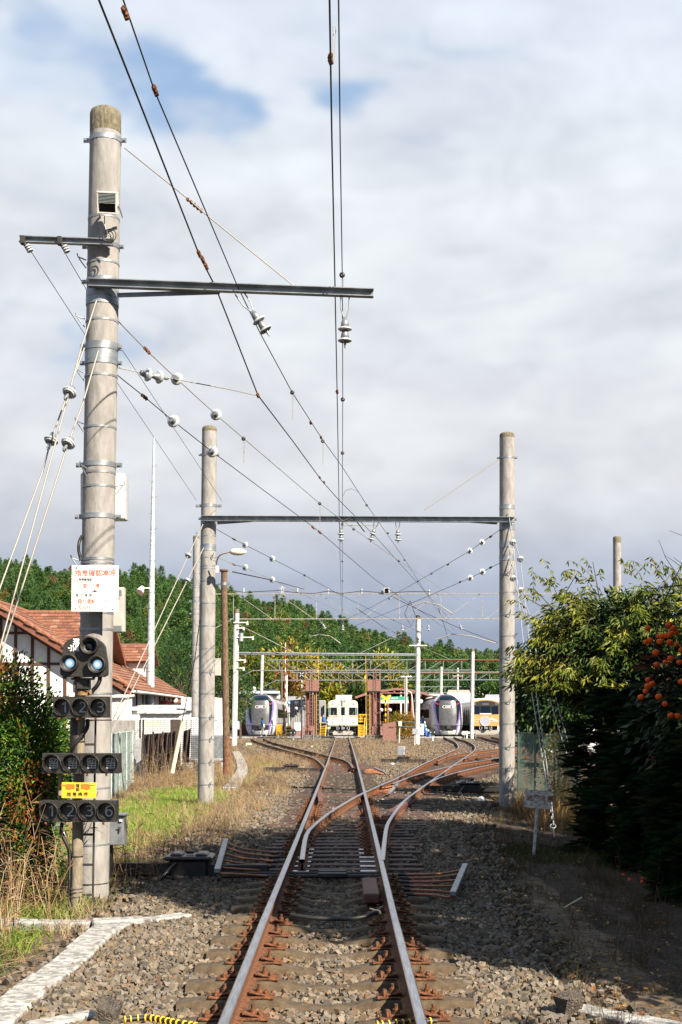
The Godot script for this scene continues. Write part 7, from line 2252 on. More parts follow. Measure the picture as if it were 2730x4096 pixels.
func orange_train(label: String, pos: Vector3):
	var t := thing("commuter_train", label, "train")
	var W := 1.33
	var b := MB.new()
	b.prism(rounded(W, 0.92, 3.42, 0.22, 0.20), Transform3D(Basis.IDENTITY, Vector3(0, 0, -1.0)), 1.0)
	part(t, "cab", mats.train_orange, b)
	b = MB.new()
	b.prism(rounded(W - 0.01, 0.92, 3.40, 0.22, 0.20), Transform3D(Basis.IDENTITY, Vector3(0, 0, -40)), 38.99)
	var body := part(t, "body", M("stainless", Color(0.50, 0.50, 0.49), Color(0.60, 0.60, 0.58), 1, 0.3, 0.5), b)
	for k in 8:
		b = MB.new()
		b.box(Vector3(-W, 2.0, -2.6 - k * 2.2), Vector3(0.03, 1.6, 0.5), Basis.IDENTITY, 0.01)
		part(body, "door_window", mats.glass_dark, b)
	b = MB.new()
	b.prism(rounded(W - 0.07, 2.02, 3.32, 0.18, 0.2), Transform3D(Basis.IDENTITY, Vector3(0, 0, 0.0)), 0.02)
	var fr := part(t, "black_front", mats.black, b)
	for q in [[-0.85, 0.6], [0.0, 0.95], [0.88, 0.6]]:
		b = MB.new()
		b.box(Vector3(q[0], 2.42, 0.028), Vector3(q[1], 0.72, 0.02), Basis.IDENTITY, 0.005)
		part(fr, "pane", mats.screen_blue, b)
	b = MB.new()
	b.box(Vector3(0.0, 2.98, 0.03), Vector3(0.62, 0.18, 0.02))
	part(fr, "destination_panel", M("led_grey", Color(0.10, 0.10, 0.09), Color.BLACK, 1, 0.4), b)
	for s in [-1, 1]:
		b = MB.new()
		b.cyl(Vector3(s * 1.08, 2.98, 0.02), Vector3(s * 1.08, 2.98, 0.05), 0.07, 0.06, 12)
		b.cyl(Vector3(s * 0.94, 2.98, 0.02), Vector3(s * 0.94, 2.98, 0.05), 0.05, 0.045, 12)
		part(fr, "headlight", mats.lens_clear, b)
	b = MB.new()
	b.box(Vector3(0, 2.06, 0.04), Vector3(1.1, 0.12, 0.02))
	part(fr, "dashboard", mats.off_white, b)
	b = MB.new()
	for y in [1.32, 1.52]: b.box(Vector3(0, y, 0.012), Vector3(2.4, 0.035, 0.03), Basis.IDENTITY, 0.008)
	b.prism(PackedVector2Array([Vector2(0.38, 1.55), Vector2(0.95, 1.36), Vector2(1.25, 1.36), Vector2(0.6, 1.72)]), Transform3D(Basis.IDENTITY, Vector3(0, 0, 0.0)), 0.03)
	part(t, "white_stripe", mats.off_white, b)
	# round head board: a plain mosaic of pale colours
	b = MB.new()
	b.cyl(Vector3(-0.06, 1.38, 0.02), Vector3(-0.06, 1.38, 0.06), 0.44, 0.44, 28)
	var hb := part(t, "head_board", M("mosaic", Color(0.06, 0.12, 0.34), Color(0.62, 0.52, 0.48), 0.16, 0.5, 0, 0, Vector3.ONE, false), b)
	b = MB.new()
	b.tube(circle_pts(Vector3(-0.06, 1.38, 0.06), 0.44, Vector3.RIGHT, Vector3.UP, 28), 0.022, 6)
	part(hb, "rim", mats.white_paint, b)
	under(t, 0.92, W, mats.skirt_grey)
	b = MB.new()
	b.box(Vector3(0, 0.34, 0.06), Vector3(2.4, 0.36, 0.06), Basis.IDENTITY, 0.02)
	part(t, "skirt", mats.skirt_grey, b)
	t.position = pos
func trains():
	rng.seed = 800
	express_train("silver and purple express train with lit tail lights on the left track", Vector3(-7.55, 0, -121.5), 0.004, 3)
	express_train("silver and purple express train on the right track beside the blue cones", Vector3(10.0, 0, -121.5), 0.0, 3)
	old_train("cream old railcar with a red stripe facing the camera on the middle track", at(1373, 2945, 120.5) * Vector3(1, 0, 1))
	orange_train("orange commuter train with a round head board right of the purple express", at(1943, 2945, 122.5) * Vector3(1, 0, 1))

# ------------------------------------------------------------------ around the platforms
func tower(label: String, x0: float, x1: float, flip: float):
	var z := 113.0
	var m := z / F
	var c := at((x0 + x1) / 2, 2955, z)
	var t := thing("lifting_tower", label, "tower", c)
	var w := (x1 - x0) * m
	var L := c.x - w / 2; var R := c.x + w / 2
	var X := func(f: float) -> float: return L + w * (f if flip > 0 else 1 - f)
	var yt := at(0, 2722, z).y; var ym := at(0, 2768, z).y
	var b := MB.new()
	# back plate and channels
	b.box(Vector3(X.call(0.24), (ym + GR + 0.3) / 2, -z - 0.25), Vector3(w * 0.44, ym - GR - 0.3, 0.05))
	b.box(Vector3(X.call(0.04), (ym + GR + 0.3) / 2, -z - 0.1), Vector3(0.07, ym - GR - 0.3, 0.35), Basis.IDENTITY, 0.01)
	b.box(Vector3(X.call(0.50), (ym + GR + 0.3) / 2, -z - 0.1), Vector3(0.07, ym - GR - 0.3, 0.35), Basis.IDENTITY, 0.01)
	b.box(Vector3(X.call(0.68), (ym + GR + 0.3) / 2, -z - 0.1), Vector3(w * 0.16, ym - GR - 0.3, 0.5), Basis.IDENTITY, 0.015)
	part(t, "column", mats.brown_paint, b)
	b = MB.new()
	b.box(Vector3(X.call(0.90), (ym + GR + 0.3) / 2, -z - 0.05), Vector3(w * 0.19, ym - GR - 0.3, 0.5))
	var bl := part(t, "guide_slot", mats.black, b)
	b = MB.new()
	b.box(Vector3(X.call(0.79), (ym + GR + 0.3) / 2, -z + 0.22), Vector3(0.03, ym - GR - 0.3, 0.06))
	part(bl, "yellow_edge", mats.yellow, b)
	b = MB.new()
	for i in 9: b.box(Vector3(X.call(0.91), lerpf(0.3, ym - 0.3, i / 8.0), -z + 0.22), Vector3(w * 0.06, 0.02, 0.04))
	part(bl, "tick", mats.beige, b)
	b = MB.new()
	b.box(Vector3(X.call(0.5), (yt + ym) / 2 + 0.05, -z + 0.0), Vector3(w * 0.96, yt - ym, 0.62), Basis.IDENTITY, 0.02)
	b.box(Vector3(X.call(0.36), (yt + ym) / 2 + 0.05, -z + 0.33), Vector3(w * 0.08, yt - ym - 0.04, 0.03))
	part(t, "head_box", mats.brown_paint, b)
	b = MB.new()
	b.box(Vector3(X.call(0.5), ym + 0.02, -z + 0.02), Vector3(w * 1.0, 0.14, 0.70), Basis.IDENTITY, 0.01)
	part(t, "sill", mats.black, b)
	b = MB.new()
	for f in [0.03, 0.97]:
		for d in [-0.28, 0.28]: bar(b, Vector3(X.call(f), yt, -z + d), Vector3(X.call(f), yt + 0.98, -z + d), 0.05, 0.05)
	for y in [0.48, 0.96]:
		for d in [-0.28, 0.28]: bar(b, Vector3(L, yt + y, -z + d), Vector3(R, yt + y, -z + d), 0.045, 0.045)
	part(t, "railing", mats.brown_paint, b)
	var lx0: float = X.call(0.34); var lx1: float = X.call(0.52)
	b = MB.new()
	for x in [lx0, lx1]: bar(b, Vector3(x, 0.1, -z + 0.30), Vector3(x, yt + 0.9, -z + 0.36), 0.035, 0.05)
	var ld := part(t, "ladder", mats.brown_paint, b)
	for i in 18:
		b = MB.new()
		bar(b, Vector3(X.call(0.05) if i % 3 == 0 else lx0, 0.3 + i * 0.31, -z + 0.32), Vector3(lx1, 0.3 + i * 0.31, -z + 0.32), 0.03, 0.03)
		part(ld, "rung", mats.brown_paint, b)
	b = MB.new()
	for i in 4: bar(b, Vector3(X.call(0.06), 0.6 + i * 1.2, -z - 0.1), Vector3(X.call(0.46), 1.3 + i * 1.2, -z - 0.1), 0.03, 0.05)
	part(t, "bracing", mats.brown_dark, b)
	b = MB.new()
	b.box(Vector3(c.x, GR + 0.12, -z - 0.1), Vector3(w * 1.25, 0.75, 1.3), Basis.IDENTITY, 0.04)
	part(t, "plinth", M("old_concrete", Color(0.07, 0.06, 0.05), Color(0.22, 0.20, 0.17), 1, 0.95), b)
	if flip > 0:
		b = MB.new()
		b.cyl(at(1246, 2913, z - 0.5), at(1246, 2913, z - 0.55), 0.26, 0.26, 20)
		b.cyl(at(1246, 2912, z - 0.48), at(1246, 2975, z - 0.48), 0.04, 0.04, 8)
		part(t, "round_disc", mats.brown_paint, b)
		b = MB.new()
		b.tube(curve([at(1228, 2940, z - 0.6), at(1229, 2964, z - 0.6), at(1240, 2968, z - 0.6), at(1256, 2968, z - 0.6)], 0.1), 0.03, 6)
		b.cyl(at(1254, 2920, z - 0.6), at(1254, 2972, z - 0.6), 0.03, 0.03, 6)
		part(t, "pipe", mats.grey_paint, b)
func cross_sign(t: Node3D, c: Vector3, s: float):
	for a in [0.62, -0.62]:
		var b := MB.new()
		b.box(c + Vector3(0, 0, 0.01 * signf(a)), Vector3(1.16 * s, 0.21 * s, 0.018), Basis(Vector3.BACK, a), 0.004)
		part(t, "cross_board", mats.yellow, b)
func striped(t: Node3D, p: Vector3, q: Vector3, r: float, n: int, a: Material, c: Material, names := "stripe"):
	for i in n:
		var b := MB.new()
		b.cyl(p.lerp(q, float(i) / n), p.lerp(q, float(i + 1) / n), r, r, 10, i == 0 or i == n - 1)
		part(t, names, a if i % 2 == 0 else c, b)
func dwarf_signal(label: String, px: float, yt: float, yb: float, z: float):
	var t := thing("dwarf_signal", label, "signal", at(px, yb, z))
	var m := z / F
	var b := MB.new()
	b.cyl(at(px, yb, z) - Vector3(0, 0.2, 0), at(px, yt + 22, z), 0.08, 0.08, 10)
	b.box(at(px, yt + 30, z), Vector3(0.3, 0.12, 0.2), Basis.IDENTITY, 0.02)
	part(t, "post", mats.grey_paint if px < 1300 else mats.white_pole, b)
	b = MB.new()
	var dome := PackedVector2Array([Vector2(-0.26, -0.25), Vector2(0.26, -0.25), Vector2(0.27, -0.05)])
	for i in 9: dome.append(Vector2(cos(i * PI / 8) * 0.25, sin(i * PI / 8) * 0.22))
	dome.append(Vector2(-0.27, -0.05))
	b.prism(dome, Transform3D(Basis.IDENTITY, at(px, yt + 10, z)), 0.25)
	var h := part(t, "head", mats.black, b)
	for x in [-0.15, 0.15]:
		b = MB.new()
		b.cyl(at(px, yt + 15, z) + Vector3(x, 0, 0.25), at(px, yt + 15, z) + Vector3(x, 0, 0.28), 0.045, 0.04, 10)
		part(h, "lamp_lens", mats.get("lens2", mats.white_print), b)
func station():
	rng.seed = 850
	# platform, walkway across the tracks
	var b := MB.new()
	b.box(Vector3(-1.0, -0.12, -119.3), Vector3(24.0, 0.16, 3.0))
	b.box(Vector3(0.2, -0.02, -118.6), Vector3(4.4, 0.05, 1.4))
	struct("pavement", mats.white_concrete, b)
	b = MB.new()
	b.box(Vector3(3.6, 0.28, -135), Vector3(2.6, 1.0, 28), Basis.IDENTITY, 0.03)
	b.box(Vector3(-3.2, 0.28, -140), Vector3(3.2, 1.0, 34), Basis.IDENTITY, 0.03)
	struct("platform", M("platform", Color(0.22, 0.12, 0.11), Color(0.32, 0.2, 0.18), 2, 0.9), b)
	tower("brown steel lifting tower with a round disc left of the cream railcar", 1222, 1278, 1.0)
	tower("brown steel lifting tower beside the brown bin right of the cream railcar", 1468, 1524, -1.0)
	# bin
	var t := thing("brown_bin", "brown steel bin with sloping top on a concrete base right of the towers", "bin", at(1556, 2968, 106))
	b = MB.new()
	b.prism(PackedVector2Array([Vector2(-0.54, 0), Vector2(0.54, 0), Vector2(0.54, 1.66), Vector2(-0.54, 1.46)]), Transform3D(Basis.IDENTITY, at(1557, 2967, 106.5)), 0.8)
	part(t, "body", mats.brown_paint, b)
	b = MB.new()
	b.box(at(1570, 2906, 105.6), Vector3(0.4, 0.03, 0.03))
	part(t, "handle", mats.brown_dark, b)
	b = MB.new()
	b.box(at(1554, 2978, 106), Vector3(1.5, 0.4, 1.2), Basis.IDENTITY, 0.03)
	part(t, "plinth", mats.old_concrete, b)
	# canopy
	var z := 138.0
	t = thing("platform_canopy", "brown arched platform canopy with open rafters behind the right tower", "canopy", at(1580, 2930, z))
	var arch := []
	for i in 13:
		var s := lerpf(-1, 1, i / 12.0)
		arch.append(at(1578 + s * 156, 2752 + 30 * s * s + (4 if s < 0 else 0), z))
	b = MB.new()
	for i in 12: slab4(b, arch[i], arch[i + 1], arch[i + 1] + Vector3(0, 0, -26), arch[i] + Vector3(0, 0, -26), 0.12)
	part(t, "roof", mats.brown_dark, b)
	for i in 12:
		b = MB.new()
		bar(b, arch[i] + Vector3(0, -0.12, 0.05), arch[i + 1] + Vector3(0, -0.12, 0.05), 0.06, 0.22)
		part(t, "fascia", mats.brown_paint, b)
	for i in [2, 4, 6, 8, 10]:
		b = MB.new()
		bar(b, arch[i] + Vector3(0, -0.42, 0.3), arch[i] + Vector3(0, -0.42, -25), 0.16, 0.24)
		part(t, "rafter", mats.brown_paint, b)
	for q in [[1505, 0], [1553, 0], [1605, 0], [1648, 0], [1560, 8], [1600, 8], [1640, 8], [1570, 16], [1610, 16], [1590, 22], [1625, 22], [1615, 5], [1630, 12], [1645, 18]]:
		b = MB.new()
		b.box(at(q[0], 2855, z + q[1]), Vector3(0.16, 4.6, 0.16), Basis.IDENTITY, 0.02)
		part(t, "post", M("post_red", Color(0.34, 0.10, 0.06), Color(0.44, 0.16, 0.11), 1, 0.7) if q[0] != 1605 else mats.white_paint, b)
	b = MB.new()
	bar(b, at(1500, 2772, z - 0.2), at(1660, 2772, z - 0.2), 0.10, 0.10)
	part(t, "tie_beam", mats.brown_paint, b)
	b = MB.new()
	for q in [[1575, 2800], [1510, 2800]]: b.box(at(q[0], q[1] + 30, z + 24), Vector3(2.5, 3.5, 0.2))
	part(t, "dark_wall", mats.tarp, b)
	# advertising board
	t = thing("advertising_board", "green and white advertising board with a telephone number under the canopy", "sign", at(1579, 2800, 130))
	b = MB.new()
	b.box((at(1524, 2786, 130) + at(1635, 2801, 130)) / 2, Vector3(111.0 / F * 130, 15.0 / F * 130, 0.08))
	part(t, "upper_panel", M("ad_green", Color(0.03, 0.32, 0.20), Color.BLACK, 1, 0.5), b)
	b = MB.new()
	b.box((at(1524, 2801, 130) + at(1635, 2813, 130)) / 2, Vector3(111.0 / F * 130, 12.0 / F * 130, 0.08))
	part(t, "lower_panel", mats.white_paint, b)
	share(t, "lettering", lettering("0555-72-1 0", 0.19, 0.01), M("ad_red", Color(0.38, 0.08, 0.05), Color.BLACK, 1, 0.6), Transform3D(Basis.IDENTITY, at(1600, 2807, 129.9) + Vector3(0, 0, 0.0)))
	b = MB.new()
	kanji(b, "レンタリース", at(1553, 2789, 129.9) + Vector3(0, 0, 0), 0.20, 0.155, Vector3.RIGHT, Vector3.DOWN, Vector3.BACK, 0.13)
	part(t, "lettering", mats.white_print, b)
	b = MB.new()
	b.cyl(at(1685, 2805, 129.8), at(1685, 2805, 129.9), 0.2, 0.2, 16)
	var t3 := thing("number_sign", "round pale sign with a 3 beside the pale concrete pole", "sign", at(1685, 2805, 129.9))
	part(t3, "disc", mats.white_paint, b)
	share(t3, "lettering", lettering("3", 0.24, 0.01), mats.ad_green, Transform3D(Basis.IDENTITY, at(1685, 2805, 129.6)))
	# crossing signs
	t = thing("crossing_signal", "level crossing post with yellow cross and black warning panel left of the brown tower", "crossing signal", at(1207, 2953, 114))
	b = MB.new()
	b.cyl(at(1206, 2955, 114), at(1208, 2712, 114), 0.062, 0.055, 12)
	part(t, "post", mats.white_pole, b)
	cross_sign(t, at(1203, 2781, 113.8), 0.86)
	b = MB.new()
	b.box(at(1208, 2698, 113.8), Vector3(0.5, 0.55, 0.12), Basis.IDENTITY, 0.02)
	var wp := part(t, "warning_panel", mats.black, b)
	b = MB.new()
	for a in [0.8, -0.8]: b.box(at(1208, 2698, 113.7) + Vector3(0, 0, 0.005 * signf(a)), Vector3(0.5, 0.035, 0.02), Basis(Vector3.BACK, a))
	part(wp, "lamp_cross", mats.white_print, b)
	for q in [[1187, 2812], [1187, 2835], [1219, 2812], [1219, 2835]]:
		b = MB.new()
		b.smooth()
		b.lathe([Vector2(0.16, 0), Vector2(0.17, 0.03), Vector2(0.07, 0.06), Vector2(0.06, 0.12), Vector2(0, 0.12)], Transform3D(Basis(Vector3.RIGHT, PI / 2), at(q[0], q[1], 113.8)), 16)
		part(t, "lamp", mats.white_paint, b)
	b = MB.new()
	bar(b, at(1187, 2826, 113.9), at(1219, 2826, 113.9), 0.04, 0.04)
	part(t, "lamp_arm", mats.black, b)
	b = MB.new()
	b.box(at(1205, 2842, 113.7), Vector3(0.22, 0.56, 0.03))
	var nb := part(t, "notice", mats.white_paint, b)
	b = MB.new()
	kanji(b, "一時停止", at(1203.4, 2831, 113.6), 0.1, 0.125, Vector3.RIGHT, Vector3.DOWN, Vector3.BACK, 0.13, true)
	part(nb, "lettering", mats.red_print, b)
	t = thing("crossing_signal", "level crossing post striped yellow and black in front of the advertising board", "crossing signal", at(1543, 2875, 124))
	striped(t, at(1543, 2930, 124), at(1543, 2778, 124), 0.075, 14, mats.yellow, mats.black)
	cross_sign(t, at(1545, 2794, 123.8), 0.92)
	for q in [1526, 1560]:
		b = MB.new()
		b.lathe([Vector2(0.17, 0), Vector2(0.18, 0.03), Vector2(0.07, 0.06), Vector2(0.06, 0.12), Vector2(0, 0.12)], Transform3D(Basis(Vector3.RIGHT, PI / 2), at(q, 2840, 123.8)), 16)
		part(t, "lamp", mats.white_paint, b)
	# barriers
	t = thing("barrier", "raised red and white barrier arm above a striped yellow box", "barrier", at(1143, 2940, 116))
	striped(t, at(1141.5, 2938, 116), at(1142.5, 2570, 116), 0.035, 22, M("barrier_red", Color(0.55, 0.07, 0.06), Color.BLACK, 1, 0.5), mats.white_paint)
	for i in 6:
		b = MB.new()
		b.box(at(1156, 2907 + i * 6.2, 116.2), Vector3(0.46, 0.135, 0.4), Basis(Vector3.BACK, 0.12), 0.01)
		part(t, "box_stripe", mats.yellow if i % 2 == 0 else mats.black, b)
	for q in [["thin yellow barrier arm raised behind the left brown tower", 1274, 2593, 2930, 118.0], ["thin yellow barrier arm raised beside the right brown tower", 1464, 2619, 2935, 118.0]]:
		b = MB.new()
		b.cyl(at(q[1] + 1.5, q[3], q[4]), at(q[1], q[2], q[4]), 0.018, 0.014, 8)
		b.box(at(q[1] - 2, q[2] + 90, q[4]), Vector3(0.10, 0.30, 0.08))
		single("barrier", q[0], "barrier", mats.yellow, b)
	for q in [["yellow folding fence standing right of the left purple train", 1108, 1128, 2897, 2944, 118.5], ["yellow folding fence standing right of the cream railcar", 1434, 1455, 2898, 2946, 117.5]]:
		t = thing("folding_fence", q[0], "fence", at((q[1] + q[2]) / 2.0, q[4], q[5]))
		for i in 9:
			b = MB.new()
			var y: float = lerpf(q[4] - 3, q[3] + 2, i / 8.0)
			bar(b, at(q[1], y, q[5]), at(q[2], y - (3 if i % 2 else -3), q[5]), 0.05, 0.07)
			part(t, "bar", mats.yellow, b)
		for i in 5:
			b = MB.new()
			var x: float = lerpf(q[1], q[2], i / 4.0)
			b.cyl(at(x, q[4], q[5] - 0.05), at(x, q[3], q[5] - 0.05), 0.025, 0.025, 6)
			part(t, "upright", mats.yellow, b)
	for q in [["yellow ladder leaning beside the left brown tower", 1282, 1303, 2867, 2945], ["narrow yellow ladder leaning on the right brown tower", 1458, 1466, 2870, 2945]]:
		t = thing("ladder", q[0], "ladder", at((q[1] + q[2]) / 2.0, q[4], 115.5))
		for s in [0, 1]:
			b = MB.new()
			bar(b, at(q[1 + s] - 1, q[4], 115.5), at(q[1 + s] + 3, q[3] + s * 35 * (1 if q[2] - q[1] > 10 else 0), 115.9), 0.07, 0.05)
			part(t, "rail", mats.yellow, b)
		for i in 6:
			b = MB.new()
			bar(b, at(q[1], q[4] - 5 - i * 6.5, 115.5), at(q[2], q[4] - 5 - i * 6.5, 115.5), 0.03, 0.03)
			part(t, "rung", mats.yellow, b)
	t = thing("railing", "yellow platform railing behind the cream railcar", "railing", at(1450, 2890, 132))
	b = MB.new()
	for y in [2858, 2874, 2886]: bar(b, at(1436, y, 132), at(1468, y, 132), 0.05, 0.05)
	part(t, "rail", mats.yellow, b)
	for i in 6:
		b = MB.new()
		bar(b, at(1437 + i * 6, 2857, 132), at(1437 + i * 6, 2890, 132), 0.04, 0.04)
		part(t, "upright", mats.yellow, b)
	dwarf_signal("black dwarf signal on a grey post in front of the left brown tower", 1173, 2916, 2974, 107)
	dwarf_signal("black dwarf signal on a white post in front of the right purple train", 1731, 2914, 2977, 105)
	# pipes and boxes by the pale pole
	t = thing("pipe_rail", "two grey horizontal pipes on a thin post right of the brown bin", "railing", at(1598, 2985, 96))
	for y in [2888, 2907]:
		b = MB.new()
		b.cyl(at(1583, y, 96), at(1684, y + 1, 95), 0.04, 0.04, 8)
		part(t, "pipe", mats.galv, b)
	b = MB.new()
	b.cyl(at(1597, 2986, 95.8), at(1600, 2885, 95.8), 0.05, 0.045, 8)
	part(t, "post", mats.white_pole, b)
	b = MB.new()
	b.box(at(1601, 2895, 95.6), Vector3(0.26, 0.36, 0.12), Basis.IDENTITY, 0.02)
	part(t, "box", mats.beige, b)
	t = thing("signal_box", "light grey box on a post in front of the pale concrete pole", "box", at(1661, 3000, 88))
	b = MB.new()
	b.box(at(1661, 2926, 88), Vector3(0.4, 0.38, 0.2), Basis.IDENTITY, 0.015)
	part(t, "body", mats.grey_paint, b)
	b = MB.new()
	b.cyl(at(1659, 3004, 88), at(1660, 2938, 88), 0.035, 0.035, 8)
	b.box(at(1663, 2996, 88), Vector3(0.2, 0.38, 0.15), Basis.IDENTITY, 0.01)
	part(t, "post", mats.white_pole, b)
	t = thing("signal_box", "grey steel box on a short post behind the right point machine", "box", at(1602, 3040, 65))
	b = MB.new()
	b.box(at(1606, 3003, 65), Vector3(0.34, 0.44, 0.3), Basis(Vector3.UP, -0.3), 0.015)
	part(t, "body", mats.grey_paint, b)
	b = MB.new()
	b.box(at(1594, 3020, 65), Vector3(0.1, 0.6, 0.1), Basis.IDENTITY, 0.01)
	part(t, "post", mats.galv, b)
	b = MB.new()
	b.box(at(1618, 3003, 64.8), Vector3(0.02, 0.08, 0.03), Basis.IDENTITY, 0.005)
	part(t, "handle", mats.dark_steel, b)
	# cones
	var proto: Node3D = null
	for q in [[1692, 2893, "blue traffic cone with white top, highest, beside the right purple train"], [1700, 2915, "green traffic cone beside the right purple train"], [1703, 2930, "blue traffic cone half behind the green one"], [1707, 2945, "blue traffic cone, leftmost of the front three"], [1714, 2949, "blue traffic cone, middle of the front three"], [1720, 2951, "blue traffic cone, rightmost of the front three"]]:
		t = thing("traffic_cone", q[2], "traffic cone", at(q[0], q[1] , 118))
		var c := at(q[0], q[1], 118 + (2951 - q[1]) * 0.12)
		b = MB.new()
		b.cyl(c, c + Vector3(0, 0.55, 0), 0.17, 0.07, 14)
		b.box(c + Vector3(0, 0.01, 0), Vector3(0.38, 0.03, 0.38), Basis.IDENTITY, 0.01)
		part(t, "cone", M("cone_blue", Color(0.03, 0.14, 0.45), Color.BLACK, 1, 0.5) if not q[2].contains("green t") else M("cone_green", Color(0.05, 0.38, 0.22), Color.BLACK, 1, 0.5), b)
		b = MB.new()
		b.cyl(c + Vector3(0, 0.55, 0), c + Vector3(0, 0.70, 0), 0.07, 0.045, 14)
		part(t, "tip", mats.white_paint, b)
	t = thing("sign_board", "white framed board left of the blue cones", "sign", at(1688, 2945, 116))
	b = MB.new()
	b.box(at(1688, 2918, 116), Vector3(0.36, 1.0, 0.05), Basis.IDENTITY, 0.01)
	part(t, "board", mats.white_paint, b)
	b = MB.new()
	bar(b, at(1694, 2945, 116), at(1694, 2900, 116), 0.03, 0.03)
	bar(b, at(1680, 2901, 115.9), at(1695, 2901, 115.9), 0.03, 0.03)
	part(t, "frame", mats.grey_paint, b)
	t = thing("stop_sign", "white octagonal stop board on a thin post before the orange train", "sign", at(1857, 2951, 116))
	b = MB.new()
	var oct := PackedVector2Array()
	for i in 8: oct.append(Vector2(cos(TAU * (i + 0.5) / 8) * 0.23, sin(TAU * (i + 0.5) / 8) * 0.18))
	b.prism(oct, Transform3D(Basis.IDENTITY, at(1857, 2932, 116)), 0.03)
	part(t, "board", mats.white_paint, b)
	b = MB.new()
	b.cyl(at(1858, 2955, 116.1), at(1858, 2930, 116.1), 0.04, 0.04, 8)
	part(t, "post", mats.grey_paint, b)
	for q in [["white stub post beside the octagonal board", 1868, 2924, 2955, 116.0, 0.07, mats.white_paint], ["thin grey post before the orange train skirt", 1904, 2918, 2955, 116.0, 0.03, mats.grey_paint]]:
		b = MB.new()
		b.cyl(at(q[1], q[3], q[4]), at(q[1], q[2], q[4]), q[5], q[5], 8)
		single("post", q[0], "post", q[6], b)
	t = thing("floor_sign", "small beige folding stand on the dry grass left of the turnout", "sign", at(996, 2989, 88))
	b = MB.new()
	b.box(at(996, 2976, 88), Vector3(0.38, 0.14, 0.05), Basis.IDENTITY, 0.01)
	for x in [986, 1005]: b.box(at(x, 2984, 88), Vector3(0.06, 0.2, 0.06), Basis.IDENTITY, 0.01)
	part(t, "stand", mats.beige, b)
	# round blue road sign with its post, white box
	t = thing("road_sign", "round blue road sign on a post right of the left purple train", "sign", at(1157, 2900, 120))
	b = MB.new()
	b.cyl(at(1157, 2895, 120.1), at(1157, 2800, 120.1), 0.04, 0.04, 8)
	b.box(at(1156, 2840, 120), Vector3(0.22, 0.45, 0.1), Basis.IDENTITY, 0.01)
	part(t, "post", mats.off_white, b)
	b = MB.new()
	b.cyl(at(1156, 2810, 120), at(1156, 2810, 119.96), 0.19, 0.19, 20)
	var disc := part(t, "disc", M("sign_blue", Color(0.03, 0.2, 0.5), Color.BLACK, 1, 0.5), b)
	b = MB.new()
	b.box(at(1157, 2810, 119.9) + Vector3(0, -0.02, 0), Vector3(0.05, 0.2, 0.01))
	b.box(at(1154, 2808, 119.9), Vector3(0.12, 0.05, 0.01), Basis(Vector3.BACK, 0.6))
	part(disc, "arrow", mats.white_print, b)
	t = thing("equipment_box", "white upright box behind the crossing post", "box", at(1191, 2925, 120))
	b = MB.new()
	b.box(at(1192, 2907, 120), Vector3(0.6, 0.75, 0.4), Basis.IDENTITY, 0.02)
	part(t, "body", mats.white_paint, b)
	# waiting shelter and grey train further back
	t = thing("station_shelter", "grey slatted station shelter behind the crossing post", "shelter", at(1200, 2900, 138))
	b = MB.new()
	b.box(at(1200, 2850, 142), Vector3(2.6, 3.6, 0.2))
	part(t, "wall", M("shelter_grey", Color(0.16, 0.155, 0.15), Color(0.24, 0.23, 0.22), 1, 0.8), b)
	for i in 9:
		b = MB.new()
		b.box(at(1160 + i * 9, 2848, 139), Vector3(0.10, 3.3, 0.10))
		part(t, "slat", mats.grey_paint, b)
	b = MB.new()
	slab4(b, at(1150, 2798, 137), at(1245, 2790, 137), at(1240, 2780, 143), at(1155, 2788, 143), 0.12)
	part(t, "roof", mats.grey_paint, b)
	t = thing("grey_railcar", "pale grey railcar side beyond the left brown tower", "train", at(1290, 2940, 150))
	b = MB.new()
	b.box(at(1287, 2850, 158), Vector3(0.9, 2.7, 22), Basis(Vector3.UP, 0.02), 0.1)
	part(t, "body", M("rail_grey", Color(0.25, 0.25, 0.25), Color(0.31, 0.31, 0.31), 1, 0.5), b)
	b = MB.new()
	b.box(at(1295, 2840, 146.8), Vector3(0.2, 1.0, 0.1))
	part(t, "window", mats.glass_dark, b)
	b = MB.new()
	b.cyl(at(1296, 2888, 118), at(1296, 2868, 118), 0.2, 0.2, 12)
	single("blue_bin", "blue barrel beside the yellow ladder", "barrel", mats.cone_blue, b)
	# bundled cable pole under the canopy end
	t = thing("cable_pole", "pole wrapped in white cables with a crossarm in front of the advertising board", "pole", at(1624, 2870, 116))
	b = MB.new()
	b.cyl(at(1624, 2960, 116), at(1625, 2704, 116), 0.09, 0.08, 10)
	part(t, "shaft", mats.white_pole, b)
	for i in 4:
		b = MB.new()
		b.tube([at(1619 + i * 3.4, 2950, 115.8), at(1620 + i * 3.2, 2716, 115.8)], 0.024, 5)
		part(t, "cable", [mats.white_paint, mats.shelter_grey, mats.white_paint, mats.off_white][i], b)
	b = MB.new()
	bar(b, at(1603, 2707, 116), at(1649, 2707, 116), 0.09, 0.07)
	for x in [1608, 1616, 1634, 1644]: b.cyl(at(x, 2708, 116), at(x, 2701, 116), 0.05, 0.03, 8)
	part(t, "crossarm", mats.white_paint, b)
	b = MB.new()
	b.tube(curve([at(1632, 2764, 117), at(1645, 2770, 117), at(1650, 2800, 117), at(1654, 2850, 117), at(1658, 2880, 117)], 0.2), 0.05, 6)
	part(t, "downpipe", mats.cream, b)

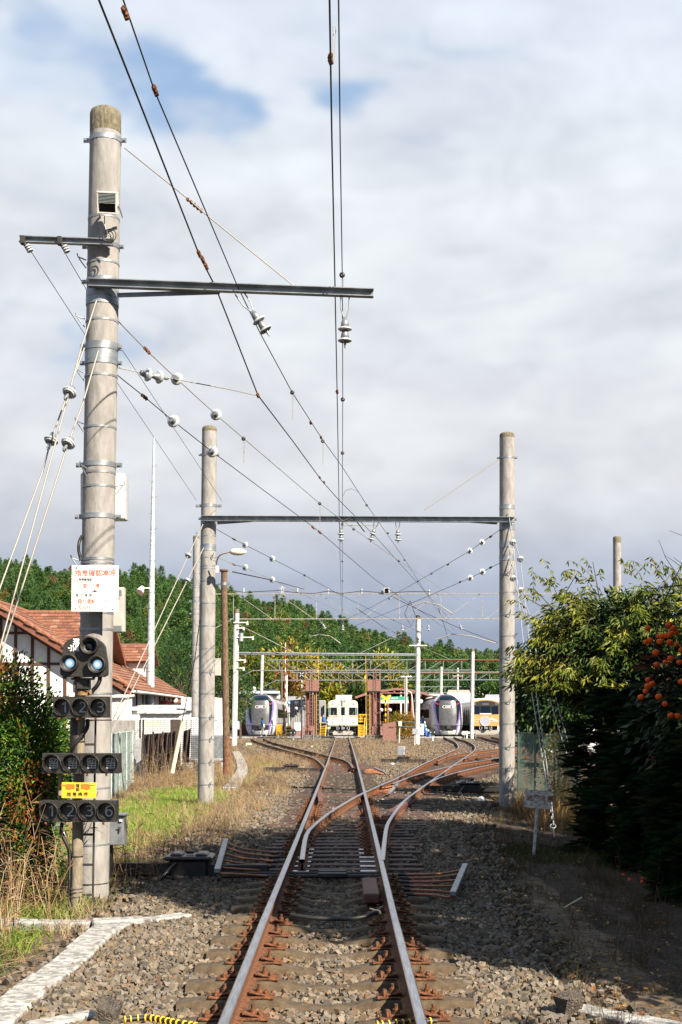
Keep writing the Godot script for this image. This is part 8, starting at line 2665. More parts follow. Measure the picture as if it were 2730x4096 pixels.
# ------------------------------------------------------------------ people
# bones: [from, to, radius, radius, colour]; meshed as one skin by surface nets
func body_mesh(bones: Array, cell: float, k := 0.02) -> ArrayMesh:
	var lo := Vector3.ONE * 1e9; var hi := -lo
	for q in bones:
		for p in [q[0], q[1]]:
			var r: float = maxf(q[2], q[3]) + cell * 2
			lo = lo.min(p - Vector3.ONE * r); hi = hi.max(p + Vector3.ONE * r)
	var n := Vector3i(((hi - lo) / cell).ceil()) + Vector3i.ONE
	var f := PackedFloat32Array()
	f.resize(n.x * n.y * n.z)
	var idx := func(x: int, y: int, z: int) -> int: return (z * n.y + y) * n.x + x
	var field := func(p: Vector3) -> Array:
		var d := 1e9
		var best := 1e9
		var col := Color.WHITE
		for q in bones:
			var ab: Vector3 = q[1] - q[0]
			var t := clampf((p - q[0]).dot(ab) / maxf(ab.length_squared(), 1e-9), 0, 1)
			var e: float = p.distance_to(q[0] + ab * t) - lerpf(q[2], q[3], t)
			if e < best:
				best = e; col = q[4]
			var h := maxf(k - absf(d - e), 0.0) / k
			d = minf(d, e) - h * h * k * 0.25
		return [d, col]
	for z in n.z:
		for y in n.y:
			for x in n.x:
				f[idx.call(x, y, z)] = field.call(lo + Vector3(x, y, z) * cell)[0]
	var vert := {}
	for z in n.z - 1:
		for y in n.y - 1:
			for x in n.x - 1:
				var sum := Vector3.ZERO
				var c := 0
				var neg_ := 0
				for i in 8:
					if f[idx.call(x + (i & 1), y + (i >> 1 & 1), z + (i >> 2 & 1))] < 0: neg_ += 1
				if neg_ == 0 or neg_ == 8: continue
				for e in [[0, 1], [2, 3], [4, 5], [6, 7], [0, 2], [1, 3], [4, 6], [5, 7], [0, 4], [1, 5], [2, 6], [3, 7]]:
					var a: int = e[0]; var b: int = e[1]
					var va: float = f[idx.call(x + (a & 1), y + (a >> 1 & 1), z + (a >> 2 & 1))]
					var vb: float = f[idx.call(x + (b & 1), y + (b >> 1 & 1), z + (b >> 2 & 1))]
					if (va < 0) != (vb < 0):
						var pa := Vector3(a & 1, a >> 1 & 1, a >> 2 & 1); var pb := Vector3(b & 1, b >> 1 & 1, b >> 2 & 1)
						sum += pa.lerp(pb, va / (va - vb)); c += 1
				var p := lo + (Vector3(x, y, z) + sum / c) * cell
				vert[Vector3i(x, y, z)] = [p, field.call(p)[1]]
	var m := MB.new()
	m.smooth()
	for v in vert:
		for ax in 3:
			var u := Vector3i.ZERO; u[ax] = 1
			var s := Vector3i.ZERO; s[(ax + 1) % 3] = 1
			var w := Vector3i.ZERO; w[(ax + 2) % 3] = 1
			var e: Vector3i = v + u
			if e.x >= n.x or e.y >= n.y or e.z >= n.z: continue
			var fa: float = f[idx.call(v.x, v.y, v.z)]; var fb: float = f[idx.call(e.x, e.y, e.z)]
			if (fa < 0) == (fb < 0): continue
			var q := [v, v - s, v - s - w, v - w]
			var ok := true
			for c in q:
				if not vert.has(c): ok = false
			if not ok: continue
			if fa >= 0: q.reverse()
			for t in [[0, 2, 1], [0, 3, 2]]:
				for i in t:
					m.color(vert[q[i]][1]); m.st.add_vertex(vert[q[i]][0])
	return m.mesh()
func people():
	var skin := Color(0.50, 0.30, 0.21); var hair := Color(0.035, 0.016, 0.01)
	M("skin_dummy", Color(0.5, 0.3, 0.2))
	var m := StandardMaterial3D.new()
	m.vertex_color_use_as_albedo = true
	m.roughness = 0.85
	var V := func(x: float, y: float, z: float) -> Vector3: return Vector3(x, y, z)
	# 1: walking to the left, looking at a phone
	var blue := Color(0.02, 0.10, 0.24); var grey := Color(0.36, 0.35, 0.34); var shoe := Color(0.6, 0.6, 0.6)
	var p1 := [
		[V.call(0, 1.50, 0), V.call(-0.02, 1.54, 0), 0.05, 0.05, skin], [V.call(-0.055, 1.545, 0), V.call(-0.035, 1.62, 0), 0.065, 0.082, skin],
		[V.call(0.0, 1.60, 0), V.call(-0.015, 1.66, 0), 0.098, 0.09, hair], [V.call(0.03, 1.56, 0), V.call(0.02, 1.62, 0), 0.07, 0.085, hair], [V.call(-0.12, 1.58, 0), V.call(-0.125, 1.575, 0), 0.016, 0.012, skin],
		[V.call(0.02, 1.38, 0.07), V.call(0.02, 1.38, -0.07), 0.12, 0.12, blue], [V.call(0.02, 1.36, 0), V.call(0.03, 1.02, 0), 0.145, 0.135, blue], [V.call(0.03, 1.02, 0.03), V.call(0.03, 0.86, 0), 0.135, 0.14, blue],
		[V.call(0.02, 1.40, 0.16), V.call(0.05, 1.16, 0.19), 0.058, 0.05, blue], [V.call(0.05, 1.16, 0.19), V.call(-0.17, 1.15, 0.12), 0.047, 0.036, blue], [V.call(-0.17, 1.15, 0.12), V.call(-0.26, 1.19, 0.07), 0.032, 0.03, skin],
		[V.call(0.02, 1.40, -0.16), V.call(0.04, 1.16, -0.18), 0.058, 0.05, blue], [V.call(0.04, 1.16, -0.18), V.call(-0.16, 1.14, -0.08), 0.047, 0.036, blue], [V.call(-0.16, 1.14, -0.08), V.call(-0.25, 1.18, 0.0), 0.032, 0.03, skin],
		[V.call(0.03, 0.86, 0.07), V.call(-0.01, 0.47, 0.08), 0.088, 0.064, grey], [V.call(-0.01, 0.47, 0.08), V.call(-0.06, 0.10, 0.08), 0.062, 0.05, grey], [V.call(-0.05, 0.045, 0.08), V.call(-0.19, 0.04, 0.08), 0.042, 0.034, shoe],
		[V.call(0.03, 0.86, -0.07), V.call(0.09, 0.47, -0.08), 0.088, 0.064, grey], [V.call(0.09, 0.47, -0.08), V.call(0.36, 0.17, -0.08), 0.062, 0.05, grey], [V.call(0.37, 0.15, -0.08), V.call(0.34, 0.03, -0.08), 0.04, 0.034, shoe]]
	var pos := at(1050, 2945, 118.6) * Vector3(1, 0, 1) + Vector3(0, -0.045, 0)
	var a := thing("person", "person in a blue top and grey trousers walking left, looking at a phone", "person", pos)
	var o := MeshInstance3D.new()
	o.mesh = body_mesh(p1, 0.022); o.material_override = m; o.name = "body"
	a.add_child(o)
	var b := MB.new()
	b.box(Vector3(-0.29, 1.21, 0.04), Vector3(0.02, 0.13, 0.07), Basis(Vector3.BACK, 0.5), 0.004)
	var ph := MeshInstance3D.new()
	ph.mesh = b.mesh(); ph.material_override = mats.black; ph.name = numbered("phone")
	add_child(ph); ph.position = pos
	tag(ph, "dark phone held up by the walking person", "phone")
	b = MB.new()
	b.box(Vector3(0.15, 1.0, 0.02), Vector3(0.14, 0.34, 0.24), Basis(Vector3.BACK, 0.08), 0.05)
	var bg := MeshInstance3D.new()
	bg.mesh = b.mesh(); bg.material_override = mats.beige; bg.name = numbered("backpack")
	add_child(bg); bg.position = pos
	tag(bg, "pale bag on the back of the walking person", "bag")
	# 2: standing in profile, taking a picture of the railcar
	var coat := Color(0.58, 0.54, 0.44); var jean := Color(0.06, 0.11, 0.15); var cap := Color(0.40, 0.24, 0.14)
	var p2 := [
		[V.call(0, 1.50, 0), V.call(0.02, 1.54, 0), 0.055, 0.055, skin], [V.call(0.05, 1.545, 0), V.call(0.035, 1.62, 0), 0.066, 0.082, skin],
		[V.call(-0.01, 1.64, 0), V.call(0.02, 1.675, 0), 0.10, 0.088, cap], [V.call(0.06, 1.655, 0), V.call(0.14, 1.645, 0), 0.05, 0.02, cap], [V.call(-0.05, 1.57, 0), V.call(-0.03, 1.6, 0), 0.06, 0.07, hair], [V.call(0.12, 1.58, 0), V.call(0.125, 1.575, 0), 0.016, 0.012, skin],
		[V.call(0, 1.38, 0.09), V.call(0, 1.38, -0.09), 0.14, 0.14, coat], [V.call(-0.01, 1.36, 0), V.call(0.0, 1.0, 0), 0.18, 0.19, coat], [V.call(0, 1.0, 0.06), V.call(0.02, 0.78, 0.02), 0.18, 0.20, coat], [V.call(0, 1.0, -0.06), V.call(0.02, 0.78, -0.04), 0.18, 0.19, coat],
		[V.call(0, 1.40, 0.18), V.call(0.10, 1.22, 0.22), 0.075, 0.068, coat], [V.call(0.10, 1.22, 0.22), V.call(0.30, 1.40, 0.10), 0.062, 0.048, coat], [V.call(0.30, 1.40, 0.10), V.call(0.34, 1.48, 0.05), 0.036, 0.032, skin],
		[V.call(0, 1.40, -0.18), V.call(0.12, 1.22, -0.185), 0.075, 0.068, coat], [V.call(0.12, 1.22, -0.185), V.call(0.30, 1.38, -0.08), 0.062, 0.048, coat], [V.call(0.30, 1.38, -0.08), V.call(0.34, 1.46, -0.02), 0.036, 0.032, skin],
		[V.call(0.0, 0.82, 0.08), V.call(0.02, 0.46, 0.09), 0.10, 0.078, jean], [V.call(0.02, 0.46, 0.09), V.call(-0.01, 0.1, 0.09), 0.075, 0.06, jean], [V.call(-0.02, 0.045, 0.09), V.call(0.15, 0.04, 0.10), 0.048, 0.038, Color(0.3, 0.28, 0.25)],
		[V.call(0.0, 0.82, -0.08), V.call(-0.02, 0.46, -0.09), 0.10, 0.078, jean], [V.call(-0.02, 0.46, -0.09), V.call(-0.06, 0.1, -0.09), 0.075, 0.06, jean], [V.call(-0.06, 0.045, -0.09), V.call(0.10, 0.04, -0.10), 0.048, 0.038, Color(0.3, 0.28, 0.25)]]
	pos = at(1313, 2945, 118.5) * Vector3(1, 0, 1)
	a = thing("person", "person in a cap and pale jacket photographing the cream railcar", "person", pos)
	o = MeshInstance3D.new()
	o.mesh = body_mesh(p2, 0.024); o.material_override = m; o.name = "body"
	a.add_child(o)
	b = MB.new()
	b.box(Vector3(0.37, 1.52, 0.02), Vector3(0.04, 0.12, 0.08), Basis.IDENTITY, 0.01)
	ph = MeshInstance3D.new()
	ph.mesh = b.mesh(); ph.material_override = mats.black; ph.name = numbered("phone")
	add_child(ph); ph.position = pos
	tag(ph, "dark phone raised by the person in the pale jacket", "phone")
	b = MB.new()
	b.box(Vector3(0.08, 1.05, 0.25), Vector3(0.26, 0.34, 0.14), Basis(Vector3.BACK, 0.1), 0.05)
	bg = MeshInstance3D.new()
	bg.mesh = b.mesh(); bg.material_override = mats.off_white; bg.name = numbered("shoulder_bag")
	add_child(bg); bg.position = pos
	tag(bg, "white shoulder bag of the person in the pale jacket", "bag")

# ------------------------------------------------------------------ vegetation
func limb(b: MB, p: Vector3, q: Vector3, r0: float, r1: float, bend := 0.15):
	var m := p.lerp(q, 0.5) + Vector3(rng.randfn(), rng.randfn() * 0.5 + 0.4, rng.randfn()) * bend * p.distance_to(q)
	b.tube(curve([p, m, q], p.distance_to(q) / 5), r0, 6, r1)
func tree(called: String, label: String, base: Vector3, h: float, r: float, pal: Array, leaf: Vector2, clumps: int, per: int, droop := 0.2, trunk_r := 0.12, low := 0.45, group := "") -> Node3D:
	var t := thing(called, label, "tree" if not called.contains("bush") else "bush", base, group)
	var c := base + Vector3(0, h * (1 + low) * 0.5, 0)
	var rr := Vector3(r, h * (1 - low) * 0.5, r)
	var b := MB.new()
	b.cyl(base - Vector3(0, 0.3, 0), base + Vector3(0, h * 0.6, 0), trunk_r, trunk_r * 0.5, 8)
	for i in 7:
		var d := Vector3(rng.randfn(), rf(0.1, 1), rng.randfn()).normalized()
		limb(b, base + Vector3(0, h * rf(0.25, 0.55), 0), c + d * rr * 0.75, trunk_r * 0.45, trunk_r * 0.1)
	part(t, "trunk", mats.bark, b)
	b = MB.new()
	foliage(b, c, rr, clumps, per, leaf.x, leaf.y, pal, droop, 0.17)
	part(t, "crown", mats.leaf, b)
	return t
func blade_clump(sd: int, n: int, h: float, w: float, spread: float, lean: float) -> ArrayMesh:
	rng.seed = sd
	var b := MB.new()
	b.color(Color.WHITE)
	for i in n:
		var p := Vector3(rng.randfn() * spread, 0, rng.randfn() * spread)
		var d := Vector3(rng.randfn() * lean, 1, rng.randfn() * lean).normalized()
		var s := d.cross(Vector3(rng.randfn(), 0.1, rng.randfn())).normalized() * w
		var hh := h * rf(0.5, 1.2)
		var m := p + d * hh * 0.55
		var e := m + (d + Vector3(rng.randfn() * lean, -0.25, rng.randfn() * lean)).normalized() * hh * 0.5
		b.quad(p - s, p + s, m + s * 0.7, m - s * 0.7)
		b.tri(m - s * 0.7, m + s * 0.7, e)
	return b.mesh()
func stalk_mesh(sd: int, h: float) -> ArrayMesh:
	rng.seed = sd
	var b := MB.new()
	b.color(Color.WHITE)
	var pts := []
	var d := Vector3(rf(-0.35, 0.35), 1, rf(-0.3, 0.3))
	var p := Vector3.ZERO
	for i in 6:
		pts.append(p)
		p += d.normalized() * h / 5
		d += Vector3(rf(-0.16, 0.16), -0.05, rf(-0.16, 0.16))
	b.tube(pts, 0.006, 4, 0.002)
	for i in 7:
		var k := rf(0.25, 0.98)
		var q: Vector3 = pts[int(k * 5)]
		var e := Vector3(rng.randfn(), rf(-0.2, 0.9), rng.randfn()).normalized()
		if i < 4: b.tube([q, q + e * h * 0.1, q + e * h * 0.2 + Vector3(0, -0.03, 0)], 0.003, 3, 0.001)
		else: b.leaf(q, e, e.cross(Vector3.UP).normalized(), h * 0.13, 0.012)
	return b.mesh()
func scatter(called: String, label: String, kinds: Array, n: int, place: Callable, s0: float, s1: float, pal: Array):
	var xs := []; var cs := []
	for k in kinds.size():
		xs.append([]); cs.append([])
	for i in n:
		var p: Vector2 = place.call()
		if p.y <= 0: continue
		var k := rng.randi() % kinds.size()
		var s := rf(s0, s1)
		xs[k].append(Transform3D(Basis(Vector3.UP, rf(0, TAU)).scaled(Vector3(s, s * rf(0.7, 1.2), s)), Vector3(p.x, gh(p.x, p.y) - 0.01, -p.y)))
		var c: Color = pal[rng.randi() % pal.size()]
		var v := rf(0.7, 1.25)
		cs[k].append(Color(c.r * v, c.g * v, c.b * v))
	for k in kinds.size():
		if xs[k].size(): multi(called, kinds[k], mats.grass_leaf, xs[k], cs[k], label)
func plants():
	# ---- grasses
	var dry := [blade_clump(61, 22, 0.30, 0.0035, 0.10, 0.55), blade_clump(62, 18, 0.22, 0.004, 0.12, 0.9), blade_clump(63, 26, 0.42, 0.003, 0.10, 0.4)]
	var low := [blade_clump(64, 30, 0.13, 0.005, 0.12, 0.5), blade_clump(65, 30, 0.10, 0.005, 0.12, 0.7)]
	rng.seed = 910
	var green_at := [Vector2(-4.3, 34), Vector2(-4.2, 28.5), Vector2(-3.5, 23.5), Vector2(-3.7, 31), Vector2(-4.7, 25)]
	var straw := [Color(0.31, 0.215, 0.115), Color(0.25, 0.165, 0.085), Color(0.36, 0.27, 0.16), Color(0.19, 0.11, 0.055), Color(0.30, 0.23, 0.135)]
	var lime := [Color(0.15, 0.27, 0.02), Color(0.20, 0.32, 0.03), Color(0.10, 0.22, 0.02), Color(0.24, 0.33, 0.06)]
	scatter("dry_grass", "dry straw coloured grass left of the tracks", dry, 4200, func():
		var z := 6.5 + pow(rng.randf(), 1.4) * 60.0
		var x := bed_left(z) - rf(-0.25, 1.0) * (1.2 + z * 0.09)
		if z < 20 and (x > -2.45 or rng.randf() < 0.75): return Vector2.ZERO
		for c in green_at:
			if absf(x - c.x) < 0.9 and absf(z - c.y) < 2.6 and rng.randf() < 0.6: return Vector2.ZERO
		return Vector2(x, z), 0.5, 1.15, straw)
	scatter("dry_grass", "dry straw coloured grass round the far turnouts", dry, 2600, func():
		var z := rf(50, 117)
		return Vector2(rf(-9.5, 6.5), z) if rng.randf() < 0.75 else Vector2(rf(0.9, 4.5), z), 0.5, 1.1, straw)
	scatter("green_grass", "bright green grass patches left of the tracks", low, 3000, func():
		var k := rng.randi() % 5
		var c: Vector2 = green_at[k]
		return c + Vector2(rng.randfn() * 0.55, rng.randfn() * 1.7), 0.6, 1.3, lime + [Color(0.30, 0.27, 0.10)])
	scatter("green_grass", "thin green grass by the wooden pole and the fence", low, 700, func(): return Vector2(rf(-5.2, -2.6), rf(36, 60)), 0.6, 1.2, lime + straw)
	scatter("green_grass", "dull green grass by the signal post", low, 700, func(): return Vector2(rf(-4.2, -2.75), rf(10.0, 18)), 0.8, 1.5, [Color(0.09, 0.15, 0.02), Color(0.14, 0.19, 0.03)])
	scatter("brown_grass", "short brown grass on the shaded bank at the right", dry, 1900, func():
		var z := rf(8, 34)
		return Vector2(bed_right(minf(z, 17)) + rf(-0.6, 1.0) * 2.2 + 1.2, z) if z < 26 else Vector2(rf(3.3, 6.0), z), 0.25, 0.7, [Color(0.10, 0.058, 0.03), Color(0.075, 0.042, 0.02), Color(0.14, 0.09, 0.045), Color(0.05, 0.05, 0.016)])  # grass colours darkened as well, for the shade on this bank
	scatter("green_grass", "dull green strip of grass beside the rusty board", low, 300, func(): return Vector2(rf(2.3, 4.3), rf(18.0, 20.8)), 0.6, 1.1, [Color(0.035, 0.065, 0.012), Color(0.06, 0.08, 0.018), Color(0.09, 0.06, 0.03)])
	scatter("dry_grass", "tawny weeds below the green chain link fence", dry, 420, func(): return Vector2(rf(3.9, 5.4), rf(24, 31)), 0.8, 1.7, [Color(0.36, 0.22, 0.09), Color(0.42, 0.28, 0.12), Color(0.24, 0.15, 0.06)])
	var stalks := [stalk_mesh(71, 0.9), stalk_mesh(72, 1.15), stalk_mesh(73, 0.7), stalk_mesh(74, 1.0)]
	rng.seed = 911
	scatter("dry_stalks", "tall brittle stalks in front of the bush and the green net", stalks, 230, func(): return Vector2(-2.75 - pow(rng.randf(), 0.8) * 1.5, rf(11.3, 18.0)), 0.6, 1.25, [Color(0.36, 0.24, 0.13), Color(0.28, 0.17, 0.09), Color(0.42, 0.33, 0.22), Color(0.20, 0.11, 0.06)])
	scatter("dry_stalks", "brown twigs round the large point machine", stalks, 90, func(): return Vector2(rf(-2.75, -1.9), rf(14.8, 20)), 0.4, 0.8, [Color(0.22, 0.13, 0.08), Color(0.30, 0.19, 0.11)])
	scatter("dry_stalks", "tall dry stems before the dark screens", stalks, 120, func(): return Vector2(rf(-6.2, -4.3), rf(36, 43)), 0.7, 1.3, straw)
	scatter("dry_stalks", "thin dry stems on the right bank", stalks, 60, func(): return Vector2(rf(2.4, 5.0), rf(10, 26)), 0.25, 0.6, [Color(0.24, 0.15, 0.08), Color(0.16, 0.09, 0.05)])
	# matted straw lying in front of the posts
	var mat := MB.new()
	rng.seed = 912
	for i in 1500:
		var z := rf(7.5, 15.5)
		var x := -2.45 - (z - 7.5) * 0.06 - pow(rng.randf(), 0.9) * 1.9
		if z < 11 and x > -1.9 - (z - 6) * 0.16: continue
		mat.color(straw[i % 5] * rf(0.6, 1.1))
		var p := Vector3(x, gh(x, z) + rf(0.01, 0.09), -z)
		var d := Vector3(rng.randfn(), rng.randfn() * 0.15, rng.randfn()).normalized()
		mat.tube([p, p + d * rf(0.1, 0.2), p + d * rf(0.25, 0.5) + Vector3(0, rf(-0.03, 0.05), 0)], 0.003, 3, 0.001)
	single("matted_straw", "matted straw lying round the concrete troughs on the left", "", mats.grass_leaf, mat).set_meta("kind", "stuff")
	# ---- bush on the left
	rng.seed = 920
	var green := [Color(0.03, 0.085, 0.014), Color(0.055, 0.13, 0.018), Color(0.10, 0.18, 0.022), Color(0.02, 0.055, 0.012)]
	var red := [Color(0.26, 0.055, 0.015), Color(0.34, 0.12, 0.02), Color(0.16, 0.05, 0.015), Color(0.12, 0.14, 0.02)]
	var t := thing("bush", "dense green bush with red leaves behind the signal post on the left", "bush", Vector3(-4.1, GR, -15.6))
	var b := MB.new()
	for i in 22: limb(b, Vector3(-4.1 + rf(-0.3, 0.3), GR - 0.1, -15.6 + rf(-0.3, 0.3)), Vector3(-4.0 + rf(-0.8, 0.75), rf(0.8, 2.2), -15.5 + rf(-0.6, 0.6)), 0.018, 0.004)
	part(t, "branches", mats.bark, b)
	b = MB.new()
	foliage(b, Vector3(-4.25, 1.15, -15.7), Vector3(0.95, 1.25, 0.75), 620, 30, 0.07, 0.028, green, 0.1, 0.12)
	foliage(b, Vector3(-3.72, 1.15, -15.5), Vector3(0.48, 0.72, 0.5), 220, 28, 0.068, 0.027, green + [Color(0.16, 0.2, 0.02)], 0.1, 0.15)
	foliage(b, Vector3(-3.95, 0.25, -15.4), Vector3(0.6, 0.75, 0.5), 210, 28, 0.066, 0.027, green, 0.1, 0.15)
	part(t, "foliage", mats.leaf, b)
	b = MB.new()
	foliage(b, Vector3(-4.15, 2.1, -15.5), Vector3(0.5, 0.3, 0.5), 40, 22, 0.06, 0.016, red, -0.2, 0.2)
	foliage(b, Vector3(-3.62, 0.82, -15.1), Vector3(0.26, 0.32, 0.3), 30, 24, 0.06, 0.018, red, 0.1, 0.2)
	foliage(b, Vector3(-3.75, -0.05, -14.9), Vector3(0.4, 0.5, 0.3), 40, 16, 0.05, 0.022, [Color(0.36, 0.16, 0.02), Color(0.30, 0.24, 0.03), Color(0.12, 0.14, 0.02), Color(0.24, 0.09, 0.02)], 0.1, 0.25)
	part(t, "red_leaves", mats.leaf, b)
	b = MB.new()
	for i in 60:
		var a := rf(-4.9, -3.45)
		var p := Vector3(a, 2.2 - absf(a + 4.3) * 0.9 + rf(-0.25, 0.0), -15.5 + rf(-0.4, 0.4))
		var d := Vector3(rf(-0.5, 0.5), 1, rf(-0.4, 0.4)).normalized()
		b.color(Color(0.12, 0.07, 0.02))
		b.tube([p, p + d * 0.12, p + d * 0.26], 0.003, 3, 0.001)
		for k in 6:
			b.color([red[1], green[2], Color(0.2, 0.16, 0.03)][k % 3])
			var e := (d + Vector3(rng.randfn(), 0.2, rng.randfn()) * 0.7).normalized()
			b.leaf(p + d * (0.08 + k * 0.035), e, e.cross(Vector3(0.3, 0.2, 1)).normalized(), 0.055, 0.013)
	part(t, "sprigs", mats.leaf, b)
	# ---- big tree on the right with long drooping leaves
	rng.seed = 930
	t = thing("broadleaf_tree", "tall tree with long drooping yellow green leaves behind the right concrete pole", "tree", Vector3(5.4, GR, -27.0))
	b = MB.new()
	var root := Vector3(5.4, GR - 0.2, -27.0)
	b.tube(curve([root, root + Vector3(-0.1, 1.0, 0.2), root + Vector3(0.1, 2.2, 0.4), root + Vector3(0.2, 3.4, 0.9)], 0.3), 0.13, 8, 0.05)
	for i in 26: limb(b, root + Vector3(rf(-0.1, 0.2), rf(1.0, 3.2), rf(0.2, 0.8)), Vector3(5.4 + rf(-2.2, 2.6), rf(2.2, 4.8), -25.2 + rf(-1.6, 1.8)), 0.035, 0.006)
	part(t, "trunk", mats.bark, b)
	b = MB.new()
	var yg := [Color(0.20, 0.21, 0.025), Color(0.12, 0.16, 0.02), Color(0.06, 0.10, 0.015), Color(0.25, 0.23, 0.035), Color(0.04, 0.072, 0.012)]
	foliage(b, Vector3(5.7, 3.0, -25.2), Vector3(1.8, 1.05, 1.5), 400, 26, 0.17, 0.05, [Color(0.018, 0.042, 0.010), Color(0.030, 0.062, 0.012), Color(0.012, 0.026, 0.008)], 0.7, 0.12)  # inner leaves coloured darker, standing for the shade inside the crown
	foliage(b, Vector3(7.4, 2.7, -25.0), Vector3(1.8, 1.7, 1.7), 220, 26, 0.18, 0.05, yg, 0.7, 0.12)
	for i in 260:
		var end := Vector3(5.35, 2.85, -25.2)
		var u := Vector3(rng.randfn(), rng.randfn() * 0.9 + 0.25, rng.randfn() + 0.4).normalized()
		end += u * Vector3(2.15, 1.65, 1.9) * rf(0.8, 1.06)
		if end.x < 4.9: end.y = maxf(end.y, 2.35)
		if i % 5 == 1: end = Vector3(6.4, 3.1, -24.9) + u * Vector3(1.5, 1.25, 1.5)
		if i % 7 == 0: end = Vector3(3.55 + rf(-0.35, 0.7), rf(2.35, 2.9), -24.6 + rf(-0.7, 0.7))
		if i % 11 == 0: end = Vector3(3.9 + rf(-0.3, 0.5), rf(3.1, 3.9), -24.8 + rf(-0.6, 0.6))
		var from := Vector3(5.4, lerpf(1.6, 3.2, rng.randf()), -26.0).lerp(end, 0.35)
		var arc := curve([from, from.lerp(end, 0.55) + Vector3(0, 0.22, 0), end], 0.12)
		b.color(Color(0.05, 0.035, 0.02))
		b.tube(arc, 0.012, 4, 0.003)
		var tone := rf(0.75, 1.25)
		var hue: Color = yg[rng.randi() % 5]
		var n := arc.size()
		for k in 62:
			var at_k := pow(rng.randf(), 0.7)
			var q: Vector3 = arc[mini(n - 1, int(at_k * n))]
			var way: Vector3 = (arc[-1] - arc[0]).normalized()
			var off := way.cross(Vector3.UP).normalized() * rng.randfn()
			q += off * 0.10 * rf(0, 1) + Vector3(0, rf(-0.10, 0.05), 0)
			var dd := (way * 0.45 + off * 0.5 + Vector3(0, rf(-1.0, -0.25), 0)).normalized()
			var c: Color = hue.lerp(yg[rng.randi() % 5], 0.35) * tone * rf(0.8, 1.2)
			b.color(Color(c.r, c.g, c.b))
			b.leaf(q, dd, dd.cross(Vector3(rng.randfn(), 0.2, rng.randfn())).normalized(), rf(0.10, 0.19), rf(0.028, 0.045))
	part(t, "crown", mats.leaf, b)
	b = MB.new()
	for i in 34:
		var p := Vector3(5.4 + rf(-1.9, 2.0), 0, -25.0 + rf(-1.0, 1.2))
		p.y = 3.15 + 1.4 * sqrt(maxf(0.05, 1 - pow((p.x - 5.3) / 2.1, 2)))
		var d := Vector3(rf(-0.7, 0.4), rf(0.6, 1.1), rf(-0.3, 0.3)).normalized()
		var l := rf(0.3, 0.85)
		var pts := []
		for k in 6: pts.append(p + d * l * k / 5.0 + Vector3(-0.02 * k, -0.035 * k * k * 0.25, 0))
		b.color(Color(0.10, 0.08, 0.02))
		b.tube(pts, 0.005, 3, 0.002)
		for k in 12:
			var q: Vector3 = pts[mini(5, k / 2)]
			var e := Vector3(rng.randfn() * 0.7, -0.8, rng.randfn() * 0.5).normalized()
			b.color(yg[k % 4])
			b.leaf(q, e, e.cross(Vector3(rng.randfn(), 0.1, 1)).normalized(), rf(0.09, 0.15), 0.032)
	part(t, "upper_sprays", mats.leaf, b)
	# glossy dark shrub behind the guy wires
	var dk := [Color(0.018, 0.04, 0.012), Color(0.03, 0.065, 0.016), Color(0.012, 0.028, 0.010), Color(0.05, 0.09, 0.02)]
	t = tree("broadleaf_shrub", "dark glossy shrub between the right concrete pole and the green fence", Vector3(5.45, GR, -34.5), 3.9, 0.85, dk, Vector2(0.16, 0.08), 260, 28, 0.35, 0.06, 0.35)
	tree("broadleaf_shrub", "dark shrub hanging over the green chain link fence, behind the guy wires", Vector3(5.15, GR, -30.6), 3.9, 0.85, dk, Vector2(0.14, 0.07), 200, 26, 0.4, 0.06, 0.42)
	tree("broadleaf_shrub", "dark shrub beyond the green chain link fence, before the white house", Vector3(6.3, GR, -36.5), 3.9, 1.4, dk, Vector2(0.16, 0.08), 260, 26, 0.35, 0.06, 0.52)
	# dark feathery conifers in the shade
	rng.seed = 940
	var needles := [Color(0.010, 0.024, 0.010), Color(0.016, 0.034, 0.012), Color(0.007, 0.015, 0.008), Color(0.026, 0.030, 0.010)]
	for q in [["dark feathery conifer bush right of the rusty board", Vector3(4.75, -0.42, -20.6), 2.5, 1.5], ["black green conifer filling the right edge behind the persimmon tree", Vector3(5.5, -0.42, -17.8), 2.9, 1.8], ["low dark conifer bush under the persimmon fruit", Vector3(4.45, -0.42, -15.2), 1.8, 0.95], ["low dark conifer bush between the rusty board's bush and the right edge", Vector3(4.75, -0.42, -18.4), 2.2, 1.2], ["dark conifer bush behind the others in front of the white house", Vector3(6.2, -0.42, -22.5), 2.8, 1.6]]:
		t = thing("conifer_bush", q[0], "bush", q[1])
		b = MB.new()
		var base: Vector3 = q[1]
		b.cyl(base - Vector3(0, 0.2, 0), base + Vector3(0, q[2] * 0.8, 0), 0.07, 0.02, 7)
		part(t, "trunk", mats.bark, b)
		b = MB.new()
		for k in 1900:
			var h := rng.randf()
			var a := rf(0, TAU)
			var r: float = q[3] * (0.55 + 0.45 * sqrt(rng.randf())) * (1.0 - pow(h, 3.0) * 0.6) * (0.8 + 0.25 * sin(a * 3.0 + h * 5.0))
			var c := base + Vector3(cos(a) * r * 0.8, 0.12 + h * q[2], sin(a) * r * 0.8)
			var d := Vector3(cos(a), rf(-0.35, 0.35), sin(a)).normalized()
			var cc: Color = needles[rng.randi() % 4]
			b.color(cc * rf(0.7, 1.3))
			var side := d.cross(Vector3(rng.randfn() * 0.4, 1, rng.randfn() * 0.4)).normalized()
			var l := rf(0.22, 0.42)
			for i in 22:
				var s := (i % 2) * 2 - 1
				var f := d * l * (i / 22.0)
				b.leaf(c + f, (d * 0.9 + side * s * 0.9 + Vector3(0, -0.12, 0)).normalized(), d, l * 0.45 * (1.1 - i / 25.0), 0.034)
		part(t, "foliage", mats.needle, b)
	# persimmon tree
	rng.seed = 950
	t = thing("persimmon_tree", "persimmon tree hung with orange fruit at the right edge", "tree", Vector3(5.0, -0.42, -15.9))
	b = MB.new()
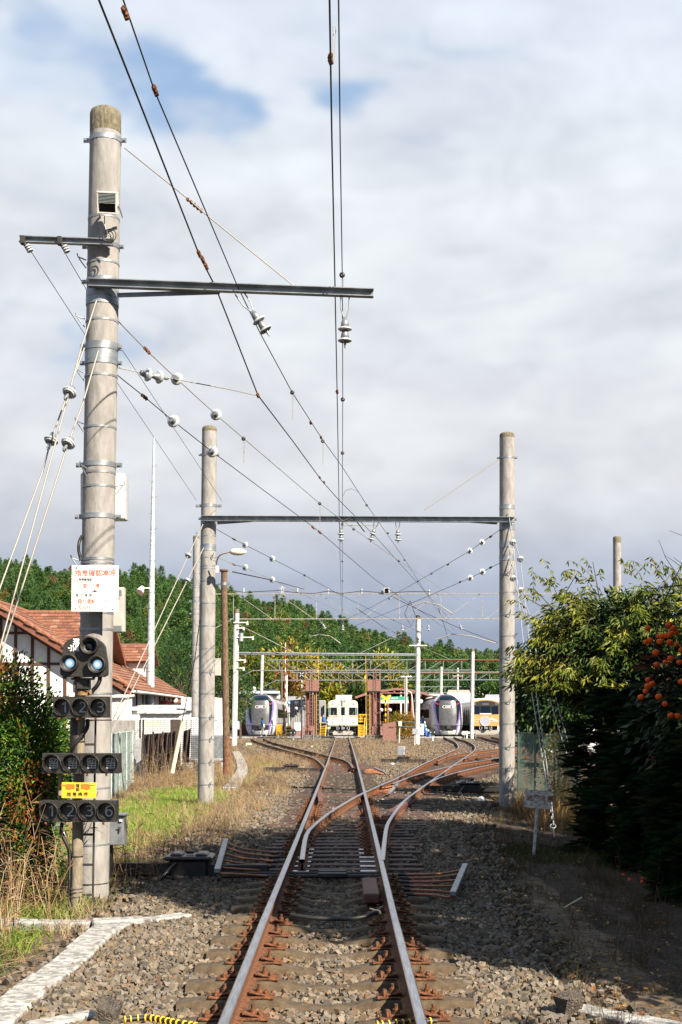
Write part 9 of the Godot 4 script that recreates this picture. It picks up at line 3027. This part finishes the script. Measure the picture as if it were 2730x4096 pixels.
	b.tube(curve([Vector3(5.0, -0.6, -15.9), Vector3(4.95, 0.8, -15.9), Vector3(5.05, 2.2, -15.8), Vector3(4.9, 3.6, -15.8)], 0.3), 0.10, 8, 0.04)
	for i in 26: limb(b, Vector3(5.0, rf(0.9, 3.2), -15.85), Vector3(4.55 + rf(-0.75, 1.5), rf(1.6, 4.1), -15.7 + rf(-0.9, 1.0)), 0.026, 0.005)
	for i in 14: limb(b, Vector3(4.4 + rf(-0.2, 0.6), 3.2, -15.7), Vector3(4.1 + rf(-0.3, 0.9), 3.2 + rf(0.3, 1.1), -15.7 + rf(-0.4, 0.4)), 0.008, 0.002)
	part(t, "trunk", mats.bark, b)
	b = MB.new()
	var pk := [Color(0.02, 0.035, 0.014), Color(0.03, 0.045, 0.018), Color(0.09, 0.025, 0.012), Color(0.015, 0.024, 0.012)]
	foliage(b, Vector3(4.8, 1.75, -16.1), Vector3(1.0, 1.1, 0.8), 270, 16, 0.14, 0.085, pk + [Color(0.045, 0.07, 0.02)], 0.6, 0.18)
	part(t, "crown", mats.leaf, b)
	var fm := MB.new()
	fm.lathe([Vector2(0, -0.034), Vector2(0.022, -0.03), Vector2(0.037, -0.012), Vector2(0.039, 0.006), Vector2(0.03, 0.025), Vector2(0.012, 0.032), Vector2(0, 0.03)], Transform3D.IDENTITY, 14)
	var fruit_mesh := fm.mesh()
	M("fruit", Color(0.80, 0.085, 0.006), Color(0.88, 0.14, 0.01), 0.1, 0.5)
	for q in [[1207, 807], [1353, 783], [1383, 806], [1400, 833], [1367, 847], [1287, 864], [1223, 892], [1193, 905], [1290, 902], [1360, 907], [1407, 920], [1265, 978], [1365, 1019], [1270, 1060], [1427, 1044], [1207, 1166], [1237, 1195], [1208, 1212], [1192, 1247], [1160, 1289], [1327, 1336], [1368, 1416], [1415, 1420], [1310, 862], [1330, 1045], [1335, 860], [1284, 1285], [1440, 1180], [1445, 960]]:
		share(t, "fruit", fruit_mesh, mats.fruit, Transform3D(Basis.from_euler(Vector3(rf(-0.4, 0.4), rf(0, 6), rf(-0.4, 0.4))).scaled(Vector3.ONE * rf(0.8, 1.08)), at(1900 + q[0] * 0.5736, 2050 + q[1] * 0.5736, rf(14.75, 15.2))))
	# ---- trees beside the line on the right whose shade falls over the rails
	rng.seed = 960
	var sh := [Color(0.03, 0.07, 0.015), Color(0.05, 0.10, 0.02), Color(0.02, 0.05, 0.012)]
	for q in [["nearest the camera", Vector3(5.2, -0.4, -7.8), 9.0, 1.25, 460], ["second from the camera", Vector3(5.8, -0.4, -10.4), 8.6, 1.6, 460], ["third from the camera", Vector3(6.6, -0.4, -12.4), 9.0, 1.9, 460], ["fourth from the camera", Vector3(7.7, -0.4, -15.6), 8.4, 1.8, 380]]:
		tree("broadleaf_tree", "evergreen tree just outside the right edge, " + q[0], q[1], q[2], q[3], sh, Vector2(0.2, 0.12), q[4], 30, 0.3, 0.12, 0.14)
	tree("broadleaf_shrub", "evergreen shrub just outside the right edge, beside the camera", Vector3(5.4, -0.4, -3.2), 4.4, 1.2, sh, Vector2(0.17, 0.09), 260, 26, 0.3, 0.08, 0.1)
	# ---- creepers on the green fence
	b = MB.new()
	foliage(b, Vector3(4.75, 0.55, -28.2), Vector3(0.3, 0.8, 1.6), 110, 16, 0.06, 0.035, [Color(0.36, 0.26, 0.03), Color(0.30, 0.15, 0.03), Color(0.14, 0.16, 0.03), Color(0.4, 0.3, 0.05)], 0.3, 0.18)
	single("creeper", "yellow creeper climbing the green chain link fence", "creeper", mats.leaf, b)
	# ---- trees behind the station
	rng.seed = 970
	var yel := [Color(0.24, 0.22, 0.02), Color(0.17, 0.19, 0.02), Color(0.10, 0.14, 0.02), Color(0.30, 0.23, 0.03)]
	var mix := [Color(0.06, 0.11, 0.02), Color(0.11, 0.15, 0.02), Color(0.20, 0.12, 0.025), Color(0.04, 0.07, 0.015)]
	var org := [Color(0.28, 0.10, 0.025), Color(0.16, 0.07, 0.02), Color(0.08, 0.07, 0.02), Color(0.22, 0.15, 0.03)]
	var grn := [Color(0.045, 0.10, 0.02), Color(0.075, 0.14, 0.022), Color(0.03, 0.065, 0.016)]
	var list := [
		["broad yellow green tree behind the left gantry, highest of the row", 1165, 2588, 200, 4.4, yel],
		["yellow green tree right of the tallest one behind the gantry", 1255, 2612, 204, 3.6, yel],
		["dark tree with orange leaves behind the left purple train", 1090, 2640, 192, 3.3, mix],
		["russet low tree behind the pole of the left purple train", 1035, 2690, 186, 2.6, org],
		["russet tree left of the brown tower", 1150, 2700, 180, 2.6, org],
		["bright yellow tree behind the left brown tower", 1300, 2680, 184, 3.4, yel],
		["green tree behind the middle of the gantries", 1350, 2640, 206, 3.3, grn],
		["pale brownish tree above the cream railcar", 1400, 2690, 182, 2.6, [Color(0.24, 0.19, 0.09), Color(0.16, 0.15, 0.05), Color(0.12, 0.13, 0.03)]],
		["dark green tree left of the right brown tower", 1465, 2660, 194, 2.8, [Color(0.02, 0.045, 0.015), Color(0.035, 0.07, 0.02)]],
		["yellow green tree behind the right brown tower", 1530, 2622, 205, 3.6, yel],
		["green tree behind the platform canopy", 1590, 2670, 210, 3.0, grn],
		["low dark tree behind the end of the canopy", 1430, 2760, 165, 1.8, [Color(0.02, 0.05, 0.014), Color(0.05, 0.09, 0.02)]],
		["dark conifer behind the orange train", 1930, 2690, 215, 3.0, [Color(0.015, 0.05, 0.018), Color(0.03, 0.075, 0.02)]],
		["green tree far behind the orange train", 1985, 2720, 205, 2.8, grn],
		["leafy green tree beside the white cable pole", 1010, 2640, 170, 2.6, mix],
		["yellow green tree under the cream railcar's wires", 1345, 2760, 168, 1.9, yel]]
	for q in list:
		var z: float = q[3]
		var base := at(q[1], 2930, z)
		base.y = -0.3
		var h: float = at(0, q[2], z).y + 0.3
		tree("autumn_tree", q[0], base, h, q[4], q[5], Vector2(0.62, 0.36), int(46 + q[4] * 16), 22, 0.15, 0.2, 0.12, "")
	tree("pine_tree", "bushy green pine beside the white cable pole", at(962, 2960, 112) * Vector3(1, 0, 1), at(0, 2692, 112).y, 1.15, [Color(0.035, 0.09, 0.03), Color(0.06, 0.13, 0.035)], Vector2(0.22, 0.05), 80, 26, -0.2, 0.12, 0.3)
	tree("pine_tree", "dark pine between the house and the concrete poles", at(724, 2980, 92) * Vector3(1, 0, 1), at(0, 2560, 92).y, 1.55, [Color(0.015, 0.04, 0.014), Color(0.028, 0.065, 0.02)], Vector2(0.26, 0.06), 120, 30, -0.1, 0.16, 0.25)
	tree("pine_tree", "green tree crown right behind the wooden pole", at(878, 2980, 98) * Vector3(1, 0, 1), at(0, 2640, 98).y, 1.9, [Color(0.03, 0.07, 0.02), Color(0.06, 0.12, 0.025), Color(0.10, 0.12, 0.02)], Vector2(0.28, 0.10), 150, 26, 0.0, 0.16, 0.2)
	tree("orange_bush", "orange and yellow green bush between the brown bin and the pale pole", at(1595, 2960, 112) * Vector3(1, 0, 1) + Vector3(0, -0.3, 0), 2.35, 1.2, [Color(0.33, 0.13, 0.02), Color(0.24, 0.17, 0.02), Color(0.12, 0.15, 0.02), Color(0.30, 0.20, 0.03)], Vector2(0.15, 0.07), 130, 26, 0.0, 0.05, 0.1)
	tree("orange_bush", "reddish bush just left of the pale concrete pole", at(1637, 2955, 112.8) * Vector3(1, 0, 1) + Vector3(0, -0.3, 0), 2.2, 0.75, [Color(0.36, 0.09, 0.03), Color(0.28, 0.14, 0.03), Color(0.14, 0.14, 0.02)], Vector2(0.15, 0.07), 70, 26, 0.0, 0.05, 0.1)
	tree("withered_bush", "small withered bush before the striped barrier box", at(1125, 2955, 112) * Vector3(1, 0, 1) + Vector3(0, -0.3, 0), 0.75, 0.8, [Color(0.12, 0.10, 0.03), Color(0.08, 0.06, 0.03)], Vector2(0.14, 0.03), 40, 20, 0.1, 0.03, 0.1)
